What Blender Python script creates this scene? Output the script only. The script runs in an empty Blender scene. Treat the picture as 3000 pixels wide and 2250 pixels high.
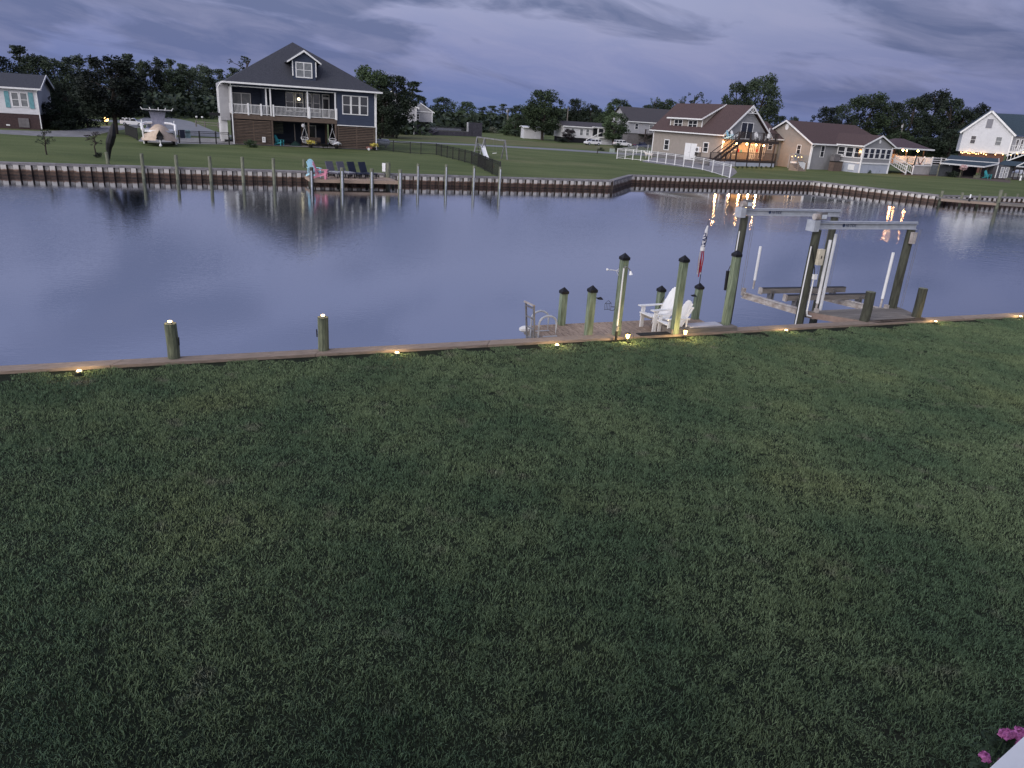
import bpy, math, random
from mathutils import Vector, Matrix, Euler
random.seed(7)
PI = math.pi
R_ = math.radians
S = bpy.context.scene
C = S.collection
# ------------------------------------------------------------------ camera
F, PITCH, ROLL, H = 2140.0, R_(20.2), R_(3.68), 4.75
FW = Vector((0, math.cos(PITCH), -math.sin(PITCH)))
UP0 = Vector((0, math.sin(PITCH), math.cos(PITCH)))
RT0 = Vector((1, 0, 0))
RT = RT0*math.cos(ROLL) + UP0*math.sin(ROLL)
UP = -RT0*math.sin(ROLL) + UP0*math.cos(ROLL)
cd = bpy.data.cameras.new('camera'); cam = bpy.data.objects.new('camera', cd); C.objects.link(cam)
m = Matrix((RT, UP, -FW)).transposed().to_4x4(); m.translation = Vector((0, 0, H)); cam.matrix_world = m
cd.sensor_width = 36; cd.lens = 36*F/3000; cd.clip_end = 6000; cd.clip_start = 0.05
S.camera = cam
S.view_settings.view_transform = 'Standard'; S.view_settings.look = 'None'
S.view_settings.exposure = 0.0; S.view_settings.gamma = 1
# ------------------------------------------------------------------ world: blue dusk sky
W = bpy.data.worlds.new('World'); S.world = W; W.use_nodes = True
nt = W.node_tree; N = nt.nodes; LK = nt.links; N.clear()
out = N.new('ShaderNodeOutputWorld'); bg = N.new('ShaderNodeBackground'); LK.new(bg.outputs[0], out.inputs[0])
def wn(t, **k):
    n = N.new(t)
    for a, b in k.items(): setattr(n, a, b)
    return n
def wmath(op, a, b=None, clamp=False):
    n = wn('ShaderNodeMath', operation=op, use_clamp=clamp)
    for i, v in enumerate((a, b)):
        if v is None: continue
        if isinstance(v, (int, float)): n.inputs[i].default_value = v
        else: LK.new(v, n.inputs[i])
    return n.outputs[0]
def wmix(f, a, b, mode='MIX'):
    n = wn('ShaderNodeMix', data_type='RGBA', blend_type=mode)
    for i, v in ((0, f), (6, a), (7, b)):
        if isinstance(v, (int, float)): n.inputs[i].default_value = v
        elif isinstance(v, tuple): n.inputs[i].default_value = (*v, 1)
        else: LK.new(v, n.inputs[i])
    return n.outputs[2]
def wramp(f, pts):
    n = wn('ShaderNodeValToRGB'); e = n.color_ramp.elements
    while len(e) < len(pts): e.new(0.5)
    for el, (p, c) in zip(e, pts): el.position = p; el.color = (*c, 1) if isinstance(c, tuple) else (c, c, c, 1)
    LK.new(f, n.inputs[0]); return n.outputs[0]
tc = wn('ShaderNodeTexCoord'); sx = wn('ShaderNodeSeparateXYZ'); LK.new(tc.outputs['Generated'], sx.inputs[0])
X, Y, Z = sx.outputs
az = wmath('ARCTAN2', X, Y)
el = wmath('ARCSINE', Z)
base = wramp(Z, [(0.0, (.13, .19, .40)), (.035, (.165, .215, .435)), (.075, (.225, .262, .48)), (.13, (.335, .365, .565)), (.3, (.325, .37, .62)), (.5, (.34, .40, .66)), (1.0, (.62, .70, .92))])
# gentle darkening towards the north-east (camera right)
rt_f = wramp(az, [(0.0, 0.0), (.12, 0.0), (.75, 1.0)])
base = wmix(wmath('MULTIPLY', rt_f, .80), base, (.125, .155, .325))
# long cloud streaks
cmb = wn('ShaderNodeCombineXYZ')
LK.new(wmath('ADD', wmath('MULTIPLY', az, 3.2), 5.3), cmb.inputs[0])
LK.new(wmath('ADD', wmath('MULTIPLY', el, 15.0), wmath('MULTIPLY', az, 1.9)), cmb.inputs[1])
n1 = wn('ShaderNodeTexNoise'); n1.inputs['Scale'].default_value = 1.25; n1.inputs['Detail'].default_value = 7; n1.inputs['Roughness'].default_value = .52; n1.inputs['Distortion'].default_value = .6
LK.new(cmb.outputs[0], n1.inputs['Vector'])
cov = wramp(wmath('ADD', az, .7), [(.05, .15), (.48, .13), (.60, 0.0), (.78, 0.0), (1.0, .0)])
cov2 = wramp(wmath('ADD', az, .7), [(.92, 0.0), (1.16 if False else 1.0, .06)])
cl = wramp(wmath('ADD', wmath('ADD', n1.outputs['Fac'], cov), cov2), [(0.555, 0.0), (.66, 1.0)])
n2 = wn('ShaderNodeTexNoise'); n2.inputs['Scale'].default_value = 2.6; n2.inputs['Detail'].default_value = 8; n2.inputs['Roughness'].default_value = .6; n2.inputs['Distortion'].default_value = .5
LK.new(cmb.outputs[0], n2.inputs['Vector'])
c2 = wramp(n2.outputs['Fac'], [(0.42, 0.0), (.66, 1.0)])
fade = wramp(Z, [(0.0, .35), (.05, .8), (.12, 1.0), (.22, .55), (.34, .12), (1.0, .1)])
dark = wmix(rt_f, (.080, .118, .255), (.070, .098, .22))
col = wmix(wmath('MULTIPLY', wmath('MULTIPLY', cl, fade), .78), base, dark)
col = wmix(wmath('MULTIPLY', wmath('MULTIPLY', c2, fade), .35), col, (.36, .37, .56))
# the after-glow of the western sky behind the camera
back = wramp(wmath('ADD', wmath('MULTIPLY', Y, -.83), wmath('MULTIPLY', X, -.56)), [(0.0, 0.0), (.2, .25), (.9, 1.0)])
col = wmix(back, col, (1.75, 1.72, 1.86))
sky = wn('ShaderNodeTexSky', sky_type='NISHITA'); sky.sun_disc = False; sky.sun_elevation = R_(1.0); sky.sun_rotation = R_(195); sky.dust_density = 1.0
nis = wmix(1.0, sky.outputs[0], (.05, .05, .05), 'MULTIPLY')
col = wmix(.25, col, nis, 'ADD')
LK.new(col, bg.inputs[0]); bg.inputs[1].default_value = 1.0
# ------------------------------------------------------------------ weak, very soft sun behind the camera
sl = bpy.data.lights.new('sun', 'SUN'); sl.energy = 1.15; sl.angle = R_(30); sl.color = (1, .93, .9)
so = bpy.data.objects.new('sun', sl); C.objects.link(so)
so.rotation_euler = Vector((.50, .72, -.50)).to_track_quat('-Z', 'Y').to_euler()
# ------------------------------------------------------------------ materials
MATS = {}
def M(name, c, rough=.7, c2=None, scale=4.0, bump=0.0, stretch=(1, 1, 1), metal=0.0, bscale=None, lap=0.0, emit=None, spec=.3, detail=5, lo=.35, hi=.65, rand=0.0, world=False):
    if name in MATS: return MATS[name]
    mt = bpy.data.materials.new(name); mt.use_nodes = True; t = mt.node_tree; n = t.nodes; l = t.links
    p = n['Principled BSDF']; p.inputs['Roughness'].default_value = rough; p.inputs['Metallic'].default_value = metal
    p.inputs['Specular IOR Level'].default_value = spec
    p.inputs['Base Color'].default_value = (*c, 1)
    MATS[name] = mt
    if emit:
        p.inputs['Emission Color'].default_value = (*emit[0], 1); p.inputs['Emission Strength'].default_value = emit[1]; return mt
    if world:
        g = n.new('ShaderNodeNewGeometry'); vec = g.outputs['Position']
    else:
        g = n.new('ShaderNodeTexCoord'); vec = g.outputs['Object']
    mp = n.new('ShaderNodeMapping'); mp.inputs['Scale'].default_value = stretch; l.new(vec, mp.inputs[0])
    oi = n.new('ShaderNodeObjectInfo')
    ad = n.new('ShaderNodeVectorMath'); ad.operation = 'ADD'; l.new(mp.outputs[0], ad.inputs[0])
    if rand or not world:
        ms = n.new('ShaderNodeMath'); ms.operation = 'MULTIPLY'; l.new(oi.outputs['Random'], ms.inputs[0]); ms.inputs[1].default_value = 37.0 if not world else 0.0
        l.new(ms.outputs[0], ad.inputs[1])
    nz = n.new('ShaderNodeTexNoise'); nz.inputs['Scale'].default_value = scale; nz.inputs['Detail'].default_value = detail; nz.inputs['Roughness'].default_value = .6
    l.new(ad.outputs[0], nz.inputs['Vector'])
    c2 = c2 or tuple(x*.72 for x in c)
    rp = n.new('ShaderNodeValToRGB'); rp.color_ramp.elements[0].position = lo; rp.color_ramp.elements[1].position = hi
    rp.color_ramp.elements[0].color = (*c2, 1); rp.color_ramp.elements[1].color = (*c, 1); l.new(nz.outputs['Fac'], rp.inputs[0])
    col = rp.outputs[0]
    if rand:
        hs = n.new('ShaderNodeHueSaturation'); l.new(col, hs.inputs['Color'])
        mr = n.new('ShaderNodeMapRange'); l.new(oi.outputs['Random'], mr.inputs[0]); mr.inputs[3].default_value = 1-rand; mr.inputs[4].default_value = 1+rand
        l.new(mr.outputs[0], hs.inputs['Value']); col = hs.outputs[0]
    l.new(col, p.inputs['Base Color'])
    hgt = None
    if bump:
        nb = n.new('ShaderNodeTexNoise'); nb.inputs['Scale'].default_value = bscale or scale*6; nb.inputs['Detail'].default_value = 4
        l.new(ad.outputs[0], nb.inputs['Vector']); bp = n.new('ShaderNodeBump'); bp.inputs['Strength'].default_value = bump; bp.inputs['Distance'].default_value = .02
        l.new(nb.outputs['Fac'], bp.inputs['Height']); hgt = bp.outputs[0]
    if lap:
        sz = n.new('ShaderNodeSeparateXYZ'); l.new(g.outputs['Object'] if not world else vec, sz.inputs[0])
        mu = n.new('ShaderNodeMath'); mu.operation = 'MULTIPLY'; mu.inputs[1].default_value = 1/lap; l.new(sz.outputs[2], mu.inputs[0])
        fr = n.new('ShaderNodeMath'); fr.operation = 'FRACT'; l.new(mu.outputs[0], fr.inputs[0])
        bq = n.new('ShaderNodeBump'); bq.invert = True; bq.inputs['Strength'].default_value = 1.0; bq.inputs['Distance'].default_value = .03
        l.new(fr.outputs[0], bq.inputs['Height'])
        if hgt: l.new(hgt, bq.inputs['Normal'])
        hgt = bq.outputs[0]
    if hgt: l.new(hgt, p.inputs['Normal'])
    return mt
white = M('white_vinyl', (.78, .78, .78), .45, (.70, .70, .70), 3)
white_metal = M('white_metal', (.72, .72, .72), .4, (.6, .6, .6), 5)
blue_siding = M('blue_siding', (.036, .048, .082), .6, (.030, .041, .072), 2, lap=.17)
grey_siding = M('grey_siding', (.27, .27, .28), .6, (.24, .24, .25), 2, lap=.15)
tan_siding = M('tan_siding', (.30, .265, .235), .6, (.27, .24, .21), 2, lap=.15)
white_siding = M('white_siding', (.62, .62, .64), .6, (.57, .57, .59), 2, lap=.14)
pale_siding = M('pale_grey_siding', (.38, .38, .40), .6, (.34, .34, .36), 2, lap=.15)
dark_shingle = M('charcoal_shingles', (.055, .058, .072), .9, (.032, .034, .045), 9, .6, detail=8)
brown_shingle = M('brown_shingles', (.088, .056, .054), .9, (.060, .040, .040), 7, .6, detail=8)
grey_shingle = M('grey_shingles', (.07, .065, .072), .9, (.045, .042, .05), 7, .6)
slate_shingle = M('blue_grey_shingles', (.035, .055, .075), .9, (.028, .044, .06), 7, .6)
glass = M('window_glass', (.018, .022, .03), .08, (.03, .03, .035), 1.5, spec=.6)
curtain = M('pale_curtained_glass', (.20, .21, .22), .25, (.13, .14, .15), 3, spec=.5)
brown_wood = M('brown_stained_timber', (.145, .108, .085), .8, (.09, .066, .053), 3, .3, (1, 1, 6), rand=.15)
grey_wood = M('weathered_grey_timber', (.20, .18, .165), .85, (.12, .11, .10), 4, .4, (.5, 6, 6), rand=.14)
dock_wood = M('reddish_brown_decking', (.40, .305, .235), .75, (.19, .135, .10), 5, .4, (8, 1, 8), rand=.16)
cap_wood = M('tan_cap_timber', (.30, .235, .19), .85, (.19, .15, .12), 5, .4, (1, 9, 9), rand=.1)
green_wood = M('green_treated_timber', (.235, .285, .20), .75, (.095, .125, .08), 3.0, .6, (7, 7, .7), rand=.06)
green_dark = M('green_grey_piling', (.17, .19, .125), .85, (.065, .075, .055), 3, .5, (5, 5, .9), rand=.08)
lift_wood = M('dark_olive_piling', (.075, .08, .06), .85, (.035, .035, .028), 3, .5, (5, 5, .9), rand=.08)
far_wood = M('pale_green_piling', (.19, .20, .145), .85, (.10, .105, .08), 3, .4, (5, 5, 1), rand=.12)
black = M('black_plastic', (.012, .012, .015), .5)
black_metal = M('black_metal', (.014, .015, .016), .45)
alu = M('galvanised_aluminium', (.43, .455, .50), .45, (.33, .35, .39), 6, .1, metal=.1)
grey_metal = M('dull_grey_metal', (.23, .23, .24), .5, (.15, .14, .14), 6, metal=.4)
rusty = M('stained_pale_metal', (.50, .47, .45), .55, (.26, .215, .19), 5, .1, metal=.1)
teal = M('teal_plastic', (.05, .30, .33), .5, (.04, .25, .28), 4)
pink = M('pink_plastic', (.62, .25, .33), .5, (.55, .21, .28), 4)
paleblue = M('pale_blue_plastic', (.38, .62, .72), .5, (.33, .56, .66), 4)
navy = M('navy_weave', (.018, .024, .05), .8, (.012, .016, .03), 20)
greyf = M('grey_weave', (.10, .10, .13), .8, (.07, .07, .09), 20)
cushion = M('pale_cushion', (.30, .31, .35), .9)
concrete = M('concrete', (.30, .29, .29), .9, (.22, .215, .215), 1.2, .3)
gravel = M('gravel_driveway', (.23, .225, .24), .95, (.13, .13, .14), 1.2, .5, bscale=30)
asphalt = M('pale_asphalt', (.20, .205, .225), .9, (.16, .165, .18), .8, .3, bscale=30)
brick = M('dark_brick_foundation', (.075, .048, .048), .9, (.05, .034, .036), 6, .4)
block = M('grey_block', (.18, .17, .175), .9, (.13, .12, .125), 3, .3)
dirt = M('bare_earth', (.10, .075, .062), .95, (.06, .048, .04), 2, .3)
bark = M('bark', (.055, .045, .038), .95, (.03, .025, .022), 6, .6, (4, 4, 1))
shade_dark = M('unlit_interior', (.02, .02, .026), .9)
tan_tarp = M('tan_tarpaulin', (.52, .42, .33), .8, (.40, .31, .24), 2.2, .5, bscale=6)
grey_wrap = M('grey_plastic_wrap', (.27, .275, .35), .35, (.17, .175, .24), 3, .9, (6, 6, 1), bscale=9)
car_white = M('white_car_paint', (.72, .72, .74), .22, (.70, .70, .72), 3, spec=.6)
car_blue = M('dark_blue_car_paint', (.012, .018, .075), .25, spec=.6)
car_grey = M('grey_car_paint', (.16, .17, .24), .25, spec=.6)
rubber = M('rubber', (.015, .015, .016), .8)
red_cloth = M('red_and_white_cloth', (.38, .02, .03), .8, (.30, .015, .025), 6)
star_cloth = M('starred_navy_cloth', (.55, .55, .58), .8, (.015, .02, .07), 14, lo=.5, hi=.56)
white_cloth = M('white_cloth', (.7, .7, .72), .8)
petal = M('pink_petals', (.66, .22, .48), .6, (.26, .04, .17), 55)
yellow = M('yellow_petals', (.5, .42, .08), .7)
leafg = M('garden_leaves', (.055, .090, .040), .7, (.020, .036, .018), 5, rand=.2)
def em(name, c, s): return M(name, c, emit=(c, s))
warm = em('warm_bulb', (1, .42, .11), 75); warm_soft = em('warm_lamp_glass', (1, .58, .22), 7); lantern_glow = em('lantern_glass', (1, .66, .22), 3.2); solar_glow = em('solar_lamp_glow', (1, .70, .30), 9)
amber = em('amber_lamp', (1, .50, .16), 9); lit_window = em('lit_lamp_glass', (1, .86, .55), 3.2)
# foliage materials: light and dark clumps come from the leaf colour noise
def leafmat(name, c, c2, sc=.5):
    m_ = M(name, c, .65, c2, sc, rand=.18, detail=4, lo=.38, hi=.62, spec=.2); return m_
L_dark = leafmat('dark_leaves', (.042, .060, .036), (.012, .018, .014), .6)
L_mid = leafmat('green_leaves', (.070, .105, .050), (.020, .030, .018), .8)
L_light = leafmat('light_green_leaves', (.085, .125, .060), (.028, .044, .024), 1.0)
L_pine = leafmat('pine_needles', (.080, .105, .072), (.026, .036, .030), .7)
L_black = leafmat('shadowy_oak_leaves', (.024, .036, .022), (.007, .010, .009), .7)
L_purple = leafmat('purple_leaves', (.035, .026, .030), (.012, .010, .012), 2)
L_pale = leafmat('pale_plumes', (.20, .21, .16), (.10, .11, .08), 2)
# sheet piling: cream vinyl, rust-brown below the tide line (a stain with its own ragged edge)
def sheetmat():
    mt = bpy.data.materials.new('stained_cream_sheet_pile'); mt.use_nodes = True; t = mt.node_tree; n = t.nodes; l = t.links; p = n['Principled BSDF']; p.inputs['Roughness'].default_value = .6
    g = n.new('ShaderNodeNewGeometry'); s = n.new('ShaderNodeSeparateXYZ'); l.new(g.outputs['Position'], s.inputs[0])
    nz = n.new('ShaderNodeTexNoise'); nz.inputs['Scale'].default_value = 3.5; nz.inputs['Detail'].default_value = 5; l.new(g.outputs['Position'], nz.inputs['Vector'])
    a = n.new('ShaderNodeMath'); a.operation = 'MULTIPLY_ADD'; l.new(nz.outputs['Fac'], a.inputs[0]); a.inputs[1].default_value = .22; l.new(s.outputs[2], a.inputs[2])
    r = n.new('ShaderNodeValToRGB'); mr = n.new('ShaderNodeMapRange'); l.new(a.outputs[0], mr.inputs[0]); mr.inputs[1].default_value = -.75; mr.inputs[2].default_value = .15
    l.new(mr.outputs[0], r.inputs[0]); e = r.color_ramp.elements
    e[0].position = 0; e[0].color = (.020, .013, .011, 1); e[1].position = 1; e[1].color = (.50, .485, .46, 1)
    for pos, c in ((.14, (.018, .012, .010)), (.25, (.085, .045, .028)), (.38, (.028, .016, .012)), (.49, (.15, .085, .055)), (.56, (.44, .41, .38))):
        x = e.new(pos); x.color = (*c, 1)
    l.new(r.outputs[0], p.inputs['Base Color']); return mt
sheet_m = sheetmat()
# ------------------------------------------------------------------ mesh helpers
class MB:
    def __init__(s): s.v = []; s.f = []
    def add(s, vs, fs):
        o = len(s.v); s.v += [tuple(v) for v in vs]; s.f += [tuple(i+o for i in f) for f in fs]; return s
    def box(s, x0, y0, z0, x1, y1, z1):
        return s.add([(x0, y0, z0), (x1, y0, z0), (x1, y1, z0), (x0, y1, z0), (x0, y0, z1), (x1, y0, z1), (x1, y1, z1), (x0, y1, z1)],
                     [(0, 3, 2, 1), (4, 5, 6, 7), (0, 1, 5, 4), (1, 2, 6, 5), (2, 3, 7, 6), (3, 0, 4, 7)])
    def bar(s, a, b, w, h=None, up=(0, 0, 1)):
        a = Vector(a); b = Vector(b); h = h or w; d = (b-a).normalized(); u = Vector(up)
        sd = d.cross(u)
        if sd.length < 1e-4: sd = d.cross(Vector((0, 1, 0)))
        sd.normalize(); u = sd.cross(d)
        vs = []
        for p in (a, b):
            for i, j in ((-1, -1), (1, -1), (1, 1), (-1, 1)): vs.append(p+sd*(w/2*i)+u*(h/2*j))
        return s.add(vs, [(0, 3, 2, 1), (4, 5, 6, 7), (0, 1, 5, 4), (1, 2, 6, 5), (2, 3, 7, 6), (3, 0, 4, 7)])
    def tube(s, pts, r, n=8, cap=True):
        pts = [Vector(p) for p in pts]; rs = r if isinstance(r, (list, tuple)) else [r]*len(pts); vs = []; fs = []; d0 = (pts[-1]-pts[0]).normalized()
        for i, p in enumerate(pts):
            d = (pts[min(i+1, len(pts)-1)]-pts[max(i-1, 0)]).normalized(); a = d.cross(Vector((0, 0, 1)) if abs(d0.z) < .8 else Vector((0, 1, 0)))
            a.normalize(); b = a.cross(d)
            for k in range(n): t = 2*PI*k/n; vs.append(p+a*(math.cos(t)*rs[i])+b*(math.sin(t)*rs[i]))
        for i in range(len(pts)-1):
            for k in range(n): fs.append((i*n+k, i*n+(k+1) % n, (i+1)*n+(k+1) % n, (i+1)*n+k))
        if cap: fs.append(tuple(range(n-1, -1, -1))); fs.append(tuple((len(pts)-1)*n+k for k in range(n)))
        return s.add(vs, fs)
    def prism(s, poly, off):
        n = len(poly); off = Vector(off); a = [Vector(p) for p in poly]
        return s.add(a+[p+off for p in a], [tuple(range(n))[::-1], tuple(range(n, 2*n))]+[(i, (i+1) % n, n+(i+1) % n, n+i) for i in range(n)])
    def loft(s, secs, cap=True):
        n = len(secs[0]); vs = [p for q in secs for p in q]; fs = []
        for i in range(len(secs)-1):
            for k in range(n): fs.append((i*n+k, i*n+(k+1) % n, (i+1)*n+(k+1) % n, (i+1)*n+k))
        if cap: fs.append(tuple(range(n-1, -1, -1))); fs.append(tuple((len(secs)-1)*n+k for k in range(n)))
        return s.add(vs, fs)
    def ball(s, c, r, n=8, sq=(1, 1, 1)):
        vs = [(c[0], c[1], c[2]-r*sq[2])]; fs = []; k = n//2
        for i in range(1, k):
            a = -PI/2+PI*i/k
            for j in range(n): t = 2*PI*j/n; vs.append((c[0]+r*sq[0]*math.cos(a)*math.cos(t), c[1]+r*sq[1]*math.cos(a)*math.sin(t), c[2]+r*sq[2]*math.sin(a)))
        vs.append((c[0], c[1], c[2]+r*sq[2])); L = len(vs)-1
        for j in range(n): fs.append((0, 1+(j+1) % n, 1+j)); fs.append((L, L-n+j, L-n+(j+1) % n))
        for i in range(k-2):
            for j in range(n): fs.append((1+i*n+j, 1+i*n+(j+1) % n, 1+(i+1)*n+(j+1) % n, 1+(i+1)*n+j))
        return s.add(vs, fs)
    def mesh(s, name, mat, smooth=False):
        me = bpy.data.meshes.new(name); me.from_pydata(s.v, [], s.f); me.validate(); me.update()
        me.materials.append(mat)
        if smooth: me.polygons.foreach_set('use_smooth', [True]*len(me.polygons))
        return me
    def build(s, name, mat, parent=None, loc=(0, 0, 0), rz=0.0, smooth=False, label=None):
        return place(s.mesh(name, mat, smooth), name, parent, loc, rz, label)
def place(me, name, parent=None, loc=(0, 0, 0), rz=0.0, label=None, scale=None):
    o = bpy.data.objects.new(name, me); C.objects.link(o); o.parent = parent; o.location = loc; o.rotation_euler = (0, 0, rz)
    if scale: o.scale = scale
    if label: o['label'] = label
    return o
def tag(o, label=None, cat=None, group=None, kind=None):
    for k, v in (('label', label), ('category', cat), ('group', group), ('kind', kind)):
        if v: o[k] = v
    return o
def thing(name, label, cat, loc=(0, 0, 0), rz=0.0, group=None):
    o = bpy.data.objects.new(name, None); C.objects.link(o); o.location = loc; o.rotation_euler = (0, 0, rz); o.empty_display_size = .2
    return tag(o, label, cat, group)
KIDS = {}
def dup(root, loc, rz=None, label=None, group=None, scale=None):
    r = root.copy(); C.objects.link(r); r.location = loc
    if rz is not None: r.rotation_euler = (0, 0, rz)
    if scale: r.scale = scale
    if label: r['label'] = label
    if group: r['group'] = group
    def rec(src, dst):
        for ch in [o for o in src.children]:
            c = ch.copy(); C.objects.link(c); c.parent = dst; rec(ch, c)
    rec(root, r)
    return r
def at(px, py, z=0.0):                    # a point of the ground plane seen at a place of the 3000 x 2250 photograph
    d = FW*F+RT*(px-1500)+UP*(1125-py); t = (z-H)/d.z; return Vector((d.x*t, d.y*t, z))
def hpx(py_px, base):                      # height above the ground of a point over `base`
    d = FW*F+RT*(py_px[0]-1500)+UP*(1125-py_px[1]); t = math.hypot(base[0], base[1])/math.hypot(d.x, d.y); return H+d.z*t
def flat(name, pts, mat, kind='structure', z=0.0):
    mb = MB(); mb.add([(p[0], p[1], z) for p in pts], [tuple(range(len(pts)))]); o = mb.build(name, mat); tag(o, kind=kind); return o
def light(name, loc, e, col=(1, .6, .28), r=.05):
    ld = bpy.data.lights.new(name, 'POINT'); ld.energy = e; ld.color = col; ld.shadow_soft_size = r
    o = bpy.data.objects.new(name, ld); C.objects.link(o); o.location = loc; return o
# ------------------------------------------------------------------ water and land
WZ = -.74
def watermat():
    mt = bpy.data.materials.new('canal_water'); mt.use_nodes = True; t = mt.node_tree; n = t.nodes; l = t.links
    n.remove(n['Principled BSDF']); o = n['Material Output']
    g = n.new('ShaderNodeNewGeometry')
    def noise(scale, st, det, rot=.41):
        mp = n.new('ShaderNodeMapping'); mp.inputs['Scale'].default_value = st; mp.inputs['Rotation'].default_value = (0, 0, -rot); l.new(g.outputs['Position'], mp.inputs[0])
        z = n.new('ShaderNodeTexNoise'); z.inputs['Scale'].default_value = scale; z.inputs['Detail'].default_value = det; l.new(mp.outputs[0], z.inputs['Vector']); return z.outputs['Fac']
    # calm and breezy patches
    msk = n.new('ShaderNodeMapRange'); l.new(noise(.075, (1, 1.5, 1), 3), msk.inputs[0]); msk.inputs[1].default_value = .44; msk.inputs[2].default_value = .60; msk.inputs[3].default_value = .12; msk.inputs[4].default_value = 1.0
    sp_ = n.new('ShaderNodeSeparateXYZ'); l.new(g.outputs['Position'], sp_.inputs[0])
    def mm(op, a, b):
        q = n.new('ShaderNodeMath'); q.operation = op
        for i, v in enumerate((a, b)):
            if isinstance(v, (int, float)): q.inputs[i].default_value = v
            else: l.new(v, q.inputs[i])
        return q.outputs[0]
    lee = mm('SUBTRACT', 56.4, mm('MULTIPLY', mm('SUBTRACT', sp_.outputs[1], mm('MULTIPLY', sp_.outputs[0], .4288)), .919))   # metres from the sheltering far bulkhead
    def ramp(v, a, b, c, d):
        q = n.new('ShaderNodeMapRange'); q.interpolation_type = 'SMOOTHSTEP'; l.new(v, q.inputs[0]); q.inputs[1].default_value = a; q.inputs[2].default_value = b; q.inputs[3].default_value = c; q.inputs[4].default_value = d; return q.outputs[0]
    calm = mm('MULTIPLY', ramp(mm('ADD', lee, mm('MULTIPLY', noise(.12, (1, 1, 1), 2), 6.0)), 6, 12, .06, 1), ramp(lee, 24, 36, 1, .35))
    east = ramp(sp_.outputs[0], -2, 16, .5, 1.25)
    smo = mm('MULTIPLY', mm('MULTIPLY', mm('MULTIPLY', msk.outputs[0], .22), calm), east); sm = type('o', (), {'outputs': [smo]})
    fine = mm('ADD', mm('MULTIPLY', calm, .13), .012)
    b1 = n.new('ShaderNodeBump'); b1.inputs['Distance'].default_value = .05; l.new(sm.outputs[0], b1.inputs['Strength']); l.new(noise(1.9, (.7, 1.7, 1), 3), b1.inputs['Height'])
    b2 = n.new('ShaderNodeBump'); b2.inputs['Distance'].default_value = .02; l.new(fine, b2.inputs['Strength']); l.new(noise(7.0, (.8, 1.6, 1), 2), b2.inputs['Height']); l.new(b1.outputs[0], b2.inputs['Normal'])
    gl = n.new('ShaderNodeBsdfGlossy'); gl.inputs['Roughness'].default_value = .018; gl.inputs['Color'].default_value = (.72, .745, .79, 1); l.new(b2.outputs[0], gl.inputs['Normal'])
    df = n.new('ShaderNodeBsdfDiffuse'); df.inputs['Color'].default_value = (.014, .017, .028, 1)
    fr = n.new('ShaderNodeFresnel'); fr.inputs['IOR'].default_value = 1.75; l.new(b2.outputs[0], fr.inputs['Normal'])
    mr = n.new('ShaderNodeMapRange'); l.new(fr.outputs[0], mr.inputs[0]); mr.inputs[1].default_value = 0; mr.inputs[2].default_value = .6; mr.inputs[3].default_value = .46; mr.inputs[4].default_value = .97
    mx = n.new('ShaderNodeMixShader'); l.new(mr.outputs[0], mx.inputs[0]); l.new(df.outputs[0], mx.inputs[1]); l.new(gl.outputs[0], mx.inputs[2]); l.new(mx.outputs[0], o.inputs[0])
    return mt
flat('canal_water', [(-400, -40), (500, -40), (500, 260), (-400, 260)], watermat(), z=WZ)
def lawnmat(name, base, alt, dry, sc):
    mt = bpy.data.materials.new(name); mt.use_nodes = True; t = mt.node_tree; n = t.nodes; l = t.links; p = n['Principled BSDF']; p.inputs['Roughness'].default_value = .9; p.inputs['Specular IOR Level'].default_value = .1
    g = n.new('ShaderNodeNewGeometry')
    def nz(s, d, st=(1, 1, 1)):
        mp = n.new('ShaderNodeMapping'); mp.inputs['Scale'].default_value = st; mp.inputs['Rotation'].default_value = (0, 0, -.4); l.new(g.outputs['Position'], mp.inputs[0])
        z = n.new('ShaderNodeTexNoise'); z.inputs['Scale'].default_value = s; z.inputs['Detail'].default_value = d; z.inputs['Roughness'].default_value = .65; l.new(mp.outputs[0], z.inputs['Vector']); return z.outputs['Fac']
    def mr(v, a, b, c, d):
        q = n.new('ShaderNodeMapRange'); l.new(v, q.inputs[0]); q.inputs[1].default_value = a; q.inputs[2].default_value = b; q.inputs[3].default_value = c; q.inputs[4].default_value = d; return q.outputs[0]
    def mix(f, a, b):
        q = n.new('ShaderNodeMix'); q.data_type = 'RGBA'; l.new(f, q.inputs[0])
        for i, v in ((6, a), (7, b)):
            if isinstance(v, tuple): q.inputs[i].default_value = (*v, 1)
            else: l.new(v, q.inputs[i])
        return q.outputs[2]
    c = mix(mr(nz(sc, 6, (1, 3, 1)), .36, .64, 0, 1), base, alt)
    c = mix(mr(nz(sc*.45, 5), .56, .72, 0, .75), c, dry)
    fine = mr(nz(9, 5), .3, .7, .62, 1.3)
    q = n.new('ShaderNodeMix'); q.data_type = 'RGBA'; q.blend_type = 'MULTIPLY'; q.inputs[0].default_value = 1; l.new(c, q.inputs[6])
    cc = n.new('ShaderNodeCombineColor'); [l.new(fine, cc.inputs[i]) for i in range(3)]; l.new(cc.outputs[0], q.inputs[7])
    l.new(q.outputs[2], p.inputs['Base Color'])
    b = n.new('ShaderNodeBump'); b.inputs['Strength'].default_value = .7; b.inputs['Distance'].default_value = .05; l.new(nz(14, 4), b.inputs['Height']); l.new(b.outputs[0], p.inputs['Normal'])
    return mt
SH = [Vector((-93, 21.5, 0)), Vector((7.3, 64.55, 0)), Vector((10.04, 72.87, 0)), Vector((30.85, 81.9, 0)), Vector((39.54, 72.44, 0)), Vector((48.5, 76.2, 0)), Vector((140, 115, 0))]
far_lawn = lawnmat('far_lawn_grass', (.074, .098, .038), (.120, .142, .060), (.172, .170, .088), .09)
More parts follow.
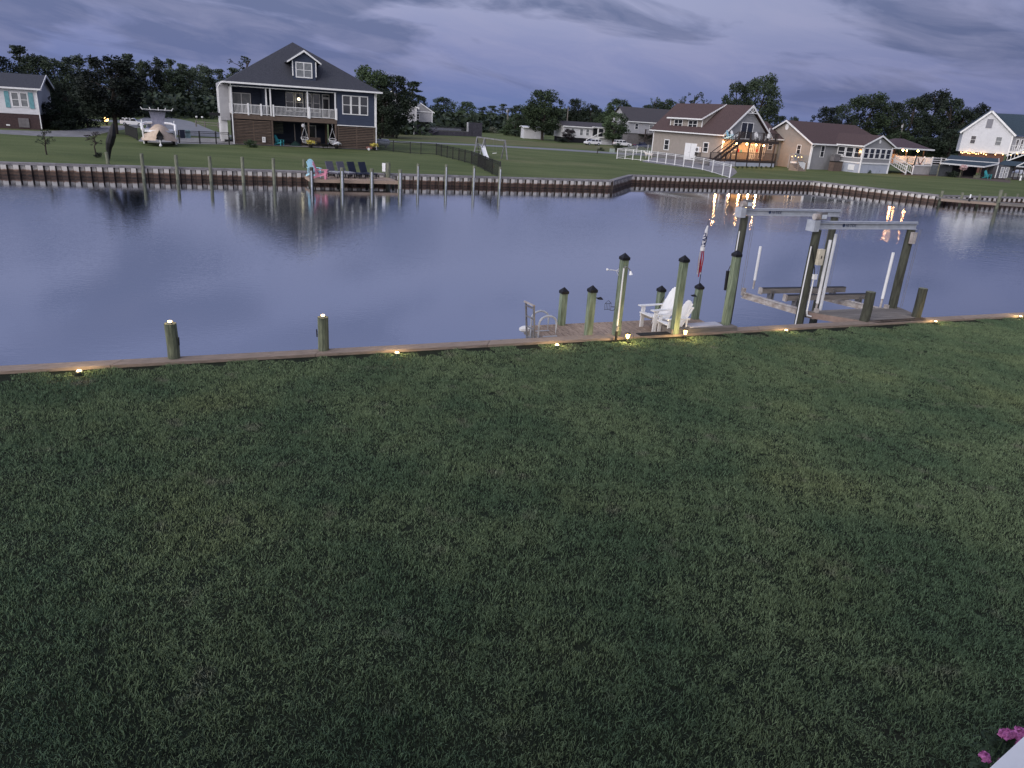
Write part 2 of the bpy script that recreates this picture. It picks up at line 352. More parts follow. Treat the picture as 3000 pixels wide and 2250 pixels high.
dmb = MB(); pts = [tuple(p) for p in SH]+[(1500, 700, 0), (1500, 2500, 0), (-1500, 2500, 0), (-1500, -580, 0)]
n_ = len(pts); dmb.add(pts+[(x, y, -1.6) for x, y, z in pts[:7]], [tuple(range(n_))]+[(i+1, i, n_+i, n_+i+1) for i in range(6)])
tag(dmb.build('far_ground', far_lawn), kind='structure')
def nearY(x): return 11.78+(x+8.83)*.4073
near_base = lawnmat('near_lawn_soil', (.012, .017, .011), (.018, .023, .013), (.030, .028, .02), .5)
nb_ = MB(); nb_.add([(-120, nearY(-120)-.02, 0), (-120, -300, 0), (200, -300, 0), (200, nearY(200)-.02, 0), (-120, nearY(-120)-.02, -1.6), (200, nearY(200)-.02, -1.6)], [(0, 1, 2, 3), (3, 5, 4, 0)])
tag(nb_.build('near_lawn', near_base), kind='structure')
# ------------------------------------------------------------------ roads, drives, slabs (4 mm steps)
def strip(name, near, far, mat, z): return flat(name, [at(*p) for p in near]+[at(*p) for p in reversed(far)], mat, z=z)
strip('gravel_driveway', [(-60, 392), (0, 392), (120, 399), (255, 402), (330, 384), (420, 372)], [(-60, 380), (0, 380), (120, 384), (215, 381), (290, 371), (400, 364)], gravel, .004)
strip('curved_road', [(180, 353), (300, 356), (420, 365), (470, 378), (520, 396), (640, 402), (700, 402)], [(180, 347), (300, 351), (400, 352), (440, 338), (490, 342), (560, 356), (625, 383)], asphalt, .008)
strip('concrete_apron', [(405, 414), (520, 421), (690, 424)], [(415, 402), (530, 403), (690, 407)], concrete, .012)
strip('back_road', [(1100, 414), (1400, 427), (1640, 441), (1830, 453), (2000, 462)], [(1100, 410.5), (1400, 423), (1640, 436), (1830, 448), (2000, 456)], asphalt, .006)
strip('dry_grass_verge', [(1100, 405), (1400, 419), (1640, 432), (1830, 444)], [(1100, 392), (1400, 404), (1640, 420), (1830, 431)], lawnmat('dry_verge_grass', (.15, .145, .075), (.10, .11, .05), (.18, .17, .10), .1), .003)
strip('gravel_yard', [(1880, 474), (1990, 488), (2060, 498), (2110, 512), (2140, 520)], [(1915, 460), (2000, 468), (2100, 482), (2150, 492), (2160, 505)], gravel, .003)
strip('bare_patch', [(2640, 513), (2790, 518), (2960, 536)], [(2640, 507), (2790, 510), (2960, 526)], dirt, .003)
# ------------------------------------------------------------------ near bulkhead: cap boards, sheet wall
nb = thing('near_bulkhead', 'near bulkhead with long tan timber cap boards along the lawn edge', 'bulkhead')
dv = Vector((1, .4073, 0)).normalized(); nv = Vector((-dv.y, dv.x, 0)); A0 = math.atan2(dv.y, dv.x)
x = -14.0; k = 0
while x < 26:
    ln = 3.62; p = Vector((x, nearY(x), 0))
    q = MB(); q.prism([(0.0, -.02, -.02), (ln-.012, -.02, -.02), (ln+.17, .29, -.02), (.182, .29, -.02)], (0, 0, .075))
    q.build('cap_board', cap_wood, nb, p+Vector((0, 0, .0)), A0); x += ln*dv.x
q = MB(); q.box(-16, .02, -1.6, 30, .10, -.03); q.build('sheet_wall', sheet_m, nb, (0, nearY(0), 0), A0)
q = MB(); q.box(-16, .10, -.30, 30, .20, -.10); q.build('wale', grey_wood, nb, (0, nearY(0), 0), A0)
# ------------------------------------------------------------------ far bulkheads
web_shade_m = M('recess_shade_and_stain', (.05, .038, .032), .8)  # dark pile webs: recess shade put into the colour, with some joint stain
def panelmesh(p, dep=.2):
    q = MB(); pr = [(0, dep), (.02*p, dep), (.10*p, 0), (.55*p, 0), (.66*p, dep), (p, dep)]
    vs = [(a, -b if False else b-dep, z) for z in (-1.6, -.02) for a, b in pr]
    # canal side is -y in the panel frame
    vs = [(a, (b-dep), z) for z in (-1.6, -.02) for a, b in pr]
    q.add(vs, [(i, i+1, 7+i, 6+i) for i in range(5)]); me = q.mesh('sheet_pile', sheet_m); me.materials.append(web_shade_m); me.polygons[1].material_index = 1; me.polygons[3].material_index = 1; return me
def bulk(a, b, p, label, capm):
    d = (b-a); L = d.length; ang = math.atan2(d.y, d.x); t = thing('sheet_pile_bulkhead', label, 'bulkhead', (a.x, a.y, 0), ang, 'bulkheads along the far bank')
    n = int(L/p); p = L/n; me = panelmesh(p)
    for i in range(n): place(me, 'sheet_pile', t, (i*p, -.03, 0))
    x = 0
    while x < L-.01:
        l = min(3.4, L-x); q = MB(); q.box(0, -.26, -.02, l-.015, .20, .05+random.uniform(-.008, .008)); q.build('cap_board', capm, t, (x, 0, 0)); x += l
    q = MB(); q.box(0, -.25, -.10, L, -.19, -.022); q.build('wale', capm, t)
    return t
grey_cap = M('silvery_cap_timber', (.25, .235, .24), .85, (.13, .125, .135), 3, .4, (1, 8, 8), rand=.15)
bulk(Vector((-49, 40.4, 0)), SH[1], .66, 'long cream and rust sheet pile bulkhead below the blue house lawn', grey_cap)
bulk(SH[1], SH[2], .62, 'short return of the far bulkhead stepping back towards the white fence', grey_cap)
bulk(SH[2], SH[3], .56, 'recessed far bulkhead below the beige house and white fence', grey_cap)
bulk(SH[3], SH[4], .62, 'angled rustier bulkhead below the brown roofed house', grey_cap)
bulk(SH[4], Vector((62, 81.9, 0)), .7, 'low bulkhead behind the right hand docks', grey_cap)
# ------------------------------------------------------------------ posts and pilings
def piling(name, p, top, r, mat, label, cat='piling', group=None, lean=(0, 0), base=-1.6, strip_=False):
    t = thing(name, label, cat, (p[0], p[1], 0), random.uniform(0, 6), group)
    q = MB(); seg = []; n = 5
    for i in range(n+1):
        z = base+(top-base)*i/n; w = .012 if 0 < i < n else 0
        seg.append((lean[0]*(z-base)+random.uniform(-w, w), lean[1]*(z-base)+random.uniform(-w, w), z))
    q.tube(seg, [r*(1.04-.08*i/n) for i in range(n+1)], 12); q.build('shaft', mat, t, smooth=False)
    q = MB(); q.tube([(seg[-1][0], seg[-1][1], top), (seg[-1][0], seg[-1][1], top+.006)], r*.9, 12); q.build('end_grain', far_wood, t)
    return t
ang_pos = ['leftmost pale piling of the far bank, beside the furled black umbrella', 'second pale piling on the far bank, right of the furled umbrella', 'pale piling on the far bank straight below the covered boat', 'pale piling on the far bank below the blue house fence corner', 'pale piling below the left corner of the blue house', 'pale piling below the slatted screen of the blue house', 'pale piling left of the far dock, below the teal chair']
spots = [((320, 514), (312, 446)), ((422, 523), (414, 450)), ((521, 526), (517, 454)), ((619, 531), (617, 458)), ((714, 536), (710, 460)), ((804, 540), (802, 464)), ((892, 520), (889, 467))]
for (b, t_), lb in zip(spots, ang_pos):
    p = at(*b, WZ if b[1] > 515 or b[0] == 320 else 0); piling('far_piling', p, hpx(t_, p), .11, far_wood, lb, group='pilings along the far bulkhead')
for b, t_, lb in [((1224, 542), (1225, 480), 'white striped piling just right of the far dock'), ((1306, 545), (1306, 482), 'second white striped piling right of the far dock'), ((1387, 548), (1388, 486), 'white striped piling below the bend of the black fence'), ((1463, 552), (1466, 489), 'white striped piling where the black fence meets the canal')]:
    p = at(*b, WZ); h = hpx(t_, p); t = piling('far_piling', p, h, .11, far_wood, lb, group='pilings along the far bulkhead')
    t.rotation_euler = (0, 0, 0); q = MB(); q.tube([(.03, -.15, -1.2), (.03, -.13, h-.18)], .045, 8); q.build('white_pipe', alu, t)
# right-hand docks' pilings
for b, t_, lb, r in [((2754, 592), (2761, 559), 'dock piling with flat white lamp top at the end of the rusty bulkhead', .13), ((2812, 598), (2818, 564), 'plain piling of the right dock, left of the small white post light', .12), ((2863, 602), (2870, 569), 'plain piling of the right dock, right of the small white post light', .12), ((2920, 607), (2927, 556), 'tallest grey piling of the right hand dock with a frayed top', .16), ((2939, 594), (2941, 566), 'short grey piling behind the tallest right hand dock piling', .14), ((2975, 595), (2980, 568), 'slim leaning piling at the far right dock', .1)]:
    p = at(*b, -.6); piling('dock_piling', p, hpx(t_, p), r, far_wood, lb, group='pilings of the right hand docks')
p = at(2761, 560, 0)
# ------------------------------------------------------------------ right hand dock
d0 = at(2756, 588, -.35); d1 = at(2918, 601, -.35); dd = d1-d0; t = thing('right_dock', 'low dark dock with pale edge beam along the right hand bulkhead', 'dock', (d0.x, d0.y, 0), math.atan2(dd.y, dd.x))
q = MB(); q.box(0, 0, -.38, dd.length, .07, -.17); q.build('edge_beam', cap_wood, t)
for i in range(int(dd.length/.5)):
    q = MB(); q.box(0, .075, -.17, .48, 1.9, -.13); q.build('plank', grey_wood, t, (i*.5, 0, 0))
t = thing('right_dock', 'grey dock edge at the far right behind the tall piling', 'dock', (d1.x+.6, d1.y+.4, 0), math.atan2(dd.y, dd.x)+.1)
q = MB(); q.box(0, 0, -.38, 9, .07, -.2); q.build('edge_beam', grey_wood, t)
q = MB(); q.box(0, .075, -.2, 9, 1.6, -.16); q.build('deck', grey_wood, t)
p = at(2839, 590, -.15); t = thing('dock_light', 'small white topped post light on the right hand dock', 'post light', p)
q = MB(); q.tube([(0, 0, 0), (0, 0, .3)], .1, 8); q.build('base', black, t); q = MB(); q.tube([(0, 0, .3), (0, 0, .62)], .06, 8); q.build('lamp', white, t)
# ------------------------------------------------------------------ windows, doors
def window(parent, u, v, z0, z1, w, rz=0.0, bars=(1, 1), mat=None, fr=.08, prefix='window', vbar=1):
    f = MB(); h = z1-z0
    f.box(0, -.05, 0, w, .0, fr).box(0, -.05, h-fr, w, 0, h).box(0, -.05, fr, fr, 0, h-fr).box(w-fr, -.05, fr, w, 0, h-fr)
    for i in range(1, bars[1]+1): zz = h*i/(bars[1]+1); f.box(fr, -.045, zz-.025, w-fr, 0, zz+.025)
    for i in range(1, bars[0]): xx = w*i/bars[0]; f.box(xx-.04, -.045, fr, xx+.04, -.002, h-fr)
    o = f.build(prefix, white, parent, (u, v, z0), rz)
    g = MB(); g.add([(fr*.8, -.012, fr*.8), (w-fr*.8, -.012, fr*.8), (w-fr*.8, -.012, h-fr*.8), (fr*.8, -.012, h-fr*.8)], [(0, 1, 2, 3)]); g.build('pane', mat or glass, o)
    return o
def wall(parent, u0, v0, z0, u1, v1, z1, mat, name='wall', label=None):
    q = MB(); q.box(u0, v0, z0, u1, v1, z1); return q.build(name, mat, parent, label=label)
def gable(parent, u0, u1, ztop, zap, v0, v1, mat, name='gable_wall'):
    q = MB(); q.prism([(u0, v0, ztop), (u1, v0, ztop), ((u0+u1)/2, v0, zap)], (0, v1-v0, 0)); return q.build(name, mat, parent)
def slab(parent, poly, mat, th=.14, name='roof'):
    q = MB(); q.prism(poly, (0, 0, -th)); return q.build(name, mat, parent)
def rail(parent, a, b, h=.95, step=.13, mat=white, post=True, bal=True, bname='baluster', tw=.07, bw=.035):
    a = Vector(a); b = Vector(b); up = Vector((0, 0, h)); L = (b-a).length
    q = MB(); q.bar(a+up, b+up, tw, .06); q.build('handrail', mat, parent); q = MB(); q.bar(a+Vector((0, 0, .1)), b+Vector((0, 0, .1)), tw*.8, .05); q.build('bottom_rail', mat, parent)
    if bal:
        me = MB().box(-bw/2, -bw/2, .1, bw/2, bw/2, h-.02).mesh(bname, mat); n = int(L/step)
        for i in range(1, n): place(me, bname, parent, a+(b-a)*(i/n))
def posts(parent, pts, w, z0, z1, mat, name='post'):
    me = MB().box(-w/2, -w/2, z0, w/2, w/2, z1).mesh(name, mat)
    for p in pts: place(me, name, parent, (p[0], p[1], 0))
# ------------------------------------------------------------------ BLUE HOUSE
BO = Vector((-31.22, 81.23, 0)); BA = R_(23.8)
bh = thing('blue_house', 'dark blue stilt house with charcoal hip roof and white railed balcony', 'house', BO, BA)
def bw(u, v, z=0.0): return BO+Vector((u*math.cos(BA)-v*math.sin(BA), u*math.sin(BA)+v*math.cos(BA), z))
tag(flat('house_slab', [bw(-.2, -.35), bw(15.6, -.35), bw(15.6, 11), bw(-1, 11)], concrete, z=.05), kind='structure')
wall(bh, 10.9, .02, 2.52, 15.2, 11, 6.12, blue_siding)
wall(bh, 3.62, 4, 3.0, 10.9, 11, 6.12, blue_siding); wall(bh, 0.05, 5.2, 3.0, 3.6, 11, 6.12, blue_siding); wall(bh, 3.45, .5, 3.06, 3.62, 5.2, 5.86, blue_siding, label=None)
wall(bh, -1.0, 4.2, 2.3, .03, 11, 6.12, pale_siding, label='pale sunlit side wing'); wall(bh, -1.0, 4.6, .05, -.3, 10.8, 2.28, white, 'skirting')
wall(bh, 0.0, -.02, 5.84, 10.88, .16, 6.14, blue_siding, 'header_beam'); wall(bh, 0.1, -.05, 5.78, 10.88, -.022, 5.86, white, 'beam_trim')
wall(bh, 0, .16, 6.02, 10.9, 5.2, 6.12, white, 'porch_ceiling')
wall(bh, 0, 0.03, 2.98, 10.88, 5.2, 3.06, brown_wood, 'porch_floor'); wall(bh, -.02, -.04, 2.62, 10.9, .03, 3.03, brown_wood, 'rim_joist')
wall(bh, 10.9, -.03, 2.46, 15.22, .015, 2.54, white, 'sill_trim'); wall(bh, 15.1, -.03, 2.54, 15.24, .02, 6.1, white, 'corner_board')
posts(bh, [(.08, .05), (3.95, .05), (7.8, .05), (10.76, .05), (3.55, .4)], .15, 3.06, 5.84, white, 'porch_post'); posts(bh, [(.08, 2.6), (.08, 4.0)], .12, 3.06, 5.84, white, 'porch_post')
posts(bh, [(4.0, 0.05), (7.82, .05), (10.75, .05)], .17, .05, 2.6, brown_wood, 'stilt'); posts(bh, [(7.5, 3.0), (4.4, 4), (10.3, 4)], .2, .05, 2.95, brown_wood, 'stilt')
for a, b in ((.2, 3.85), (4.12, 7.7), (7.95, 10.65)): rail(bh, (a, -.01, 3.08), (b, -.01, 3.08), .98)
posts(bh, [(4.2, -.03), (7.95, -.03), (10.85, -.03), (1.65, -.03), (2.95, -.03)], .17, 3.02, 4.22, white, 'newel')
rail(bh, (-.02, .2, 3.08), (-.02, 4.1, 3.08), .98)
window(bh, .35, 5.19, 3.1, 5.22, 2.0, bars=(2, 0), mat=curtain, prefix='sliding_door')
for u, w in ((5.95, .9), (6.95, .92), (8.08, .78), (8.94, .8)): window(bh, u, 3.99, 3.6, 5.62, w)
window(bh, 9.95, 3.99, 3.08, 5.25, .85, bars=(1, 0), prefix='door', fr=.14); window(bh, 9.95, 3.985, 5.27, 5.62, .85, bars=(1, 0), prefix='transom')
for i in range(3): window(bh, 11.52+i*.96, .015, 3.67, 5.66, .94, fr=.09)
window(bh, -1.01, 8.6, 3.4, 5.5, .8, -PI/2)
window(bh, -1.01, 6.4, 3.3, 5.6, .9, -PI/2)
o = MB().ball((0, 0, 0), .17, 8).build('lamp_globe', lit_window, bh, (7.35, 3.6, 4.95)); MB().box(-.02, -.02, .15, .02, .02, 1.07).build('lamp_stem', black, o)
# under-croft
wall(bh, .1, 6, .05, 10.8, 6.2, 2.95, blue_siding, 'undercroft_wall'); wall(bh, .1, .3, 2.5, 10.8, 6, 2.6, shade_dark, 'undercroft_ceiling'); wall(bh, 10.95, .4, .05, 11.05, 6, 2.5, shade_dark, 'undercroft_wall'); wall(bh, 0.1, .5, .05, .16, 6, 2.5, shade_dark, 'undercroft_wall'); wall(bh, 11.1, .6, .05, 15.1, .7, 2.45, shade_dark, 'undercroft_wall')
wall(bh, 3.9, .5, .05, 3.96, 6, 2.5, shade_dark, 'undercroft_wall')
window(bh, 8.25, 5.99, .08, 2.2, 1.25, bars=(1, 0), prefix='glazed_door', fr=.12)
for i in range(16):
    q = MB(); q.box(0, 0, 0, 3.62, .04, .095); q.build('slat', brown_wood, bh, (.25, 0.02, .12+i*.152))
for i in range(13):
    q = MB(); q.box(0, 0, 0, 4.15, .04, .10); q.build('slat', brown_wood, bh, (11.0, .03, .12+i*.178))
posts(bh, [(11.02, .1), (13.1, .1), (15.1, .1), (.2, .1), (2.1, .1)], .1, .05, 2.5, brown_wood, 'screen_post')
for i in range(8): q = MB(); q.box(0, 0, 0, 1.3, .03, .06); q.build('slat', far_wood, bh, (4.1, 2.5, 1.25+i*.15))
# roof
e0, e1, f0, f1, ze, zr = -.62, 15.82, -.52, 11.5, 6.2, 10.88
bev = []
rA, rB = (7.2, 5.5, zr), (7.2, 5.5, zr)
q = MB(); vs = [(e0, f0, ze), (e1, f0, ze), (e1, f1, ze), (e0, f1, ze), (7.2, 5.9, zr)]
q.add(vs, [(0, 1, 4), (1, 2, 4), (2, 3, 4), (3, 0, 4)]); q.add([(e0, f0, ze-.005), (e1, f0, ze-.005), (e1, f1, ze-.005), (e0, f1, ze-.005)], [(3, 2, 1, 0)]); q.build('roof', dark_shingle, bh)
for nm, bx in (('gutter', (e0-.05, f0-.12, ze-.14, e1+.05, f0-.003, ze+.03)), ('gutter', (e0-.12, f0, ze-.14, e0-.003, f1, ze+.03)), ('fascia', (e1+.003, f0, ze-.14, e1+.1, f1, ze+.03))): q = MB(); q.box(*bx); q.build(nm, white, bh)
for u, v in ((.02, -.14), (15.26, -.1)): q = MB(); q.bar((u, v, .06), (u, v, 5.7), .11, .08, (0, 1, 0)); q.bar((u, v, 5.66), (u, f0-.1, 6.08), .09, .07); q.build('downspout', white, bh)
q = MB(); q.bar((-1.05, 4.3, .06), (-1.05, 4.3, 5.7), .1, .08, (0, 1, 0)); q.bar((-1.05, 4.3, 5.66), (-.75, 3.9, 6.08), .08, .07); q.build('downspout', white, bh)
# dormer
dr = bh
q = MB(); q.prism([(6.45, .45, 6.85), (8.8, .45, 6.85), (8.8, .45, 8.85), (7.62, .45, 9.65), (6.45, .45, 8.85)], (0, 3.2, 0)); q.build('dormer_wall', blue_siding, bh)
for sgn in (-1, 1):
    a = (7.62, .1, 9.85); b = (7.62+sgn*1.78, .1, 8.66); q = MB()
    q.prism([a, b, (b[0], b[1]+.0, b[2]-.16), (a[0], a[1], a[2]-.2)], (0, .10, 0)); q.build('dormer_fascia', white, bh)
    q = MB(); q.prism([(7.62, .2, 9.86), (7.62+sgn*1.8, .2, 8.66), (7.62+sgn*1.8, .2, 8.56), (7.62, .2, 9.76)], (0, 4.0, 0)); q.build('dormer_roof', dark_shingle, bh)
window(bh, 6.72, .44, 7.1, 8.66, 1.74, bars=(2, 1), mat=curtain, fr=.1)
for u in (6.38, 8.8): q = MB(); q.box(u, .4, 7.25, u+.1, .52, 8.75); q.build('corner_board', white, bh)
# ------------------------------------------------------------------ seats
def adirondack(name, label, mat, loc, rz, s=1.0, group=None):
    t = thing(name, label, 'chair', loc, rz, group); t.scale = (s*.9, s, s)
    # faces -y; width along x
    for x_ in (-.29, .29):
        q = MB(); q.box(x_-.02, -.34, 0, x_+.02, -.24, .54); q.build('front_leg', mat, t)
        q = MB(); q.prism([(x_-.018, -.36, .38), (x_-.018, -.36, .28), (x_-.018, .52, 0), (x_-.018, .58, .08)], (.036, 0, 0)); q.build('side_rail', mat, t)
        q = MB(); q.prism([(x_-.07, -.42, .54), (x_+.06, -.42, .54), (x_+.065, -.2, .54), (x_+.03, .38, .54), (x_-.03, .38, .54)], (0, 0, .026)); q.build('armrest', mat, t)
        q = MB(); q.box(x_-.015, .26, .1, x_+.015, .31, .54); q.build('rear_support', mat, t)
    for i in range(6):
        a = i/5.0; y = -.36+a*.52; z = .385-a*.115; q = MB(); q.bar((-.28, y, z), (.28, y, z), .088, .022); q.build('seat_slat', mat, t)
    for i in range(7):
        x_ = (i-3)*.077; tp = 1.04-(abs(i-3)/3.0)**2.2*.15; fan = 1.02
        a = Vector((x_*.9, .13, .27)); b = Vector((x_*fan, .47, tp)); w = .040
        q = MB(); vs = []
        for p_, ww in ((a, w*.9), (b-Vector((0, .02, .04)), w*1.1), (b, w*.8)):
            vs += [(p_.x-ww, p_.y, p_.z), (p_.x+ww, p_.y, p_.z), (p_.x+ww, p_.y+.02, p_.z-.008), (p_.x-ww, p_.y+.02, p_.z-.008)]
        q.add(vs, [(0, 1, 5, 4), (4, 5, 9, 8), (3, 7, 6, 2), (7, 11, 10, 6), (0, 4, 7, 3), (4, 8, 11, 7), (1, 2, 6, 5), (5, 6, 10, 9), (8, 9, 10, 11), (0, 3, 2, 1)]); q.build('back_slat', mat, t)
    q = MB(); q.bar((-.30, .36, .52), (.30, .36, .52), .05, .03); q.bar((-.27, .46, .85), (.27, .46, .85), .05, .025); q.build('back_brace', mat, t)
    return t
# ------------------------------------------------------------------ NEAR DOCK
DZ = -.08
ND = Vector((.79, nearY(.79)+.33, 0)); dk = thing('near_dock', 'small reddish timber dock with green posts beside the near lawn', 'dock', ND, A0)
def ndw(u, v, z=0.0): return ND+dv*u+nv*v+Vector((0, 0, z))
DL = 5.0; n = int(DL/.15); pme = MB().box(.003, -.02, 0, .143, 1.34, .035).mesh('plank', dock_wood)
for i in range(n): o = place(pme, 'plank', dk, (i*.15, random.uniform(-.004, .004), DZ-.035)); o.rotation_euler.x = 0
q = MB(); q.box(0, 1.34, DZ-.20, DL, 1.39, DZ+.005); q.build('rear_joist', dock_wood, dk)
q = MB(); q.box(-.06, 0, DZ-.20, -.002, 1.39, DZ); q.build('end_joist', grey_wood, dk)
for v in (.2, .7): q = MB(); q.box(0, v, DZ-.23, DL, v+.06, DZ-.037); q.build('joist', grey_wood, dk)
for u in (.12, 2.4, 4.7): q = MB(); q.tube([(u, 1.05, -1.6), (u, 1.05, DZ-.24)], .1, 10); q.build('support_pile', lift_wood, dk)
def gpost(px, z, label, extra=None, w=.15):
    t = thing('green_post', label, 'post', (px[0], px[1], 0), A0+R_(2), 'green square posts with black caps on the near dock')
    q = MB(); q.box(-w/2, -w/2, -1.5, w/2, w/2, z-.04); q.build('shaft', green_wood, t)
    c = w/2+.018; q = MB(); q.box(-c, -c, z-.06, c, c, z); q.add([(-c, -c, z), (c, -c, z), (c, c, z), (-c, c, z), (0, 0, z+.10)], [(0, 1, 4), (1, 2, 4), (2, 3, 4), (3, 0, 4)]); q.build('cap', black, t)
    return t
gpost((1.13, 17.62), .78, 'short green post at the water side of the dock behind the ladder')
gpost((1.70, 16.46), 1.12, 'medium green post standing alone near the left front of the dock')
g3 = gpost((2.36, 16.54), 1.89, 'tall green post carrying the white outdoor shower pipe')
gpost((3.71, 18.70), .75, 'short green post at the water side just left of the white chairs')
gpost((3.81, 17.00), 1.85, 'tall green post in front of the two white garden chairs')
gpost((4.78, 19.10), .80, 'short green post behind the right chair holding the flag pole')
gpost((5.22, 17.75), 1.93, 'tall green post at the right end of the dock by the board')
# shower
sp = thing('outdoor_shower', 'slim white shower pipe with curved head strapped to a tall green post', 'shower', (2.32, 16.2, 0), A0)
q = MB(); q.tube([(0, 0, 0.0), (0, 0, 1.70)], .018, 8); q.build('pipe', white, sp)
q = MB(); q.tube([(0, 0, 1.66), (.0, -.01, 1.72), (.04, -.03, 1.74), (.10, -.06, 1.70), (.13, -.08, 1.64)], .012, 8); q.build('arm', grey_metal, sp)
q = MB(); q.tube([(.13, -.08, 1.65), (.145, -.09, 1.57)], [.018, .045], 10); q.build('shower_head', white, sp)
q = MB(); q.tube([(0, 0, 0), (0, 0, .26)], .03, 8); q.build('foot', black, sp); q = MB(); q.tube([(0, 0, .25), (0, -.01, .37)], .035, 8); q.build('valve', grey_metal, sp)
hb = thing('lantern_bracket', 'small black wire house shaped lantern hanging from the tall shower post', 'lantern', (2.25, 16.35, .72), A0)
q = MB()
for x0, x1 in ((-.28, -.12),):
    for xx in (x0, x0+.04, x0+.08, x0+.12, x1): q.tube([(xx, 0, 0), (xx, 0, .14)], .004, 4)
    q.tube([(x0, 0, 0), (x1, 0, 0)], .005, 4); q.tube([(x0, 0, .14), (x1, 0, .14)], .005, 4); q.tube([(x0, 0, .14), ((x0+x1)/2, 0, .21), (x1, 0, .14)], .006, 4)
q.build('wire_house', black_metal, hb); q = MB(); q.tube([(-.12, 0, .06), (0, 0, .05)], .008, 6); q.tube([(-.14, 0, -.02), (-.05, 0, -.03), (0, 0, .02)], .006, 6); q.build('bracket', black_metal, hb)
br = thing('plant_hook', 'faint white wire plant hook high on the left of the shower post', 'hook', (2.24, 16.36, 1.55), A0)
q = MB(); q.tube([(0, 0, .05), (-.2, 0, .08), (-.29, 0, .08)], .008, 6); q.build('arm', white_metal, br); q = MB(); q.tube([(0, 0, -.05), (-.08, 0, .06), (0, 0, .10)], .005, 5); q.build('brace', white_metal, br); q = MB(); q.ball((-.3, 0, .09), .028, 8); q.build('knob', white, br)
# chairs
adirondack('garden_chair', 'left white slatted garden chair with both arms in view on the dock', white, (3.55, 17.85, DZ), math.atan2(-.46, -.89)+PI/2, 1.0, 'white garden chairs on the near dock')
adirondack('garden_chair', 'right white slatted garden chair half hidden by the tall green post', white, (3.84, 17.37, DZ), math.atan2(-.37, -.93)+PI/2, .82, 'white garden chairs on the near dock')
# ladder + hoops
ld = thing('dock_ladder', 'tall grey ladder leaning against the left end of the near dock', 'ladder', ndw(-.02, .50), A0+R_(8))
for s_ in (-.18, .18): q = MB(); q.bar((-.14, s_, -1.2), (-.34-.0, s_, .72), .045, .03); q.build('stile', grey_metal, ld)
for i in range(7):
    z = -.85+i*.25; x_ = -.14-.2*(z+1.2)/1.92; q = MB(); q.bar((x_, -.18, z), (x_, .18, z), .04, .025); q.build('rung', grey_metal, ld)
q = MB(); q.bar((-.35, -.22, .73), (-.35, .22, .73), .05, .03); q.build('top_bar', rusty, ld)
for v, lb in ((.32, 'near grey ladder hoop rail on the dock edge'), (.78, 'far grey ladder hoop rail on the dock edge')):
    hp = thing('hoop_rail', lb, 'handrail', ndw(.02, v+.1, DZ-.05), A0, 'curved ladder hand rails')
    pts = [(-.12, 0, -.5), (-.12, 0, .38)]+[(.10-.22*math.cos(a), 0, .38+.18*math.sin(a)) for a in [PI*i/8 for i in range(1, 8)]]+[(.32, 0, .38), (.32, 0, .06)]
    q = MB(); q.tube(pts, .026, 8); q.build('hoop', alu, hp); q = MB(); q.box(.0, -.02, .055, .36, .02, .07); q.build('foot_plate', alu, hp)
bm = thing('dock_bumper', 'rounded pale bumper on the left water corner of the near dock', 'bumper', ndw(-.1, 1.2, DZ), A0); q = MB(); q.ball((0, 0, -.02), .12, 10, (1.5, .9, .7)); q.build('pad', white_cloth, bm)
# mat, planter box, board
mt_ = thing('door_mat', 'black rubber mat lying at the front edge of the dock', 'mat', ndw(2.2, -.31), A0); q = MB(); q.box(0, 0, .057, .95, .22, .068); q.build('sheet', rubber, mt_)
bxm = thing('dock_step', 'long low timber step box along the right end of the dock', 'step box', ndw(3.05, -.30), A0)
q = MB(); q.box(0, 0, -.0, 1.9, .05, .17); q.build('front_board', grey_wood, bxm); q = MB(); q.box(0, .051, .02, 1.9, .42, .165); q.build('top_board', grey_wood, bxm)
bd = thing('loose_board', 'pale weathered board resting on the timber step box', 'board', ndw(3.62, -.24, .171), A0+R_(2)); q = MB(); q.box(0, 0, 0, .95, .30, .03); q.build('plank', M('pale_board', (.42, .42, .47), .7, (.33, .33, .37), 4, .2), bd)
# flag on pole
fl = thing('windsock_pole', 'slim dark pole with a hanging stars and stripes windsock', 'windsock', (4.75, 19.04, .74), A0)
q = MB(); q.tube([(0, 0, -.1), (-.02, 0, 1.62)], .011, 6); q.build('pole', black_metal, fl); q = MB(); q.tube([(-.02, 0, 1.62), (-.02, 0, 1.78)], .006, 5); q.build('finial', black_metal, fl)
q = MB(); q.tube([(-.03, -.02, 1.66), (-.05, -.02, 1.52)], [.015, .04], 8); q.build('hood', white_cloth, fl)
q = MB(); q.tube([(-.05, -.02, 1.52), (-.06, -.02, 1.3), (-.08, -.02, 1.12)], [.04, .055, .05], 10); q.build('starred_tube', star_cloth, fl)
q = MB(); q.tube([(-.08, -.02, 1.12), (-.08, -.02, 1.02)], [.055, .06], 10); q.build('white_band', white_cloth, fl)
for i in range(6):
    a = i*PI/3; dx, dy = .05*math.cos(a), .05*math.sin(a); q = MB(); L = .62+.07*math.sin(i*2.1)
    pts = [(-.08+dx+.012*math.sin(k*1.3+i), -.02+dy, 1.02-L*k/5) for k in range(6)]
    vs = []
    for p_ in pts: vs += [(p_[0]-.017, p_[1], p_[2]), (p_[0]+.017, p_[1]+.004, p_[2])]
    q.add(vs, [(2*k, 2*k+1, 2*k+3, 2*k+2) for k in range(5)]); q.build('streamer', red_cloth if i % 3 else white_cloth, fl, label='white streamer' if i % 3 == 0 else None)
ftg = thing('folded_chair_frame', 'dark cord and pale rod leaning behind the left chair', 'fishing rod', (3.68, 18.5, DZ), A0)
ftg.name = 'fishing_rod'
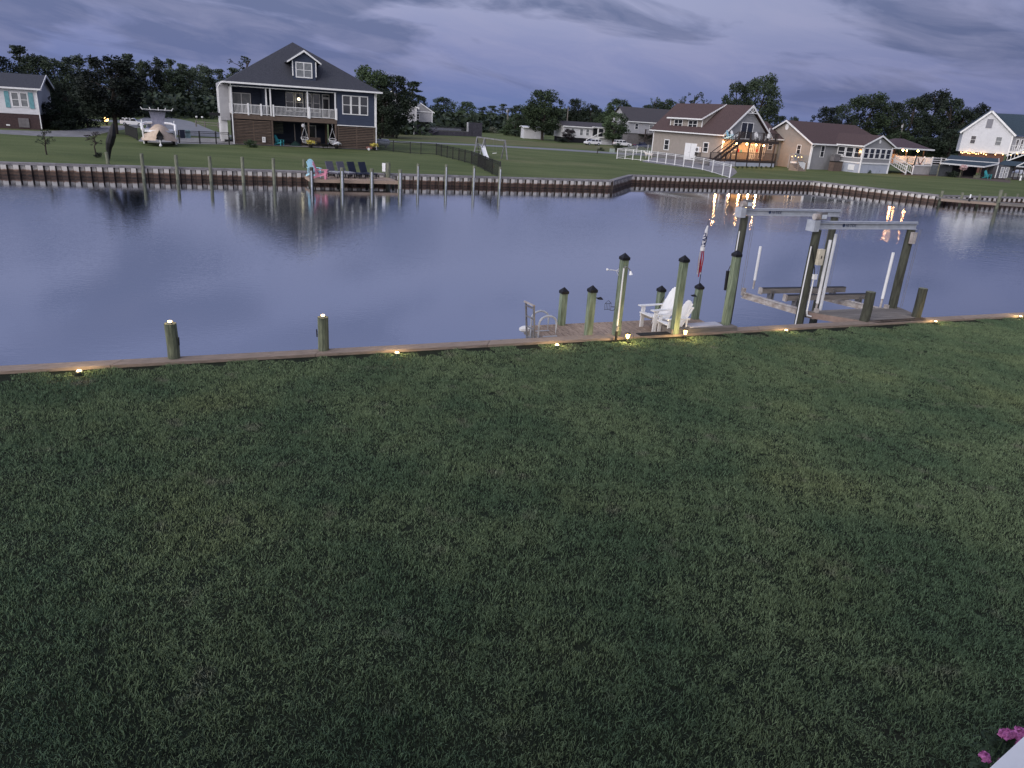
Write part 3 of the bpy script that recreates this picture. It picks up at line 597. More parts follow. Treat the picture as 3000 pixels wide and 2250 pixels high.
q = MB(); q.tube([(-.25, -.1, 0), (.15, 0, .62)], .009, 5); q.build('rod', white_metal, ftg); q = MB(); q.tube([(.02, -.08, .3), (-.06, -.1, .45), (.0, -.08, .62), (.05, -.08, .7)], .012, 5); q.build('cord', black, ftg); q = MB(); q.box(-.02, -.06, 0, .12, .06, .28); q.build('reel_bag', black, ftg)
bl_ = thing('rubber_fender', 'slim black rubber fender on the water side of the right end post', 'fender', (5.13, 17.9, 1.28), A0); q = MB(); q.tube([(0, 0, -.28), (-.02, 0, .2)], .045, 8); q.build('body', black, bl_); q = MB(); q.tube([(-.02, 0, .2), (.03, 0, .34)], .01, 5); q.build('cord', black, bl_)
# black feeder hat on posts
for p_, lb in (((1.90, 16.48, .90), 'tiny black downlight on the side of the medium green post'), ((4.64, 18.96, .56), 'small black hooded light on the short post by the flag pole')):
    t = thing('post_light', lb, 'lamp', p_, A0); q = MB(); q.tube([(0, 0, 0), (0, 0, .05)], [.075, .02], 8); q.build('hood', black, t); q = MB(); q.box(-.1, -.012, .02, 0, .012, .04); q.build('arm', black, t)
# ------------------------------------------------------------------ solar lamps
def solar_disc(p, label):
    t = thing('solar_deck_light', label, 'solar light', (p[0], p[1], p[2]), 0, 'round solar lights along the near bulkhead')
    q = MB(); q.tube([(0, 0, 0), (0, 0, .018)], .055, 12); q.build('rim', grey_metal, t); q = MB(); q.tube([(0, 0, .018), (0, 0, .032)], .034, 12); q.build('lens', solar_glow, t)
    l_ = light('solar_deck_light_lamp', (0, 0, .12), 9.0, (1, .72, .34), .03); l_.parent = t
for (px, py), lb in zip([(232, 1089), (1163, 1035), (1632, 1012), (2303, 969), (2741, 943), (2990, 928)], ['round solar light at the far left of the near bulkhead cap', 'round solar light midway along the near bulkhead cap', 'round solar light on the cap just left of the dock ladder', 'round solar light on the cap between the dock and the boat lift', 'round solar light on the cap right of the wooden pier', 'round solar light on the cap at the right edge of view']):
    p = at(px, py, .06); solar_disc((p.x, p.y, .056), lb)
for p_, lb in (((2.57, 16.2), 'stake solar lantern glowing in the grass by the shower pipe'), ((4.02, 16.86), 'stake solar lantern glowing in front of the timber step box')):
    t = thing('solar_lantern', lb, 'solar lantern', (p_[0], p_[1]-.1, 0), 0, 'stake solar lanterns in the lawn')
    q = MB(); q.tube([(0, 0, 0), (0, 0, .13)], .008, 6); q.build('stake', black, t); q = MB(); q.tube([(0, 0, .12), (0, 0, .17), (0, 0, .225)], [.03, .045, .05], 10); q.build('glass', lantern_glow, t)
    q = MB(); q.tube([(0, 0, .225), (0, 0, .25)], [.06, .05], 12); q.build('cap', black, t)
    l_ = light('lantern_lamp', (0, -.12, .36), 6.0, (1, .70, .30), .05); l_.parent = t; l_ = light('lantern_lamp', (0, -.12, .15), 14.0, (1, .70, .30), .04); l_.parent = t
for p_, h, lb in (((-6.42, 13.0), .73, 'left round piling with a glowing solar light on top'), ((-3.85, 14.05), .74, 'right round piling with a glowing solar light on top')):
    t = piling('mooring_pile', p_, h, .112, green_dark, lb, 'piling', 'round mooring piles by the near lawn', lean=(0, 0)); t.rotation_euler = (0, 0, 0)
    q = MB(); q.tube([(0, 0, h+.006), (0, 0, h+.028)], .05, 12); q.build('solar_rim', grey_metal, t); q = MB(); q.tube([(.0, 0, h+.028), (0, 0, h+.05)], .036, 12); q.build('solar_lens', solar_glow, t)
    s_ = 1 if p_[0] < -5 else -1
    q = MB(); q.bar((s_*.13, 0, h-.42), (s_*.135, 0, h-.26), .012, .02); q.bar((s_*.1, 0, h-.36), (s_*.135, 0, h-.36), .01); q.bar((s_*.1, 0, h-.31), (s_*.135, 0, h-.31), .01); q.build('cleat', black_metal, t)
    l_ = light('solar_pile_lamp', (0, 0, h+.13), 1.2, (1, .70, .34), .03); l_.parent = t
# ------------------------------------------------------------------ BOAT LIFT
N1, N2, F1, F2 = Vector((7.95, 20.1, 0)), Vector((11.15, 21.45, 0)), Vector((6.6, 22.3, 0)), Vector((9.8, 23.6, 0))
LT = 2.36
bl = thing('boat_lift', 'four pile aluminium boat lift with two overhead beams and bunk cradle', 'boat lift', N1, A0)
inv = Matrix.Rotation(-A0, 4, 'Z')
def ll(p, z): q_ = inv @ (Vector(p)-N1); return Vector((q_.x, q_.y, z))
for i, p in enumerate((N1, N2, F1, F2)):
    a = ll(p, -1.6); b = ll(p, LT-.02); q = MB(); q.tube([a, a.lerp(b, .33)+Vector((.01, 0, 0)), a.lerp(b, .66)-Vector((.012, 0, 0)), b], [.13, .125, .12, .115], 12); q.build('pile', lift_wood, bl)
logo_m = M('navy_print', (.03, .05, .12), .5); logo_g = M('pale_print', (.6, .65, .72), .5)
for a_, b_, tx in ((N1, N2, 1), (F1, F2, 1)):
    a = ll(a_, LT); b = ll(b_, LT); d = (b-a).normalized(); a -= d*.12; b += d*.16; L = (b-a).length
    q = MB(); y0 = a.y
    sd = Vector((-d.y, d.x, 0))
    q.bar(a+Vector((0, 0, .01)), b+Vector((0, 0, .01)), .12, .016); q.bar(a+Vector((0, 0, .16)), b+Vector((0, 0, .16)), .12, .016); q.bar(a+Vector((0, 0, .085)), b+Vector((0, 0, .085)), .016, .14)
    o = q.build('overhead_beam', alu, bl)
    rz = math.atan2(d.y, d.x)
    q = MB(); q.tube([a+Vector((0, 0, .20))+sd*-.02, b+Vector((0, 0, .20))+sd*-.02], .022, 8); q.build('drive_shaft', alu, bl)
    # winch gearbox and motor
    c0 = a+Vector((0, 0, 0)); q = MB(); q.box(-.16, -.16, -.05, .02, .14, .24); q.build('gear_plate', alu, bl, c0, rz)
    q = MB(); q.tube([(-.12, -.05, .33), (.06, -.05, .33)], .085, 12); q.build('gearbox', rusty, bl, c0, rz); q = MB(); q.box(.02, -.16, .26, .21, .06, .46); q.build('motor', grey_metal, bl, c0, rz)
    q = MB(); q.add([(.03, -.163, .29), (.2, -.163, .29), (.2, -.163, .40), (.03, -.163, .40)], [(0, 1, 2, 3)]); q.build('motor_label', logo_g, bl, c0, rz)
    # maker's mark: dark dot, word, trailing lines
    s0 = a+d*(L*.27)-sd*.013; q = MB(); q.tube([(0, -.002, .1), (0, .004, .1)], .045, 12); q.build('logo_disc', logo_m, bl, s0, rz)
    tcv = bpy.data.curves.new('beam_lettering', 'FONT'); tcv.body = 'HI-TIDE'; tcv.size = .11; tcv.extrude = .002; tcv.materials.append(logo_m)
    to = bpy.data.objects.new('beam_lettering', tcv); C.objects.link(to); to.parent = bl; to.location = s0+d*.07+Vector((0, 0, .06))-sd*.003; to.rotation_euler = (PI/2, 0, rz)
    q = MB(); q.box(.1, -.002, .06, .95, .002, .066); q.box(.5, -.002, .085, .85, .002, .09); q.build('trailing_lines', logo_g, bl, s0, rz)
CZ = .02
A1, A2, B1, B2 = Vector((7.02, 22.4, 0)), Vector((8.42, 20.3, 0)), Vector((9.22, 22.75, 0)), Vector((10.9, 21.35, 0))
A1, A2 = Vector((6.98, 22.4, 0)), Vector((8.42, 20.2, 0)); B1, B2 = Vector((9.35, 23.2, 0)), Vector((10.9, 21.3, 0))
for a, b in ((A1, A2), (B1, B2)):
    a = ll(a, CZ); b = ll(b, CZ); q = MB(); q.bar(a, b, .14, .02); q.bar(a-Vector((0, 0, .16)), b-Vector((0, 0, .16)), .14, .02); q.bar(a-Vector((0, 0, .08)), b-Vector((0, 0, .08)), .03, .15); q.build('cradle_beam', rusty, bl)
    for e in (a, b): q = MB(); q.box(-.05, -.05, -.1, .05, .05, .14); q.build('cable_pulley', rusty, bl, e)
gp = [(at(2206, 848, 0), 1.35), (A2+Vector((-.0, .05, 0)), 2.05), (at(2578, 904, 0), 1.65), (Vector((8.75, 20.75, 0)), 2.0)]
for p, hh in gp[:3]:
    a = ll(p, CZ); q = MB(); q.tube([a, a+Vector((0, 0, .3))], .03, 8); q.build('guide_stub', rusty, bl); q = MB(); q.tube([a+Vector((0, 0, .28)), a+Vector((0, 0, hh))], .042, 10); q.build('guide_post', white, bl)
a = ll(gp[3][0], -.02); q = MB(); q.tube([a, a+Vector((0, 0, 2.2))], .042, 10); q.build('guide_post', white, bl)
for l0, l1 in (((7.50, 22.35), (10.5, 23.4)), ((8.0, 21.55), (11.0, 22.6))):
    a = ll((l0[0], l0[1], 0), .12); b = ll((l1[0], l1[1], 0), .12); q = MB(); q.bar(a, b, .13, .16); q.build('bunk', grey_wood, bl); q = MB(); q.bar(a+Vector((0, 0, .085)), b+Vector((0, 0, .085)), .135, .012); q.build('bunk_carpet', black, bl)
    d = (b-a).normalized(); q = MB(); q.box(-.05, -.075, -.1, .0, .075, .1); q.build('bunk_end', rusty, bl, a-d*.003, math.atan2(d.y, d.x))
    for f in (.12, .86):
        c = a.lerp(b, f); q = MB(); q.box(-.06, -.09, -.33, -.035, .09, .02); q.box(.035, -.09, -.33, .06, .09, .02); q.build('bunk_bracket', grey_metal, bl, c)
for p in (F1, N1, F2, N2):
    for o_ in (0, .07):
        a = ll(p, 0)+Vector((.32+o_, 0, 0)); q = MB(); q.tube([a+Vector((0, 0, .05)), a+Vector((0, 0, LT))], .006, 4); q.build('lift_cable', grey_metal, bl)
# conduit, control box on the near left pile
a = ll(N1, 0); q = MB(); q.tube([a+Vector((-.15, -.05, -.4)), a+Vector((-.14, -.05, 1.9))], .018, 6); q.build('conduit', white, bl)
q = MB(); q.tube([a+Vector((.09, -.13, 1.15)), a+Vector((.09, -.13, .1)), a+Vector((.13, -.13, -.02)), a+Vector((.28, -.13, -.05))], .022, 8); q.build('conduit', white, bl)
q = MB(); q.box(.03, -.23, 1.42, .2, -.12, 1.85); q.build('control_box', M('cream_plastic', (.60, .55, .44), .5), bl, a); q = MB(); q.box(.1, -.236, 1.6, .13, -.231, 1.68); q.build('switch', black, bl, a); q = MB(); q.box(.03, -.2, 1.02, .14, -.12, 1.16); q.build('outlet_box', white, bl, a)
q = MB(); q.tube([a+Vector((-.13, -.08, 1.95)), a+Vector((-.16, -.12, 1.85)), a+Vector((-.05, -.15, 1.5)), a+Vector((.03, -.16, 1.3)), a+Vector((.05, -.17, 1.12))], .012, 6); q.build('cord', black, bl)
a = ll(N2, 0); q = MB(); q.box(-.13, -.22, 1.98, .02, -.12, 2.3); q.build('pulley_plate', rusty, bl, a)
a = ll(F1, 0); q = MB(); q.tube([a+Vector((-.14, -.05, -.4)), a+Vector((-.14, -.05, 1.9))], .018, 6); q.build('conduit', white, bl)
# stub pilings and pier
piling('stub_piling', (9.5, 19.55), .86, .13, lift_wood, 'stub piling in front of the small grey pier', group='stub pilings by the pier', lean=(.0, 0))
piling('stub_piling', (11.35, 20.42), .88, .125, lift_wood, 'stub piling at the right end of the small grey pier', group='stub pilings by the pier')
pr = thing('timber_pier', 'small weathered grey pier beside the boat lift', 'pier', (8.22, 20.2, 0), A0)
PI_c = [(0, 0), (1.15, -1.32), (3.0, -.95), (3.55, .05)]
for i in range(9):
    f0_, f1_ = i/9.0, (i+1)/9.0
    y0 = -1.35+f0_*1.45; y1 = -1.35+f1_*1.45-.012
    xl = lambda y: max(0, -.87*y)+.0; xr = lambda y: 3.45-max(0, -y)*.28
    q = MB(); q.prism([(xl(y0), y0, 0), (xr(y0), y0, 0), (xr(y1), y1, 0), (xl(y1), y1, 0)], (0, 0, .035)); q.build('plank', grey_wood, pr, (0, 0, .02))
q = MB(); q.bar((0, .02, -.04), (1.2, -1.36, -.04), .05, .16); q.build('side_joist', M('pinkish_timber', (.30, .22, .19), .8, (.2, .15, .13), 4, .3), pr)
q = MB(); q.box(.0, .1, -.14, 3.5, .15, .02); q.build('rear_joist', grey_wood, pr); q = MB(); q.box(-.2, -.75, -.35, .8, -.55, -.15); q.build('cross_beam', grey_wood, pr)
# ------------------------------------------------------------------ near lawn grass (instanced tufts)
def grassmat():
    mt = bpy.data.materials.new('near_grass_blades'); mt.use_nodes = True; t = mt.node_tree; n = t.nodes; l = t.links; p = n['Principled BSDF']; p.inputs['Roughness'].default_value = .75; p.inputs['Specular IOR Level'].default_value = .15
    g = n.new('ShaderNodeNewGeometry')
    def nz(s, d, st=(1, 1, 1)):
        mp = n.new('ShaderNodeMapping'); mp.inputs['Scale'].default_value = st; l.new(g.outputs['Position'], mp.inputs[0])
        z = n.new('ShaderNodeTexNoise'); z.inputs['Scale'].default_value = s; z.inputs['Detail'].default_value = d; l.new(mp.outputs[0], z.inputs['Vector']); return z.outputs['Fac']
    def mr(v, a, b, c, d):
        q = n.new('ShaderNodeMapRange'); l.new(v, q.inputs[0]); q.inputs[1].default_value = a; q.inputs[2].default_value = b; q.inputs[3].default_value = c; q.inputs[4].default_value = d; return q.outputs[0]
    def mix(f, a, b, bt='MIX'):
        q = n.new('ShaderNodeMix'); q.data_type = 'RGBA'; q.blend_type = bt
        for i, v in ((0, f), (6, a), (7, b)):
            if isinstance(v, tuple): q.inputs[i].default_value = (*v, 1)
            elif isinstance(v, float): q.inputs[i].default_value = v
            else: l.new(v, q.inputs[i])
        return q.outputs[2]
    c = mix(mr(nz(.5, 6), .40, .60, 0, 1), (.105, .165, .092), (.165, .225, .118))
    c = mix(mr(nz(.33, 4), .55, .75, 0, .8), c, (.215, .25, .115))
    c = mix(mr(nz(1.7, 3), .62, .78, 0, .7), c, (.23, .21, .17))
    c = mix(g.outputs['Random Per Island'], mix(1.0, c, (.45, .47, .50), 'MULTIPLY'), mix(1.0, c, (1.38, 1.35, 1.35), 'MULTIPLY'))
    l.new(c, p.inputs['Base Color']); return mt
gm = grassmat(); gcol = bpy.data.collections.new('grass_tufts'); PS = .5
for k in range(6):
    q = MB(); rnd = random.Random(50+k)
    for i in range(1150):
        x0, y0 = rnd.uniform(-PS/2, PS/2)*1.12, rnd.uniform(-PS/2, PS/2)*1.12; a = rnd.uniform(0, 2*PI); h = rnd.uniform(.016, .042); w = rnd.uniform(.0020, .0038); ln = rnd.uniform(.2, 1.25)*h
        ca, sa = math.cos(a), math.sin(a); b = rnd.uniform(0, 2*PI); lx, ly = math.cos(b)*ln, math.sin(b)*ln
        q.add([(x0-ca*w, y0-sa*w, 0), (x0+ca*w, y0+sa*w, 0), (x0+lx*.4+ca*w*.8, y0+ly*.4+sa*w*.8, h*.65), (x0+lx*.4-ca*w*.8, y0+ly*.4-sa*w*.8, h*.65), (x0+lx, y0+ly, h*rnd.uniform(.75, 1.05))], [(0, 1, 2, 3), (3, 2, 4)])
    o = bpy.data.objects.new('grass_tuft', q.mesh('grass_tuft', gm)); gcol.objects.link(o)
q = MB(); y = 2.2; gpts = []
while y < 24:
    half = y*.82+2.5; x_ = -half
    while x_ < half+1.5:
        xx, yy = x_+random.uniform(-.06, .06), y+random.uniform(-.06, .06)
        if yy < nearY(xx)-.27: gpts.append((xx, yy, 0))
        x_ += PS*.94
    y += PS*.94
me = bpy.data.meshes.new('lawn_grass'); me.from_pydata(gpts, [], []); me.materials.append(gm); go = bpy.data.objects.new('lawn_grass', me); C.objects.link(go); tag(go, 'dense short green grass covering the near lawn', 'grass', kind='stuff')
ng = bpy.data.node_groups.new('scatter_tufts', 'GeometryNodeTree'); ng.interface.new_socket('Geometry', in_out='INPUT', socket_type='NodeSocketGeometry'); ng.interface.new_socket('Geometry', in_out='OUTPUT', socket_type='NodeSocketGeometry')
gi = ng.nodes.new('NodeGroupInput'); gout = ng.nodes.new('NodeGroupOutput'); ci = ng.nodes.new('GeometryNodeCollectionInfo'); ip = ng.nodes.new('GeometryNodeInstanceOnPoints'); rv = ng.nodes.new('FunctionNodeRandomValue'); rv.data_type = 'FLOAT_VECTOR'
m2p = ng.nodes.new('GeometryNodeMeshToPoints')
ci.inputs['Collection'].default_value = gcol; ci.inputs['Separate Children'].default_value = True; ci.inputs['Reset Children'].default_value = True; ip.inputs['Pick Instance'].default_value = True
rv.inputs[0].default_value = (0, 0, 0); rv.inputs[1].default_value = (0, 0, 2*PI)
rs = ng.nodes.new('FunctionNodeRandomValue'); rs.data_type = 'FLOAT'; rs.inputs[2].default_value = .8; rs.inputs[3].default_value = 1.3
cx = ng.nodes.new('ShaderNodeCombineXYZ'); cx.inputs[0].default_value = 1.05; cx.inputs[1].default_value = 1.05
for a, b in ((gi.outputs[0], m2p.inputs['Mesh']), (m2p.outputs[0], ip.inputs['Points']), (ci.outputs[0], ip.inputs['Instance']), (rv.outputs[0], ip.inputs['Rotation']), (rs.outputs[1], cx.inputs[2]), (cx.outputs[0], ip.inputs['Scale']), (ip.outputs[0], gout.inputs[0])): ng.links.new(a, b)
gmod = go.modifiers.new('scatter', 'NODES'); gmod.node_group = ng
# ------------------------------------------------------------------ generic frame helper
def frame(o, deg):
    a = R_(deg); return lambda u, v, z=0.0: Vector((o[0]+u*math.cos(a)-v*math.sin(a), o[1]+u*math.sin(a)+v*math.cos(a), z))
def louvre(parent, u, v, z, r=.35, rz=0.0):
    q = MB(); vs = [(r*.75*math.cos(2*PI*i/12), 0, r*math.sin(2*PI*i/12)) for i in range(12)]; q.prism(vs, (0, -.05, 0)); q.build('gable_vent', white, parent, (u, v, z), rz)
# ------------------------------------------------------------------ BEIGE HOUSE
BB = (27.08, 107.47); bf = frame(BB, 31)
ho = thing('beige_house', 'beige house with brown roof, long dormer and lamp lit porch', 'house', (BB[0], BB[1], 0), R_(31))
WD, DP = 8.6, 14.8
wall(ho, 0, 0, 0, WD, DP, 4.05, tan_siding); wall(ho, -.03, .02, 0, 0.0, DP, .75, block, 'foundation')
gable(ho, 0.0, WD, 4.03, 7.6, -.02, DP, grey_siding); wall(ho, .02, -.03, 3.35, WD-.02, -.002, 4.05, grey_siding)
wall(ho, -.06, -.06, 0, .1, .08, 4.0, white, 'corner_board'); wall(ho, -.06, DP-.1, 0, .08, DP+.05, 4.0, white, 'corner_board')
for sg in (-1, 1):
    cx = WD/2; ex = cx+sg*(WD/2+.45); sl_ = (7.95-3.98)/(WD/2+.45)
    q = MB(); q.prism([(cx, -.45, 7.98), (ex, -.45, 3.98), (ex, -.45, 3.86), (cx, -.45, 7.84)], (0, DP+.9, 0)); q.build('roof', brown_shingle, ho)
    q = MB(); q.prism([(cx, -.53, 8.02), (ex+sg*.08, -.53, 3.98), (ex+sg*.08, -.53, 3.72), (cx, -.53, 7.72)], (0, .07, 0)); q.build('bargeboard', white, ho)
q = MB(); q.box(-.55, -.5, 3.74, -.47, DP+.5, 3.9); q.build('gutter', white, ho)
for z0, z1 in (((3.3, 0, 6.95), (5.3, 0, 6.95)), ((4.3, 0, 6.95), (4.3, 0, 7.7)), ((4.3, 0, 6.97), (3.75, 0, 7.35)), ((4.3, 0, 6.97), (4.85, 0, 7.35))):
    q = MB(); q.bar((z0[0], -.5, z0[2]), (z1[0], -.5, z1[2]), .06, .09); q.build('fan_truss', white, ho)
# shed dormer on the left slope
q = MB(); q.prism([(.45, 5.0, 4.25), (.45, 5.0, 5.85), (3.6, 5.0, 7.3), (3.2, 5.0, 6.3)], (0, 6.8, 0)); q.build('dormer_wall', tan_siding, ho)
q = MB(); q.prism([(-.05, 4.7, 5.82), (4.3, 4.7, 8.03), (4.3, 4.7, 7.93), (-.05, 4.7, 5.70)], (0, 7.4, 0)); q.build('dormer_roof', brown_shingle, ho)
q = MB(); q.box(-.12, 4.62, 5.66, -.04, 12.15, 5.84); q.build('dormer_fascia', white, ho); q = MB(); q.prism([(-.1, 4.69, 5.86), (4.3, 4.69, 8.06), (4.3, 4.69, 7.88), (-.1, 4.69, 5.66)], (0, -.07, 0)); q.build('dormer_fascia', white, ho)
for v in (5.0, 11.74): q = MB(); q.box(.4, v-.04, 4.25, .46, v+.08, 5.7); q.build('corner_board', white, ho)
window(ho, .44, 10.95, 4.4, 5.62, 1.85, -PI/2, bars=(2, 1), fr=.1); window(ho, .44, 7.9, 4.42, 5.62, 1.95, -PI/2, bars=(2, 1), fr=.1)
window(ho, -.005, 12.1, 1.1, 2.68, 1.15, -PI/2, fr=.12); window(ho, -.005, 3.7, 1.35, 2.75, 1.1, -PI/2, fr=.12)
q = MB(); q.box(-.09, 4.95, .1, 0, 7.35, 2.42); dd_ = q.build('double_door', white, ho); q = MB(); q.box(-.098, 6.13, .12, -.09, 6.16, 2.4); q.box(-.13, 6.3, 1.1, -.09, 6.36, 1.2); q.build('door_seam', grey_metal, dd_)
ac = thing('air_conditioner', 'white outdoor air conditioner on the beige wall beside the double door', 'air conditioner', bf(-.35, 4.3, 1.3), R_(31)); q = MB(); q.box(-.2, -.45, 0, .2, .45, .75); q.build('case', white, ac); q = MB(); q.tube([(-.215, 0, .37), (-.2, 0, .37)], .27, 14); q.build('fan_grille', grey_metal, ac); q = MB(); q.box(-.15, -.4, -.5, .3, -.35, 0); q.box(-.15, .35, -.5, .3, .4, 0); q.build('bracket', grey_metal, ac)
# porch: lower deck, upper deck, stairs
pm = M('dark_deck_timber', (.058, .045, .042), .8, (.035, .028, .028), 4, .3, rand=.12); P0 = -3.0
window(ho, 3.0, -.035, 3.5, 5.72, 2.4, bars=(2, 0), prefix='sliding_door')
for u, z0, z1, w in ((1.9, 1.3, 2.75, 1.0), (9.0-.9, 1.3, 2.75, .45)): window(ho, u, -.005, z0, z1, w, mat=curtain)
window(ho, 5.4, -.005, .95, 2.85, 1.15, mat=curtain, prefix='door', bars=(3, 2)); window(ho, 7.3, -.005, .95, 2.9, .9, prefix='glazed_door', bars=(1, 0))
pd = ho
q = MB(); q.box(-2.2, P0, .72, WD-.9, -.02, .8); q.build('porch_floor', pm, ho); q = MB(); q.box(-2.2, P0-.04, .5, WD-.9, P0, .82); q.build('rim_joist', pm, ho)
for i in range(6): q = MB(); q.box(0, 0, 0, 1.28, .05, .5); q.build('skirting_panel', M('pale_skirting', (.42, .45, .52), .6, (.36, .39, .46), 2), ho, (-.1+i*1.3, P0-.03, 0.0))
q = MB(); q.box(-.3, P0, 3.28, WD-.9, -.05, 3.42); q.build('upper_deck', pm, ho); q = MB(); q.box(-.3, P0-.05, 3.1, WD-.85, P0, 3.44); q.build('rim_joist', pm, ho)
posts(ho, [(-.15, P0), (2.05, P0), (4.55, P0), (7.0, P0)], .16, 0, 4.45, pm)
posts(ho, [(-2.1, P0), (WD-1.0, P0)], .14, 0, 1.85, pm)
lat = M('pink_lit_railing', (.30, .22, .20), .6, (.24, .18, .17), 3)
for a, b in (((-.15, P0, .8), (7.6, P0, .8)), ((-2.1, P0, .8), (-.15, P0, .8))): rail(ho, a, b, 1.0, .14, pm, bw=.03)
rail(ho, (-.15, P0, 3.42), (7.6, P0, 3.42), 1.02, .14, pm, bw=.02); rail(ho, (7.6, P0, 3.42), (7.6, -.05, 3.42), 1.02, .14, pm, bw=.02)
# exterior stair up to the upper deck, treads seen from the side
for vv in (P0-.02, P0-1.0):
    q = MB(); q.prism([(-4.6, vv, .75), (-.4, vv, 3.45), (-.4, vv, 3.1), (-4.6, vv, .4)], (0, .05, 0)); q.build('stringer', pm, ho)
    q = MB(); q.bar((-4.7, vv, 1.75), (-.4, vv, 4.45), .06, .09); q.build('stair_rail', pm, ho)
for i in range(13): q = MB(); q.box(-4.5+i*.33, P0-1.0, .72+i*.212, -4.22+i*.33, P0-.02, .76+i*.212); q.build('tread', pm, ho)
q = MB()
for i in range(22):
    f = i/21; q.bar((-4.6+4.2*f, P0-1.0, .8+2.7*f), (-4.6+4.2*f, P0-1.0, 1.75+2.7*f), .03)
q.build('stair_balusters', pm, ho)
q = MB(); q.box(-6.0, P0-1.1, .62, -2.2, -.5, .72); q.build('side_deck', pm, ho); rail(ho, (-6.0, P0-1.1, .72), (-2.2, P0-1.1, .72), 1.0, .14, pm); posts(ho, [(-6, P0-1.1), (-4.1, P0-1.1), (-2.3, P0-1.1)], .12, 0, 1.75, pm)
for i, (u, w) in enumerate(((-6.0, 2.6), (-3.3, 2.0))):
    q = MB(); q.box(0, 0, 0, w, .04, .62); 
    o = q.build('lattice_panel', M('white_lattice', (.48, .48, .52), .6, (.30, .30, .35), 18, lo=.45, hi=.55), ho, (u, P0-1.16, .02))
for i, (u, z, e) in enumerate(((-.9, 2.98, 1), (1.0, 2.95, 1), (3.0, 2.92, 1), (4.85, 2.86, 1), (6.4, 2.84, 1))):
    p = bf(u, -1.6 if i else -1.0, z-.02)
    t = thing('porch_lamp', ['porch lamp glowing behind the outdoor stair', 'porch lamp at the left under the upper deck', 'middle porch lamp under the upper deck', 'porch lamp right of the middle post under the upper deck', 'rightmost porch lamp under the upper deck'][i], 'lamp', p, 0, 'lamps under the beige house deck')
    MB().tube([(0, 0, .12), (0, 0, .3)], .02, 6).build('stem', black, t); MB().ball((0, 0, 0), .12, 10).build('globe', warm, t)
    l_ = light('porch_lamp_light', (0, 0, -.2), 170, (1, .52, .22), .12); l_.parent = t
for u, z, c_ in ((3.2, 1.9, red_cloth), (3.75, 1.85, teal), (6.9, 2.05, red_cloth)):
    t = thing('wall_ornament', {3.2: 'red oval ornament on the lit porch wall', 3.75: 'teal oval ornament on the lit porch wall', 6.9: 'dark red wreath on the porch wall right of the door'}[u], 'wall ornament', bf(u, -.05, z), R_(31)); q = MB(); q.ball((0, 0, 0), .2, 8, (.8, .15, 1.2)); q.build('disc', c_, t)
t = thing('porch_table', 'small white table with chairs on the lit porch', 'table', bf(4.3, -1.8, .8), R_(31)); q = MB(); q.tube([(0, 0, .68), (0, 0, .72)], .45, 12); q.build('top', white, t); [MB().box(a-.02, b-.02, 0, a+.02, b+.02, .68).build('leg', white, t) for a in (-.3, .3) for b in (-.2, .2)]
for i, (u, v, r, mt_2, lb) in enumerate(((-1.2, -1.2, .3, teal, 'pale teal garden chair at the top of the outdoor stair'), (.9, -1.0, .1, white, 'round backed white chair left of the upper deck door'), (5.2, -1.2, -.4, white, 'white chair right of the upper deck door'), (7.2, -1.4, -1.1, white, 'white chair turned sideways at the right end of the upper deck'))):
    adirondack('deck_chair', lb, paleblue if mt_2 is teal else mt_2, bf(max(u, -.1), v, 3.43), R_(31)+r, 1.08, 'chairs on the beige house upper deck')
# low plants along the skirting
for i in range(9):
    pass
# ------------------------------------------------------------------ BROWN-ROOFED HOUSE
GB = (39.99, 109.07); gf = frame(GB, 31)
hb2 = thing('brown_roofed_house', 'low grey house with long brown roof and glazed sunroom', 'house', (GB[0], GB[1], 0), R_(31))
wall(hb2, 0, 0, 0, 18, 9.7, 3.6, grey_siding); wall(hb2, -.02, 0.0, .0, 0, 9.7, 3.6, tan_siding, 'gable_wall')
q = MB(); q.prism([(-.02, 0, 3.58), (-.02, 9.7, 3.58), (-.02, 4.86, 6.2)], (.3, 0, 0)); q.build('gable_wall', tan_siding, hb2)
q = MB(); q.prism([(-.35, -.4, 3.52), (18.4, -.4, 3.52), (15.2, 4.86, 6.42), (-.35, 4.86, 6.42)], (0, 0, -.12)); q.build('roof', brown_shingle, hb2)
q = MB(); q.prism([(-.35, 10.1, 3.52), (18.4, 10.1, 3.52), (15.2, 4.86, 6.42), (-.35, 4.86, 6.42)], (0, 0, -.12)); q.build('roof', brown_shingle, hb2); q = MB(); q.prism([(18.4, -.4, 3.52), (18.4, 10.1, 3.52), (15.2, 4.86, 6.42)], (0, 0, -.12)); q.build('roof', brown_shingle, hb2)
for sg in (0, 1):
    e = (-.4, -.45, 3.5) if not sg else (-.4, 10.15, 3.5); q = MB(); q.prism([e, (-.4, 4.86, 6.45), (-.4, 4.86, 6.2), (e[0], e[1], 3.28)], (-.07, 0, 0)); q.build('bargeboard', white, hb2)
q = MB(); q.box(-.4, -.5, 3.36, 5.2, -.41, 3.54); q.build('gutter', white, hb2); wall(hb2, -.06, -.06, 0, .1, .06, 3.5, white, 'corner_board')
q = MB(); q.bar((.12, -.12, .05), (.12, -.12, 3.1), .1, .1); q.bar((.12, -.12, 3.08), (.4, -.45, 3.4), .09); q.build('downspout', white, hb2)
window(hb2, 2.05, -.005, 1.7, 3.3, .85); window(hb2, -.03, 2.45, 1.9, 3.2, .75, -PI/2); louvre(hb2, -.03, 4.86, 5.5, .42, -PI/2)
q = MB(); q.tube([(9.5, 1.6, 4.5), (9.5, 1.6, 5.0)], .05, 8); q.build('roof_vent', white, hb2)
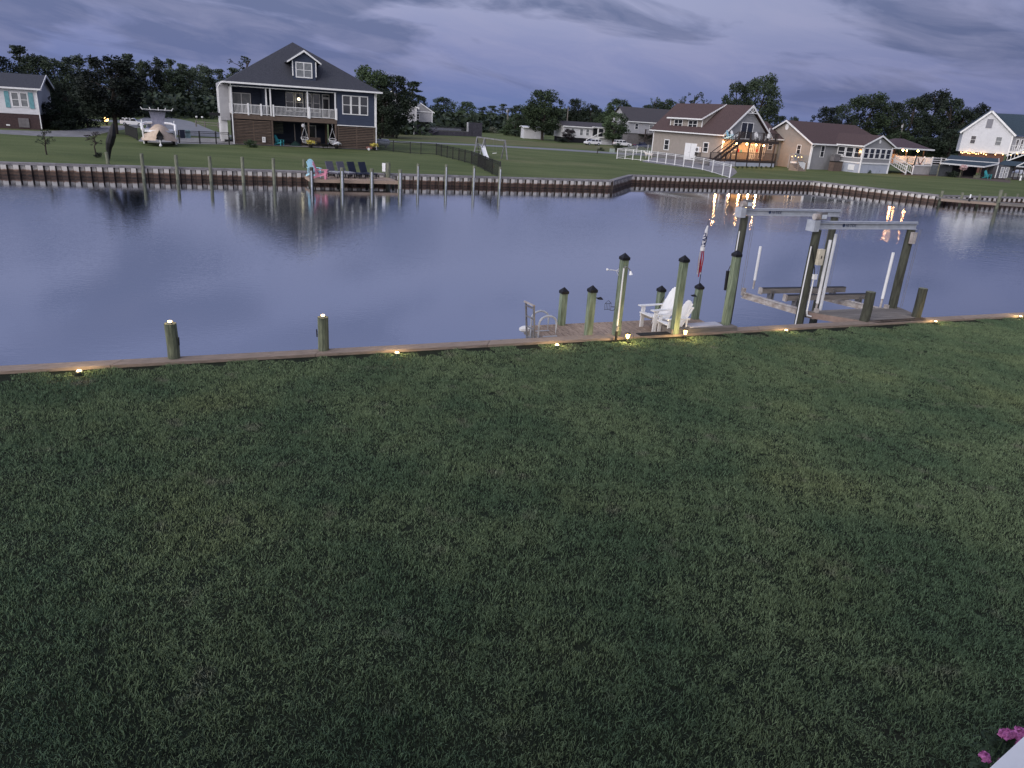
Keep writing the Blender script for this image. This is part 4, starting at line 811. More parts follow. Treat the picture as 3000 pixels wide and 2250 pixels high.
# sunroom
wall(hb2, 5.3, -4.5, 1.45, 11.7, -.01, 3.75, grey_siding, 'sunroom_wall'); wall(hb2, 5.25, -4.56, 1.25, 11.75, -.02, 1.44, white, 'sill_band'); wall(hb2, 5.34, -4.46, 0, 11.66, -.05, 1.24, M('pale_skirting', (.4, .4, .4)), 'skirting')
gable(hb2, 5.3, 11.7, 3.74, 4.95, -4.5, 1.0, grey_siding)
for sg in (-1, 1):
    ex = 8.5+sg*3.6; q = MB(); q.prism([(8.5, -4.75, 5.14), (ex, -4.75, 3.7), (ex, -4.75, 3.6), (8.5, -4.75, 5.02)], (0, 7.2, 0)); q.build('sunroom_roof', brown_shingle, hb2)
    q = MB(); q.prism([(8.5, -4.83, 5.17), (ex+sg*.06, -4.83, 3.7), (ex+sg*.06, -4.83, 3.5), (8.5, -4.83, 4.95)], (0, .06, 0)); q.build('bargeboard', white, hb2)
q = MB(); q.box(4.82, -4.8, 3.5, 4.9, -.3, 3.66); q.build('gutter', white, hb2); louvre(hb2, 8.5, -4.52, 4.3, .26)
for i in range(5): window(hb2, 5.42+i*1.25, -4.51, 1.95, 3.4, 1.15, fr=.11)
for i in range(3): window(hb2, 5.29, -.35-i*1.38, 1.95, 3.4, 1.28, -PI/2, fr=.11, mat=glass)
for u in (5.3, 11.7): wall(hb2, u-.08, -4.58, 0, u+.08, -4.42, 3.6, white, 'corner_board')
q = MB(); q.box(5.1, -1.4, 1.95, 5.3, -.7, 2.3); q.build('window_unit', white, hb2); q = MB(); q.box(5.26, -3.6, .3, 5.32, -2.6, 1.05); q.build('skirting_vent', white, hb2)
# wing to the left
wall(hb2, -3.1, 5.4, 0, -.05, 10, 3.85, tan_siding, 'wing_wall'); q = MB(); q.prism([(-3.2, 4.95, 3.75), (-.04, 4.95, 3.75), (-.04, 8.8, 6.1), (-6.5, 8.8, 6.1), (-5.5, 6.6, 4.8)], (0, 0, -.12)); q.build('wing_roof', brown_shingle, hb2)
q = MB(); q.box(-3.2, 4.86, 3.6, -.1, 4.94, 3.78); q.build('gutter', white, hb2); window(hb2, -2.75, 5.39, 2.2, 3.4, .95, bars=(1, 1)); q = MB(); q.tube([(-1.6, 6.6, 4.4), (-1.6, 6.6, 5.2)], .06, 8); q.build('roof_vent', white, hb2)
q = MB(); q.bar((-.7, 5.3, .1), (-.7, 5.3, 3.3), .1); q.bar((-.7, 5.3, 3.28), (-.35, 4.95, 3.6), .09); q.build('downspout', far_wood, hb2)
# things along that wall
def boxthing(name, label, cat, p, rz, dims, mat, lid=None, legs=False):
    t = thing(name, label, cat, p, rz); w, d, h = dims; z0 = .25*h if legs else 0
    q = MB(); q.box(-w/2, -d/2, z0, w/2, d/2, h*.92); q.build('body', mat, t); q = MB(); q.box(-w/2-.04, -d/2-.04, h*.92, w/2+.04, d/2+.04, h); q.build('lid', lid or mat, t)
    if legs: posts(t, [(a*(w/2-.06), b*(d/2-.06)) for a in (-1, 1) for b in (-1, 1)], .06, 0, z0, mat, 'leg')
    return t
boxthing('pump_box', 'pale boxed pump cover beside the lit timber steps', 'pump cover', gf(-2.0, .2), R_(31), (2.0, 1.1, 1.1), white, concrete)
boxthing('hot_tub_cover', 'tall grey covered unit standing on the pale pump box', 'cover', gf(-1.7, 1.2), R_(31), (1.2, .9, 2.0), grey_siding, concrete)
boxthing('grill', 'dark barbecue cabinet under a grey cover near the sunroom', 'grill', gf(3.6, -1.8), R_(31), (1.9, .8, 1.35), M('brown_cabinet', (.13, .095, .08), .7), black_metal)
boxthing('smoker', 'upright grey smoker beside the dark barbecue cabinet', 'smoker', gf(4.1, -1.1), R_(31), (1.2, .7, 2.25), block, grey_metal, True)
st = thing('timber_steps', 'timber steps with string lit railing right of the beige porch', 'steps', gf(-6.4, -2.9), R_(31))
for i in range(5): q = MB(); q.box(-.7, -1.3+i*.3, 0, .7, -1.0+i*.3, .2+i*.18); q.build('step', cap_wood, st)
for s_ in (-.75, .75): q = MB(); q.bar((s_, -1.4, 1.0), (s_, .2, 1.75), .08); q.bar((s_, -1.35, 0), (s_, -1.35, 1.05), .09); q.bar((s_, .15, .3), (s_, .15, 1.8), .09); q.build('hand_rail', cap_wood, st)
for i in range(4):
    t = thing('string_bulb', ['leftmost', 'second', 'third', 'rightmost'][i]+' small warm bulb above the timber steps', 'light bulb', gf(-7.3+i*.62, -3.1, 1.78+.1*math.sin(i*2)), 0, 'small bulbs above the timber steps'); MB().ball((0, 0, 0), .055, 6).build('bulb', warm_soft, t)
# ------------------------------------------------------------------ GAZEBO DECK
gz = thing('raised_deck', 'raised white railed deck with stairs right of the sunroom', 'deck', (GB[0], GB[1], 0), R_(31))
wm = M('warm_grey_boards', (.42, .40, .40), .7, (.34, .32, .32), 3)
q = MB(); q.box(11.8, -3.2, 1.36, 22.0, 2.5, 1.46); q.build('floor', wm, gz); q = MB(); q.box(17.6, -4.5, 1.36, 22.0, -3.2, 1.46); q.build('floor', wm, gz)
for i in range(8): q = MB(); q.box(0, 0, 0, .54, .04, 1.3); q.build('skirting_board', wm, gz, (17.65+i*.545, -4.46, .02))
q = MB(); q.box(17.55, -4.56, 1.22, 22.05, -4.5, 1.42); q.build('fascia', white, gz)
for a, b in (((17.7, -4.5, 1.46), (19.9, -4.5, 1.46)), ((19.9, -4.5, 1.46), (22, -4.5, 1.46)), ((12, -3.3, 1.46), (13.0, -3.3, 1.46)), ((14.5, -3.3, 1.46), (17.6, -3.3, 1.46)), ((17.65, -3.3, 1.46), (17.65, -4.5, 1.46)), ((22, -4.5, 1.46), (22, 1.5, 1.46))): rail(gz, a, b, 1.0, .16, white, bw=.06)
posts(gz, [(17.7, -4.5), (19.9, -4.5), (22, -4.5), (12.05, -3.3), (12.95, -3.3), (14.5, -3.3)], .16, 1.3, 2.62, white, 'newel')
for a, b in (((12.9, -3.3), (15.5, -4.9)), ((14.5, -3.3), (17.1, -4.9))):
    q = MB(); q.bar((a[0], a[1], 2.4), (b[0], b[1], 1.05), .09); q.bar((a[0], a[1], 1.6), (b[0], b[1], .15), .09); q.build('stair_rail', white, gz); q = MB(); q.bar((b[0], b[1], 0), (b[0], b[1], 1.3), .15); q.build('newel', white, gz)
    for i in range(1, 10): f = i/10; q = MB(); q.bar((a[0]+(b[0]-a[0])*f, a[1]+(b[1]-a[1])*f, 1.6-1.45*f), (a[0]+(b[0]-a[0])*f, a[1]+(b[1]-a[1])*f, 2.4-1.35*f), .04); q.build('baluster', white, gz)
for i in range(7): f = (i+.5)/7; q = MB(); q.bar((12.9+2.6*f, -3.3-1.6*f, 1.4-1.35*f), (14.5+2.6*f, -3.3-1.6*f, 1.4-1.35*f), .28, .05); q.build('tread', pm, gz)
ga = thing('gazebo', 'hip roofed gazebo glowing with warm lamps over the white deck', 'gazebo', gf(17.2, -1.6, 1.46), R_(31))
posts(ga, [(-4.6, -1.6), (0, -1.6), (4.3, -1.6), (-4.6, 2.2), (4.3, 2.2), (-1.9, 2.2), (1.5, 2.2)], .14, 0, 2.1, brown_wood)
q = MB(); e = 2.15; q.add([(-5.1, -2.6, e), (5.1, -2.6, e), (5.1, 2.8, e), (-5.1, 2.8, e), (-1, 0, 3.45), (1, 0, 3.45)], [(0, 1, 5, 4), (1, 2, 5), (2, 3, 4, 5), (3, 0, 4), (3, 2, 1, 0)]); q.build('roof', M('dusky_shingles', (.085, .06, .07), .9, (.06, .042, .05), 6, .4), ga)
q = MB(); q.box(-5.15, -2.68, e-.14, 5.15, -2.61, e+.06); q.build('fascia', white, ga); q = MB(); q.box(5.11, -2.6, e-.14, 5.18, 2.8, e+.06); q.build('fascia', white, ga)
q = MB(); q.box(-3, 2.6, .02, 3.6, 2.68, 1.9); q.build('rear_screen', brown_wood, ga)
for i, (u, z) in enumerate(((15.6, 3.42), (16.55, 3.40), (19.3, 3.42))):
    t = thing('gazebo_lamp', ['bright warm lamp at the left under the gazebo roof', 'small round warm lamp beside the gazebo post', 'bright warm lamp at the right under the gazebo roof'][i], 'lamp', gf(u, -3.6, z-.1), 0, 'warm lamps under the gazebo roof'); MB().tube([(0, 0, .1), (0, 0, .25)], .02, 6).build('stem', black, t)
    MB().ball((0, 0, 0), .13 if i != 1 else .09, 10).build('globe', warm, t); l_ = light('gazebo_lamp_light', (0, 0, -.15), 120 if i != 1 else 30, (1, .55, .24), .12); l_.parent = t
um = thing('closed_umbrella', 'slim dark closed parasol standing at the gazebo deck corner', 'parasol', gf(17.3, -4.7, 0), R_(31)); q = MB(); q.tube([(0, 0, 0), (.1, 0, 1.5), (.25, 0, 3.2)], [.06, .11, .04], 8); q.build('canopy', black, um)
gl_ = thing('garland', 'dark swag garland hanging on the white deck rail', 'garland', gf(18.9, -4.62, 0), R_(31)); q = MB(); q.tube([(-.7+.14*i, 0, 2.35-.85*math.sin(PI*i/10)) for i in range(11)], .06, 6); q.build('swag', M('dark_red_cloth', (.08, .03, .035), .9), gl_)
cu = thing('patio_sofa', 'orange lit cushioned sofa on the gazebo deck', 'sofa', gf(17.6, -1.0, 1.46), R_(31)); q = MB(); q.box(-1.3, -.3, 0, 1.3, .3, .45); q.build('seat', tan_tarp, cu); q = MB(); q.box(-1.3, .25, .45, 1.3, .45, 1.2); q.build('backrest', tan_tarp, cu)
wk = thing('white_walkway', 'white board walkway with horizontal rails linking deck and carport', 'walkway', gf(22.1, -3.6, 0), R_(31))
q = MB(); q.box(0, 0, 1.3, 6.5, 1.4, 1.42); q.build('floor', white, wk)
for z in (1.75, 2.05, 2.38): q = MB(); q.box(0, -.03, z, 6.5, .03, z+.12); q.build('rail', white, wk)
posts(wk, [(1.3, 0), (3.7, 0), (6.2, 0)], .13, 0, 2.52, white)
ws = thing('white_screen', 'pale panelled screen with white frame below the walkway', 'screen', gf(22.3, -4.4, 0), R_(31))
q = MB(); q.box(0, 0, .05, 2.7, .05, 1.45); q.build('panel', M('blue_grey_panel', (.24, .27, .29), .7), ws); q = MB(); q.box(2.7, -.02, 0, 2.82, .07, 1.5); q.box(0, -.02, 1.45, 2.82, .07, 1.52); q.build('frame', white, ws)
# ------------------------------------------------------------------ CARPORT + SHED (right)
KB = (61.99, 114.74); kf = frame(KB, 20); K_ = R_(20)
cp = thing('carport', 'flat dark roofed open carport with white fascia', 'carport', (KB[0], KB[1], 0), K_)
q = MB(); q.prism([(-1.85, -1, 1.95), (6.9, -1, 1.72), (12.2, 1.0, 2.25), (2.2, 1.0, 2.36)], (0, 0, -.1)); q.build('front_roof', slate_shingle, cp)
q = MB(); q.prism([(1.4, 1.05, 2.42), (12.2, 1.05, 2.3), (15, 3.5, 2.9), (5.0, 3.5, 3.0)], (0, 0, -.1)); q.build('rear_roof', slate_shingle, cp)
for a, b in (((-1.9, -1.06, 1.88), (6.95, -1.06, 1.66)), ((6.95, -1.06, 1.66), (12.3, .95, 2.16)), ((1.3, .98, 2.36), (12.3, .98, 2.24)), ((12.3, .98, 2.24), (15.1, 3.45, 2.85))): q = MB(); q.bar(a, b, .07, .2); q.build('fascia', white, cp)
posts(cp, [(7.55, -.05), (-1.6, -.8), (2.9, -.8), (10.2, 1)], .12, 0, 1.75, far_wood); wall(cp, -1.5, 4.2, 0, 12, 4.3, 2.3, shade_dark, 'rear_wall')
wall(cp, -.9, -.3, .02, 1.6, -.2, 1.6, M('grey_mesh', (.07, .075, .085), .8), 'side_screen')
sh = thing('grey_shed', 'small grey shed with two pale doors and gabled porch', 'shed', kf(10.8, -.2), K_)
wall(sh, 0, 0, .12, 3.3, 2.6, 1.95, M('charcoal_boards', (.10, .10, .115), .8), 'wall'); wall(sh, -.08, -.1, 0, .02, 0.0, 1.95, white, 'corner_board')
for u in (.75, 1.75): window(sh, u, -.01, .15, 1.75, .75, bars=(1, 1), mat=M('frosted_glass', (.42, .43, .46), .3), prefix='door')
wall(sh, -.1, -1.0, 0, 4.7, 0, .12, pm, 'porch_floor'); q = MB(); q.prism([(2.4, -1.1, 2.0), (5.3, -1.1, 2.0), (3.85, -1.1, 2.6)], (0, .1, 0)); q.build('porch_gable', pale_siding, sh)
for a, b in (((2.3, -1.2, 1.98), (3.85, -1.2, 2.66)), ((3.85, -1.2, 2.66), (5.45, -1.2, 1.98)), ((2.3, -1.2, 1.98), (5.45, -1.2, 1.98))): q = MB(); q.bar(a, b, .08, .14); q.build('trim', white, sh)
q = MB(); q.prism([(2.3, -1.15, 2.02), (3.85, -1.15, 2.68), (5.4, -1.15, 2.02)], (0, 3.4, 0)); q.build('porch_roof', slate_shingle, sh); posts(sh, [(3.5, -1), (4.3, -1), (4.9, -1), (2.45, -1)], .1, .1, 2.0, pm)
bt = thing('moored_boat_cover', 'white boat hull showing behind the grey shed porch', 'boat', kf(17.2, 1.0), K_); bt.name = 'white_boat'
q = MB(); q.loft([[(x_, -.9*w, .9), (x_, -.5*w, .35), (x_, .5*w, .35), (x_, .9*w, .9)] for x_, w in ((-2.2, .5), (-1, .95), (1.5, 1), (3, .9))]); q.build('hull', car_white, bt); q = MB(); q.loft([[(x_, -.6, .9), (x_, -.45, .9+h_), (x_, .45, .9+h_), (x_, .6, .9)] for x_, h_ in ((-1.2, .1), (-.2, .5), (1.6, .55), (2.4, .2))]); q.build('cabin', car_white, bt)
q = MB(); q.box(-2, -.6, 0, 2.8, .6, .3); q.build('trailer', grey_metal, bt)
adirondack('beach_chair', 'teal garden chair with blue side under the carport edge', teal, (*kf(8.0, -1.2)[:2], -.0), K_, 1.15)
boxthing('concrete_block', 'pale concrete planter block left of the teal garden chair', 'block', kf(5.6, -1.4), K_, (.85, .4, .42), far_wood)
boxthing('garden_bench', 'tiny pale bench in front of the grey shed', 'bench', kf(11.4, -2.0), K_, (.9, .3, .3), far_wood, None, True)
t = thing('garden_statue', 'small white statue on the grass by the shed porch', 'statue', kf(13.9, -2.0), 0); q = MB(); q.tube([(0, 0, 0), (0, 0, .3), (0, 0, .5), (.03, 0, .75)], [.16, .1, .13, .04], 8); q.build('figure', white, t)
t = thing('flowering_tree', 'small potted tree with pink white blossom before the carport', 'flowering tree', kf(2.5, -1.4), 0); q = MB(); q.tube([(0, 0, 0), (.04, 0, 1.1)], .05, 6); q.build('trunk', bark, t)
q = MB(); rnd = random.Random(5)
for i in range(260):
    a, b, r_ = rnd.uniform(0, 2*PI), rnd.uniform(-1, 1), rnd.uniform(.3, .55); c = Vector((math.cos(a)*r_*math.sqrt(1-b*b), math.sin(a)*r_*math.sqrt(1-b*b), 1.45+b*r_*.8)); d1_ = Vector((rnd.uniform(-1, 1), rnd.uniform(-1, 1), rnd.uniform(-1, 1))).normalized()*.07; d2_ = d1_.orthogonal().normalized()*.07; q.add([c-d1_-d2_, c+d1_-d2_, c+d1_+d2_, c-d1_+d2_], [(0, 1, 2, 3)])
q.build('blossom', M('pale_blossom', (.62, .48, .47), .8, (.35, .2, .2), 5), t)
# ------------------------------------------------------------------ WHITE HOUSE (right)
WB = (78.26, 139.41); wf = frame(WB, -25); wh = thing('white_gabled_house', 'tall white gabled house with blue grey roof and string lights', 'house', (WB[0], WB[1], 0), R_(-25))
U0, U1, UM = -.75, 6.85, 2.72
q = MB(); q.prism([(U0, 0, 3.45), (U1, 0, 3.45), (U1, 0, 6.8), (UM, 0, 10.15), (U0, 0, 6.8)], (0, 7, 0)); q.build('wall', white_siding, wh)
wall(wh, U0+.6, .4, 0, U1-.4, 7, 3.44, M('raw_brick', (.11, .06, .05), .9, (.08, .045, .04), 3), 'lower_wall')
q = MB(); q.prism([(U1-.6, 2.0, 6.75), (22, 2.0, 6.75), (22, 6.5, 10.3), (UM, 6.5, 10.3), (UM+.3, 5.6, 10.0)], (0, 0, -.1)); q.build('roof', slate_shingle, wh)
for a, b in (((U0-.5, -.3, 6.55), (UM, -.3, 10.38)), ((UM, -.3, 10.38), (U1+.4, -.3, 6.55))):
    q = MB(); q.bar(a, b, .09, .3); q.build('bargeboard', white, wh); q = MB(); q.prism([(a[0], -.3, a[2]+.17), (b[0], -.3, b[2]+.17), (b[0], -.3, b[2]+.05), (a[0], -.3, a[2]+.05)], (0, 7.3, 0)); q.build('roof', slate_shingle, wh)
window(wh, .62, -.01, 4.86, 6.2, .82, mat=glass, fr=.05); window(wh, 4.45, -.01, 4.82, 6.26, .95, mat=curtain, fr=.05); q = MB(); q.box(2.42, -.06, 7.6, 3.35, 0, 9.1); q.build('gable_vent', M('grey_louvre', (.24, .24, .27), .7, (.17, .17, .19), 30, stretch=(.1, .1, 3)), wh)
wall(wh, U1-.1, -.06, 3.4, U1+.12, .1, 6.6, white, 'corner_board')
wall(wh, U1+.15, 2.8, 3.9, 24, 9, 6.6, pale_siding, 'wing_wall'); window(wh, 7.9, 2.79, 4.4, 6.1, .5); window(wh, 8.6, 2.79, 4.4, 6.1, .5); window(wh, 9.6, 2.79, 4.4, 6.0, 1.4)
q = MB(); q.box(U1+.15, .2, 3.75, 24, 2.8, 3.95); q.build('balcony', white, wh); rail(wh, (U1+.2, .2, 3.95), (20, .2, 3.95), 1.05, .3, white, bw=.07, tw=.12)
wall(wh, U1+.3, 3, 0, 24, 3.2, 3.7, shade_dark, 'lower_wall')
a, b = (6.6, -.9, 2.2), (12.5, -.9, 5.4)
for dz in (0, 1.0): q = MB(); q.bar((a[0], a[1], a[2]+dz), (b[0], b[1], b[2]+dz), .12, .16); q.build('stair_rail', white, wh)
for i in range(12): f = (i+.5)/12; q = MB(); q.bar((a[0]+5.9*f, -.9, a[2]+3*f), (a[0]+5.9*f, -.9, a[2]+1+3*f), .07); q.build('baluster', white, wh)
for i in range(18):
    u = -.3+i*.42 if i < 12 else 5.2+(i-12)*1.35; u = [-.35, -.1, .15, .45, .75, 1.05, 1.4, 1.7, 2.05, 2.4, 2.8, 3.2, 3.6, 5.0, 6.1, 7.3, 8.2, 9.0][i]; z = 3.28-.10*math.sin(i*1.7)
    if i > 14: z = 3.2+(i-14)*.25
    t = thing('string_bulb', ('bulb %s of the warm string under the white gabled house' % ['at the far left', 'second from left', 'third from left', 'fourth from left', 'fifth from left', 'sixth from left', 'seventh from left', 'eighth from left', 'ninth from left', 'tenth from left', 'eleventh from left', 'twelfth from left', 'thirteenth from left', 'below the right window', 'by the right corner', 'at the foot of the stair', 'midway up the stair', 'high on the stair'][i]), 'light bulb', wf(u, -.25, z), 0, 'string light bulbs along the white house'); MB().ball((0, 0, 0), .10, 6).build('bulb', warm_soft, t)
for u in (1, 4, 7): l_ = light('string_light_glow', tuple(wf(u*.8, -.6, 3.1)), 18, (1, .62, .3), .3)
# ------------------------------------------------------------------ LEFT WHITE HOUSE
VB = (-54.0, 84.84); v_f = frame(VB, 23.8); vh = thing('white_shuttered_house', 'white house with teal shutters raised on a dark brick base', 'house', (VB[0], VB[1], 0), R_(23.8))
wall(vh, -16, .05, 0, -.1, 9.2, 1.6, brick, 'base_wall'); q = MB(); q.prism([(0, 0, 1.6), (0, 9.3, 1.6), (0, 9.3, 4.35), (0, 4.65, 5.6), (0, 0, 4.35)], (-16, 0, 0)); q.build('wall', white_siding, vh)
for sg in (0, 1):
    y0, y1 = ((-.35, 4.65), (9.65, 4.65))[sg]; q = MB(); q.prism([(.5, y0, 4.28), (.5, y1, 5.75), (.5, y1, 5.63), (.5, y0, 4.16)], (-17, 0, 0)); q.build('roof', dark_shingle, vh)
    q = MB(); q.prism([(.56, y0, 4.32), (.56, y1, 5.80), (.56, y1, 5.56), (.56, y0, 4.08)], (-.06, 0, 0)); q.build('bargeboard', white, vh)
q = MB(); q.box(-16.4, -.44, 4.12, .5, -.36, 4.3); q.build('gutter', white, vh); q = MB(); q.bar((.02, -.1, .05), (.02, -.1, 3.95), .1); q.bar((.02, -.1, 3.9), (.2, -.4, 4.15), .09); q.build('downspout', white, vh)
for u in (-2.45, -1.63): window(vh, u, -.005, 2.28, 3.82, .78, fr=.1, mat=curtain)
for u in (-3.02, -.78): q = MB(); q.box(u, -.06, 2.2, u+.42, -.004, 3.86); q.build('shutter', M('teal_shutter', (.16, .36, .40), .6), vh)
q = MB(); q.box(-2.1, -.05, .2, -1.1, .04, 1.15); q.build('crawl_door', block, vh); q = MB(); q.box(-3.3, 0.0, .3, -2.95, .04, .45); q.build('vent', white, vh)
# ------------------------------------------------------------------ FAR HOUSES
def smallhouse(name, label, p, deg, w, d, z0, ze_, zr_, wm_, rm_, base=None):
    t = thing(name, label, 'house', (p[0], p[1], 0), R_(deg)); q = MB(); q.box(0, 0, z0, w, d, ze_); q.build('wall', wm_, t)
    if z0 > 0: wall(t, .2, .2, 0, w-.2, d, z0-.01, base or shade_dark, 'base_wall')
    q = MB(); q.prism([(0, 0, ze_), (0, d, ze_), (0, d/2, zr_-.1)], (w, 0, 0)); q.build('gable_wall', wm_, t)
    for y0 in (-.4, d+.4): q = MB(); q.prism([(-.4, y0, ze_-.08), (w+.4, y0, ze_-.08), (w+.4, d/2, zr_), (-.4, d/2, zr_)], (0, 0, .12)); q.build('roof', rm_, t)
    q = MB(); q.box(-.4, -.47, ze_-.18, w+.4, -.41, ze_+.02); q.build('gutter', white, t); return t
MBp = at(1649, 416); t = smallhouse('mobile_home', 'white mobile home with screened porch and white steps', MBp, 18, 13.5, 6, 1.0, 3.25, 4.1, white_siding, grey_shingle)
for u, w in ((1.6, .7), (3.6, .8), (5.0, .8)): window(t, u, -.01, 1.5, 2.9, w, mat=curtain)
wall(t, 6.4, -3, 1.3, 11.5, -.02, 1.45, white, 'porch_floor'); wall(t, 6.5, -2.6, 0, 11.4, -.1, 1.28, white_siding, 'skirting'); posts(t, [(6.5, -2.9), (8.0, -2.9), (9.6, -2.9), (11.4, -2.9)], .14, 1.4, 3.3, white); wall(t, 6.3, -3.1, 3.3, 11.6, 0, 3.42, white, 'porch_roof'); wall(t, 6.6, -.1, 1.45, 11.3, -.05, 3.3, glass, 'screen'); rail(t, (8.0, -3, 1.45), (11.4, -3, 1.45), .9, .2, white)
window(t, 6.6, -2.9, 1.45, 3.2, 1.2); q = MB(); q.bar((3.9, -3.3, .8), (7.0, -3.3, 2.3), .1, .12); q.bar((3.9, -3.3, .1), (7.0, -3.3, 1.4), .08, .3); q.bar((3.95, -3.3, 0), (3.95, -3.3, .95), .12); q.build('stair', white, t)
GHp = at(1834, 422); t = smallhouse('grey_raised_house', 'grey raised house with dark timber deck behind the beige house', GHp, 22, 16, 9, 2.45, 5.0, 8.0, pale_siding, grey_shingle, block)
window(t, 1.8, -.01, 3.3, 4.6, .9); window(t, 5.6, -.01, 2.7, 4.5, 1.9, bars=(2, 0), mat=curtain, prefix='sliding_door')
wall(t, 2.9, -3, 2.3, 14, -.02, 2.45, pm, 'deck'); rail(t, (2.9, -3, 2.45), (14, -3, 2.45), 1.0, .2, pm); posts(t, [(3, -3), (6, -3), (8, -3), (10, -3), (12, -3)], .22, 0, 3.5, pm)
q = MB(); q.bar((1.2, -3.4, .1), (6.2, -3.4, 2.4), .3, .12); q.bar((1.2, -3.4, 1.1), (6.2, -3.4, 3.4), .1, .12); q.bar((3.2, -3.4, .9), (3.2, -3.4, 2.1), .12); q.build('stair', pm, t)
FHp = at(1218, 392); t = thing('pale_gabled_house', 'pale blue grey gabled house half hidden by the dark tree', 'house', (FHp.x, FHp.y, 0), R_(17))
u1 = 0.0
q = MB(); q.prism([(u1-9, 0, 2.0), (u1, 0, 2.0), (u1, 0, 4.9), (u1-4.6, 0, 7.4), (u1-9, 0, 4.9)], (0, 9, 0)); q.build('wall', pale_siding, t); q = MB(); q.bar((u1-5.0, -.15, 7.65), (u1+.6, -.15, 4.75), .3, .28); q.bar((u1, -.1, 2.0), (u1, -.1, 5.0), .14); q.build('trim', white, t); q = MB(); q.prism([(u1-5, -.2, 7.8), (u1+.6, -.2, 4.95), (u1+.6, -.2, 4.8), (u1-5, -.2, 7.65)], (0, 9.4, 0)); q.build('roof', grey_shingle, t)
q = MB(); q.prism([(u1+.1, 3, 2.3), (u1+3.8, 3, 2.3), (u1+3.8, 3, 4.2), (u1+.1, 3, 4.2)], (0, 5, 0)); q.build('wing_wall', pale_siding, t); q = MB(); q.prism([(u1, 2.98, 4.2), (u1+3.9, 2.98, 4.2), (u1+1.5, 2.98, 5.7)], (0, 5, 0)); q.build('wing_gable', grey_siding, t); q = MB(); q.bar((u1, 2.9, 4.22), (u1+3.95, 2.9, 4.22), .12, .14); q.bar((u1+1.3, 2.9, 5.85), (u1+4.2, 2.9, 4.1), .15, .18); q.bar((u1+3.75, 2.9, 2.2), (u1+3.75, 2.9, 4.2), .14); q.build('trim', white, t); window(t, u1+.5, 2.99, 2.7, 3.8, .7)
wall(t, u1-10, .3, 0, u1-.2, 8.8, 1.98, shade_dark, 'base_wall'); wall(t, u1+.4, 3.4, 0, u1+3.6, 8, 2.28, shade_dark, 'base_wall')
# fenced deck in front of it
DKa, DKb = at(1212, 394), at(1411, 401); dd = DKb-DKa; t = thing('grey_fenced_deck', 'long grey timber deck and pool surround with a tall end screen', 'deck', (DKa.x, DKa.y, 0), math.atan2(dd.y, dd.x)); L = dd.length
gw2 = M('slate_grey_timber', (.10, .095, .115), .85, (.065, .06, .075), 3, .3, rand=.1)
n = int(L/.45)
pmE = MB().box(.01, 0, 0, .44, .06, .82).mesh('board', gw2)
for i in range(n): place(pmE, 'board', t, (i*.45, 0, 0))
q = MB(); q.box(0, .1, .78, L, 5, .86); q.build('floor', gw2, t); rail(t, (0, .1, .86), (L*.78, .1, .86), .75, .35, gw2); q = MB(); q.box(L*.32, 2.5, .86, L*.8, 2.7, 1.35); q.build('pool_wall', M('pale_pool_wall', (.26, .27, .30), .7), t); q = MB(); q.box(L*.3, -.02, .84, L*.8, 0, .92); q.build('edge_trim', far_wood, t)
for i in range(6): q = MB(); q.box(0, 0, 0, .6, .08, 2.75); q.build('screen_board', gw2, t, (L-3.7+i*.62, -.05, 0))
q = MB(); q.box(L-4.0, -.1, .9, L-3.72, .2, 2.75); q.build('end_post', M('pale_post', (.45, .45, .47)), t)
q = MB(); q.bar((L*.16, -.5, .3), (L*.33, -.1, 1.5), .12, .12); q.bar((L*.16, -.5, 0), (L*.33, -.1, .86), .5, .1); q.build('stair', gw2, t); q = MB(); q.box(0, 5, 0, L*.33, 5.1, 2.0); q.build('rear_fence', gw2, t)
q = MB(); q.bar((0, -.08, 0), (0, -.08, 1.6), .14); q.build('downspout', white, t)
boxthing('wheelie_bin', 'black bin standing against the grey deck fence', 'bin', at(1238, 394), .2, (1.6, .8, .95), black)
SHp = at(1534, 405); t = smallhouse('white_shed', 'small white shed under the round tree beyond the road', SHp, 12, 4.6, 3.5, 0, 2.35, 2.5, white_siding, white_metal)
SWp = at(597, 331); t = smallhouse('distant_garage', 'small pale gabled garage far behind the gravel drive', SWp, 75, 5.5, 6, 0, 2.3, 3.7, pale_siding, grey_shingle)
t = thing('camper', 'small cream camper trailer parked by the distant garage', 'camper', at(610, 333), R_(20)); q = MB(); q.loft([[(x_, -.9, .35), (x_, -.9, 1.6*h_), (x_, .9, 1.6*h_), (x_, .9, .35)] for x_, h_ in ((-2.2, .75), (-1.9, 1.1), (1.8, 1.1), (2.2, .8))]); q.build('body', M('cream_paint', (.62, .56, .50), .5), t); [MB().tube([(x_, -.95, .28), (x_, -.75, .28)], .28, 10).build('wheel', rubber, t) for x_ in (-.4, .4)]
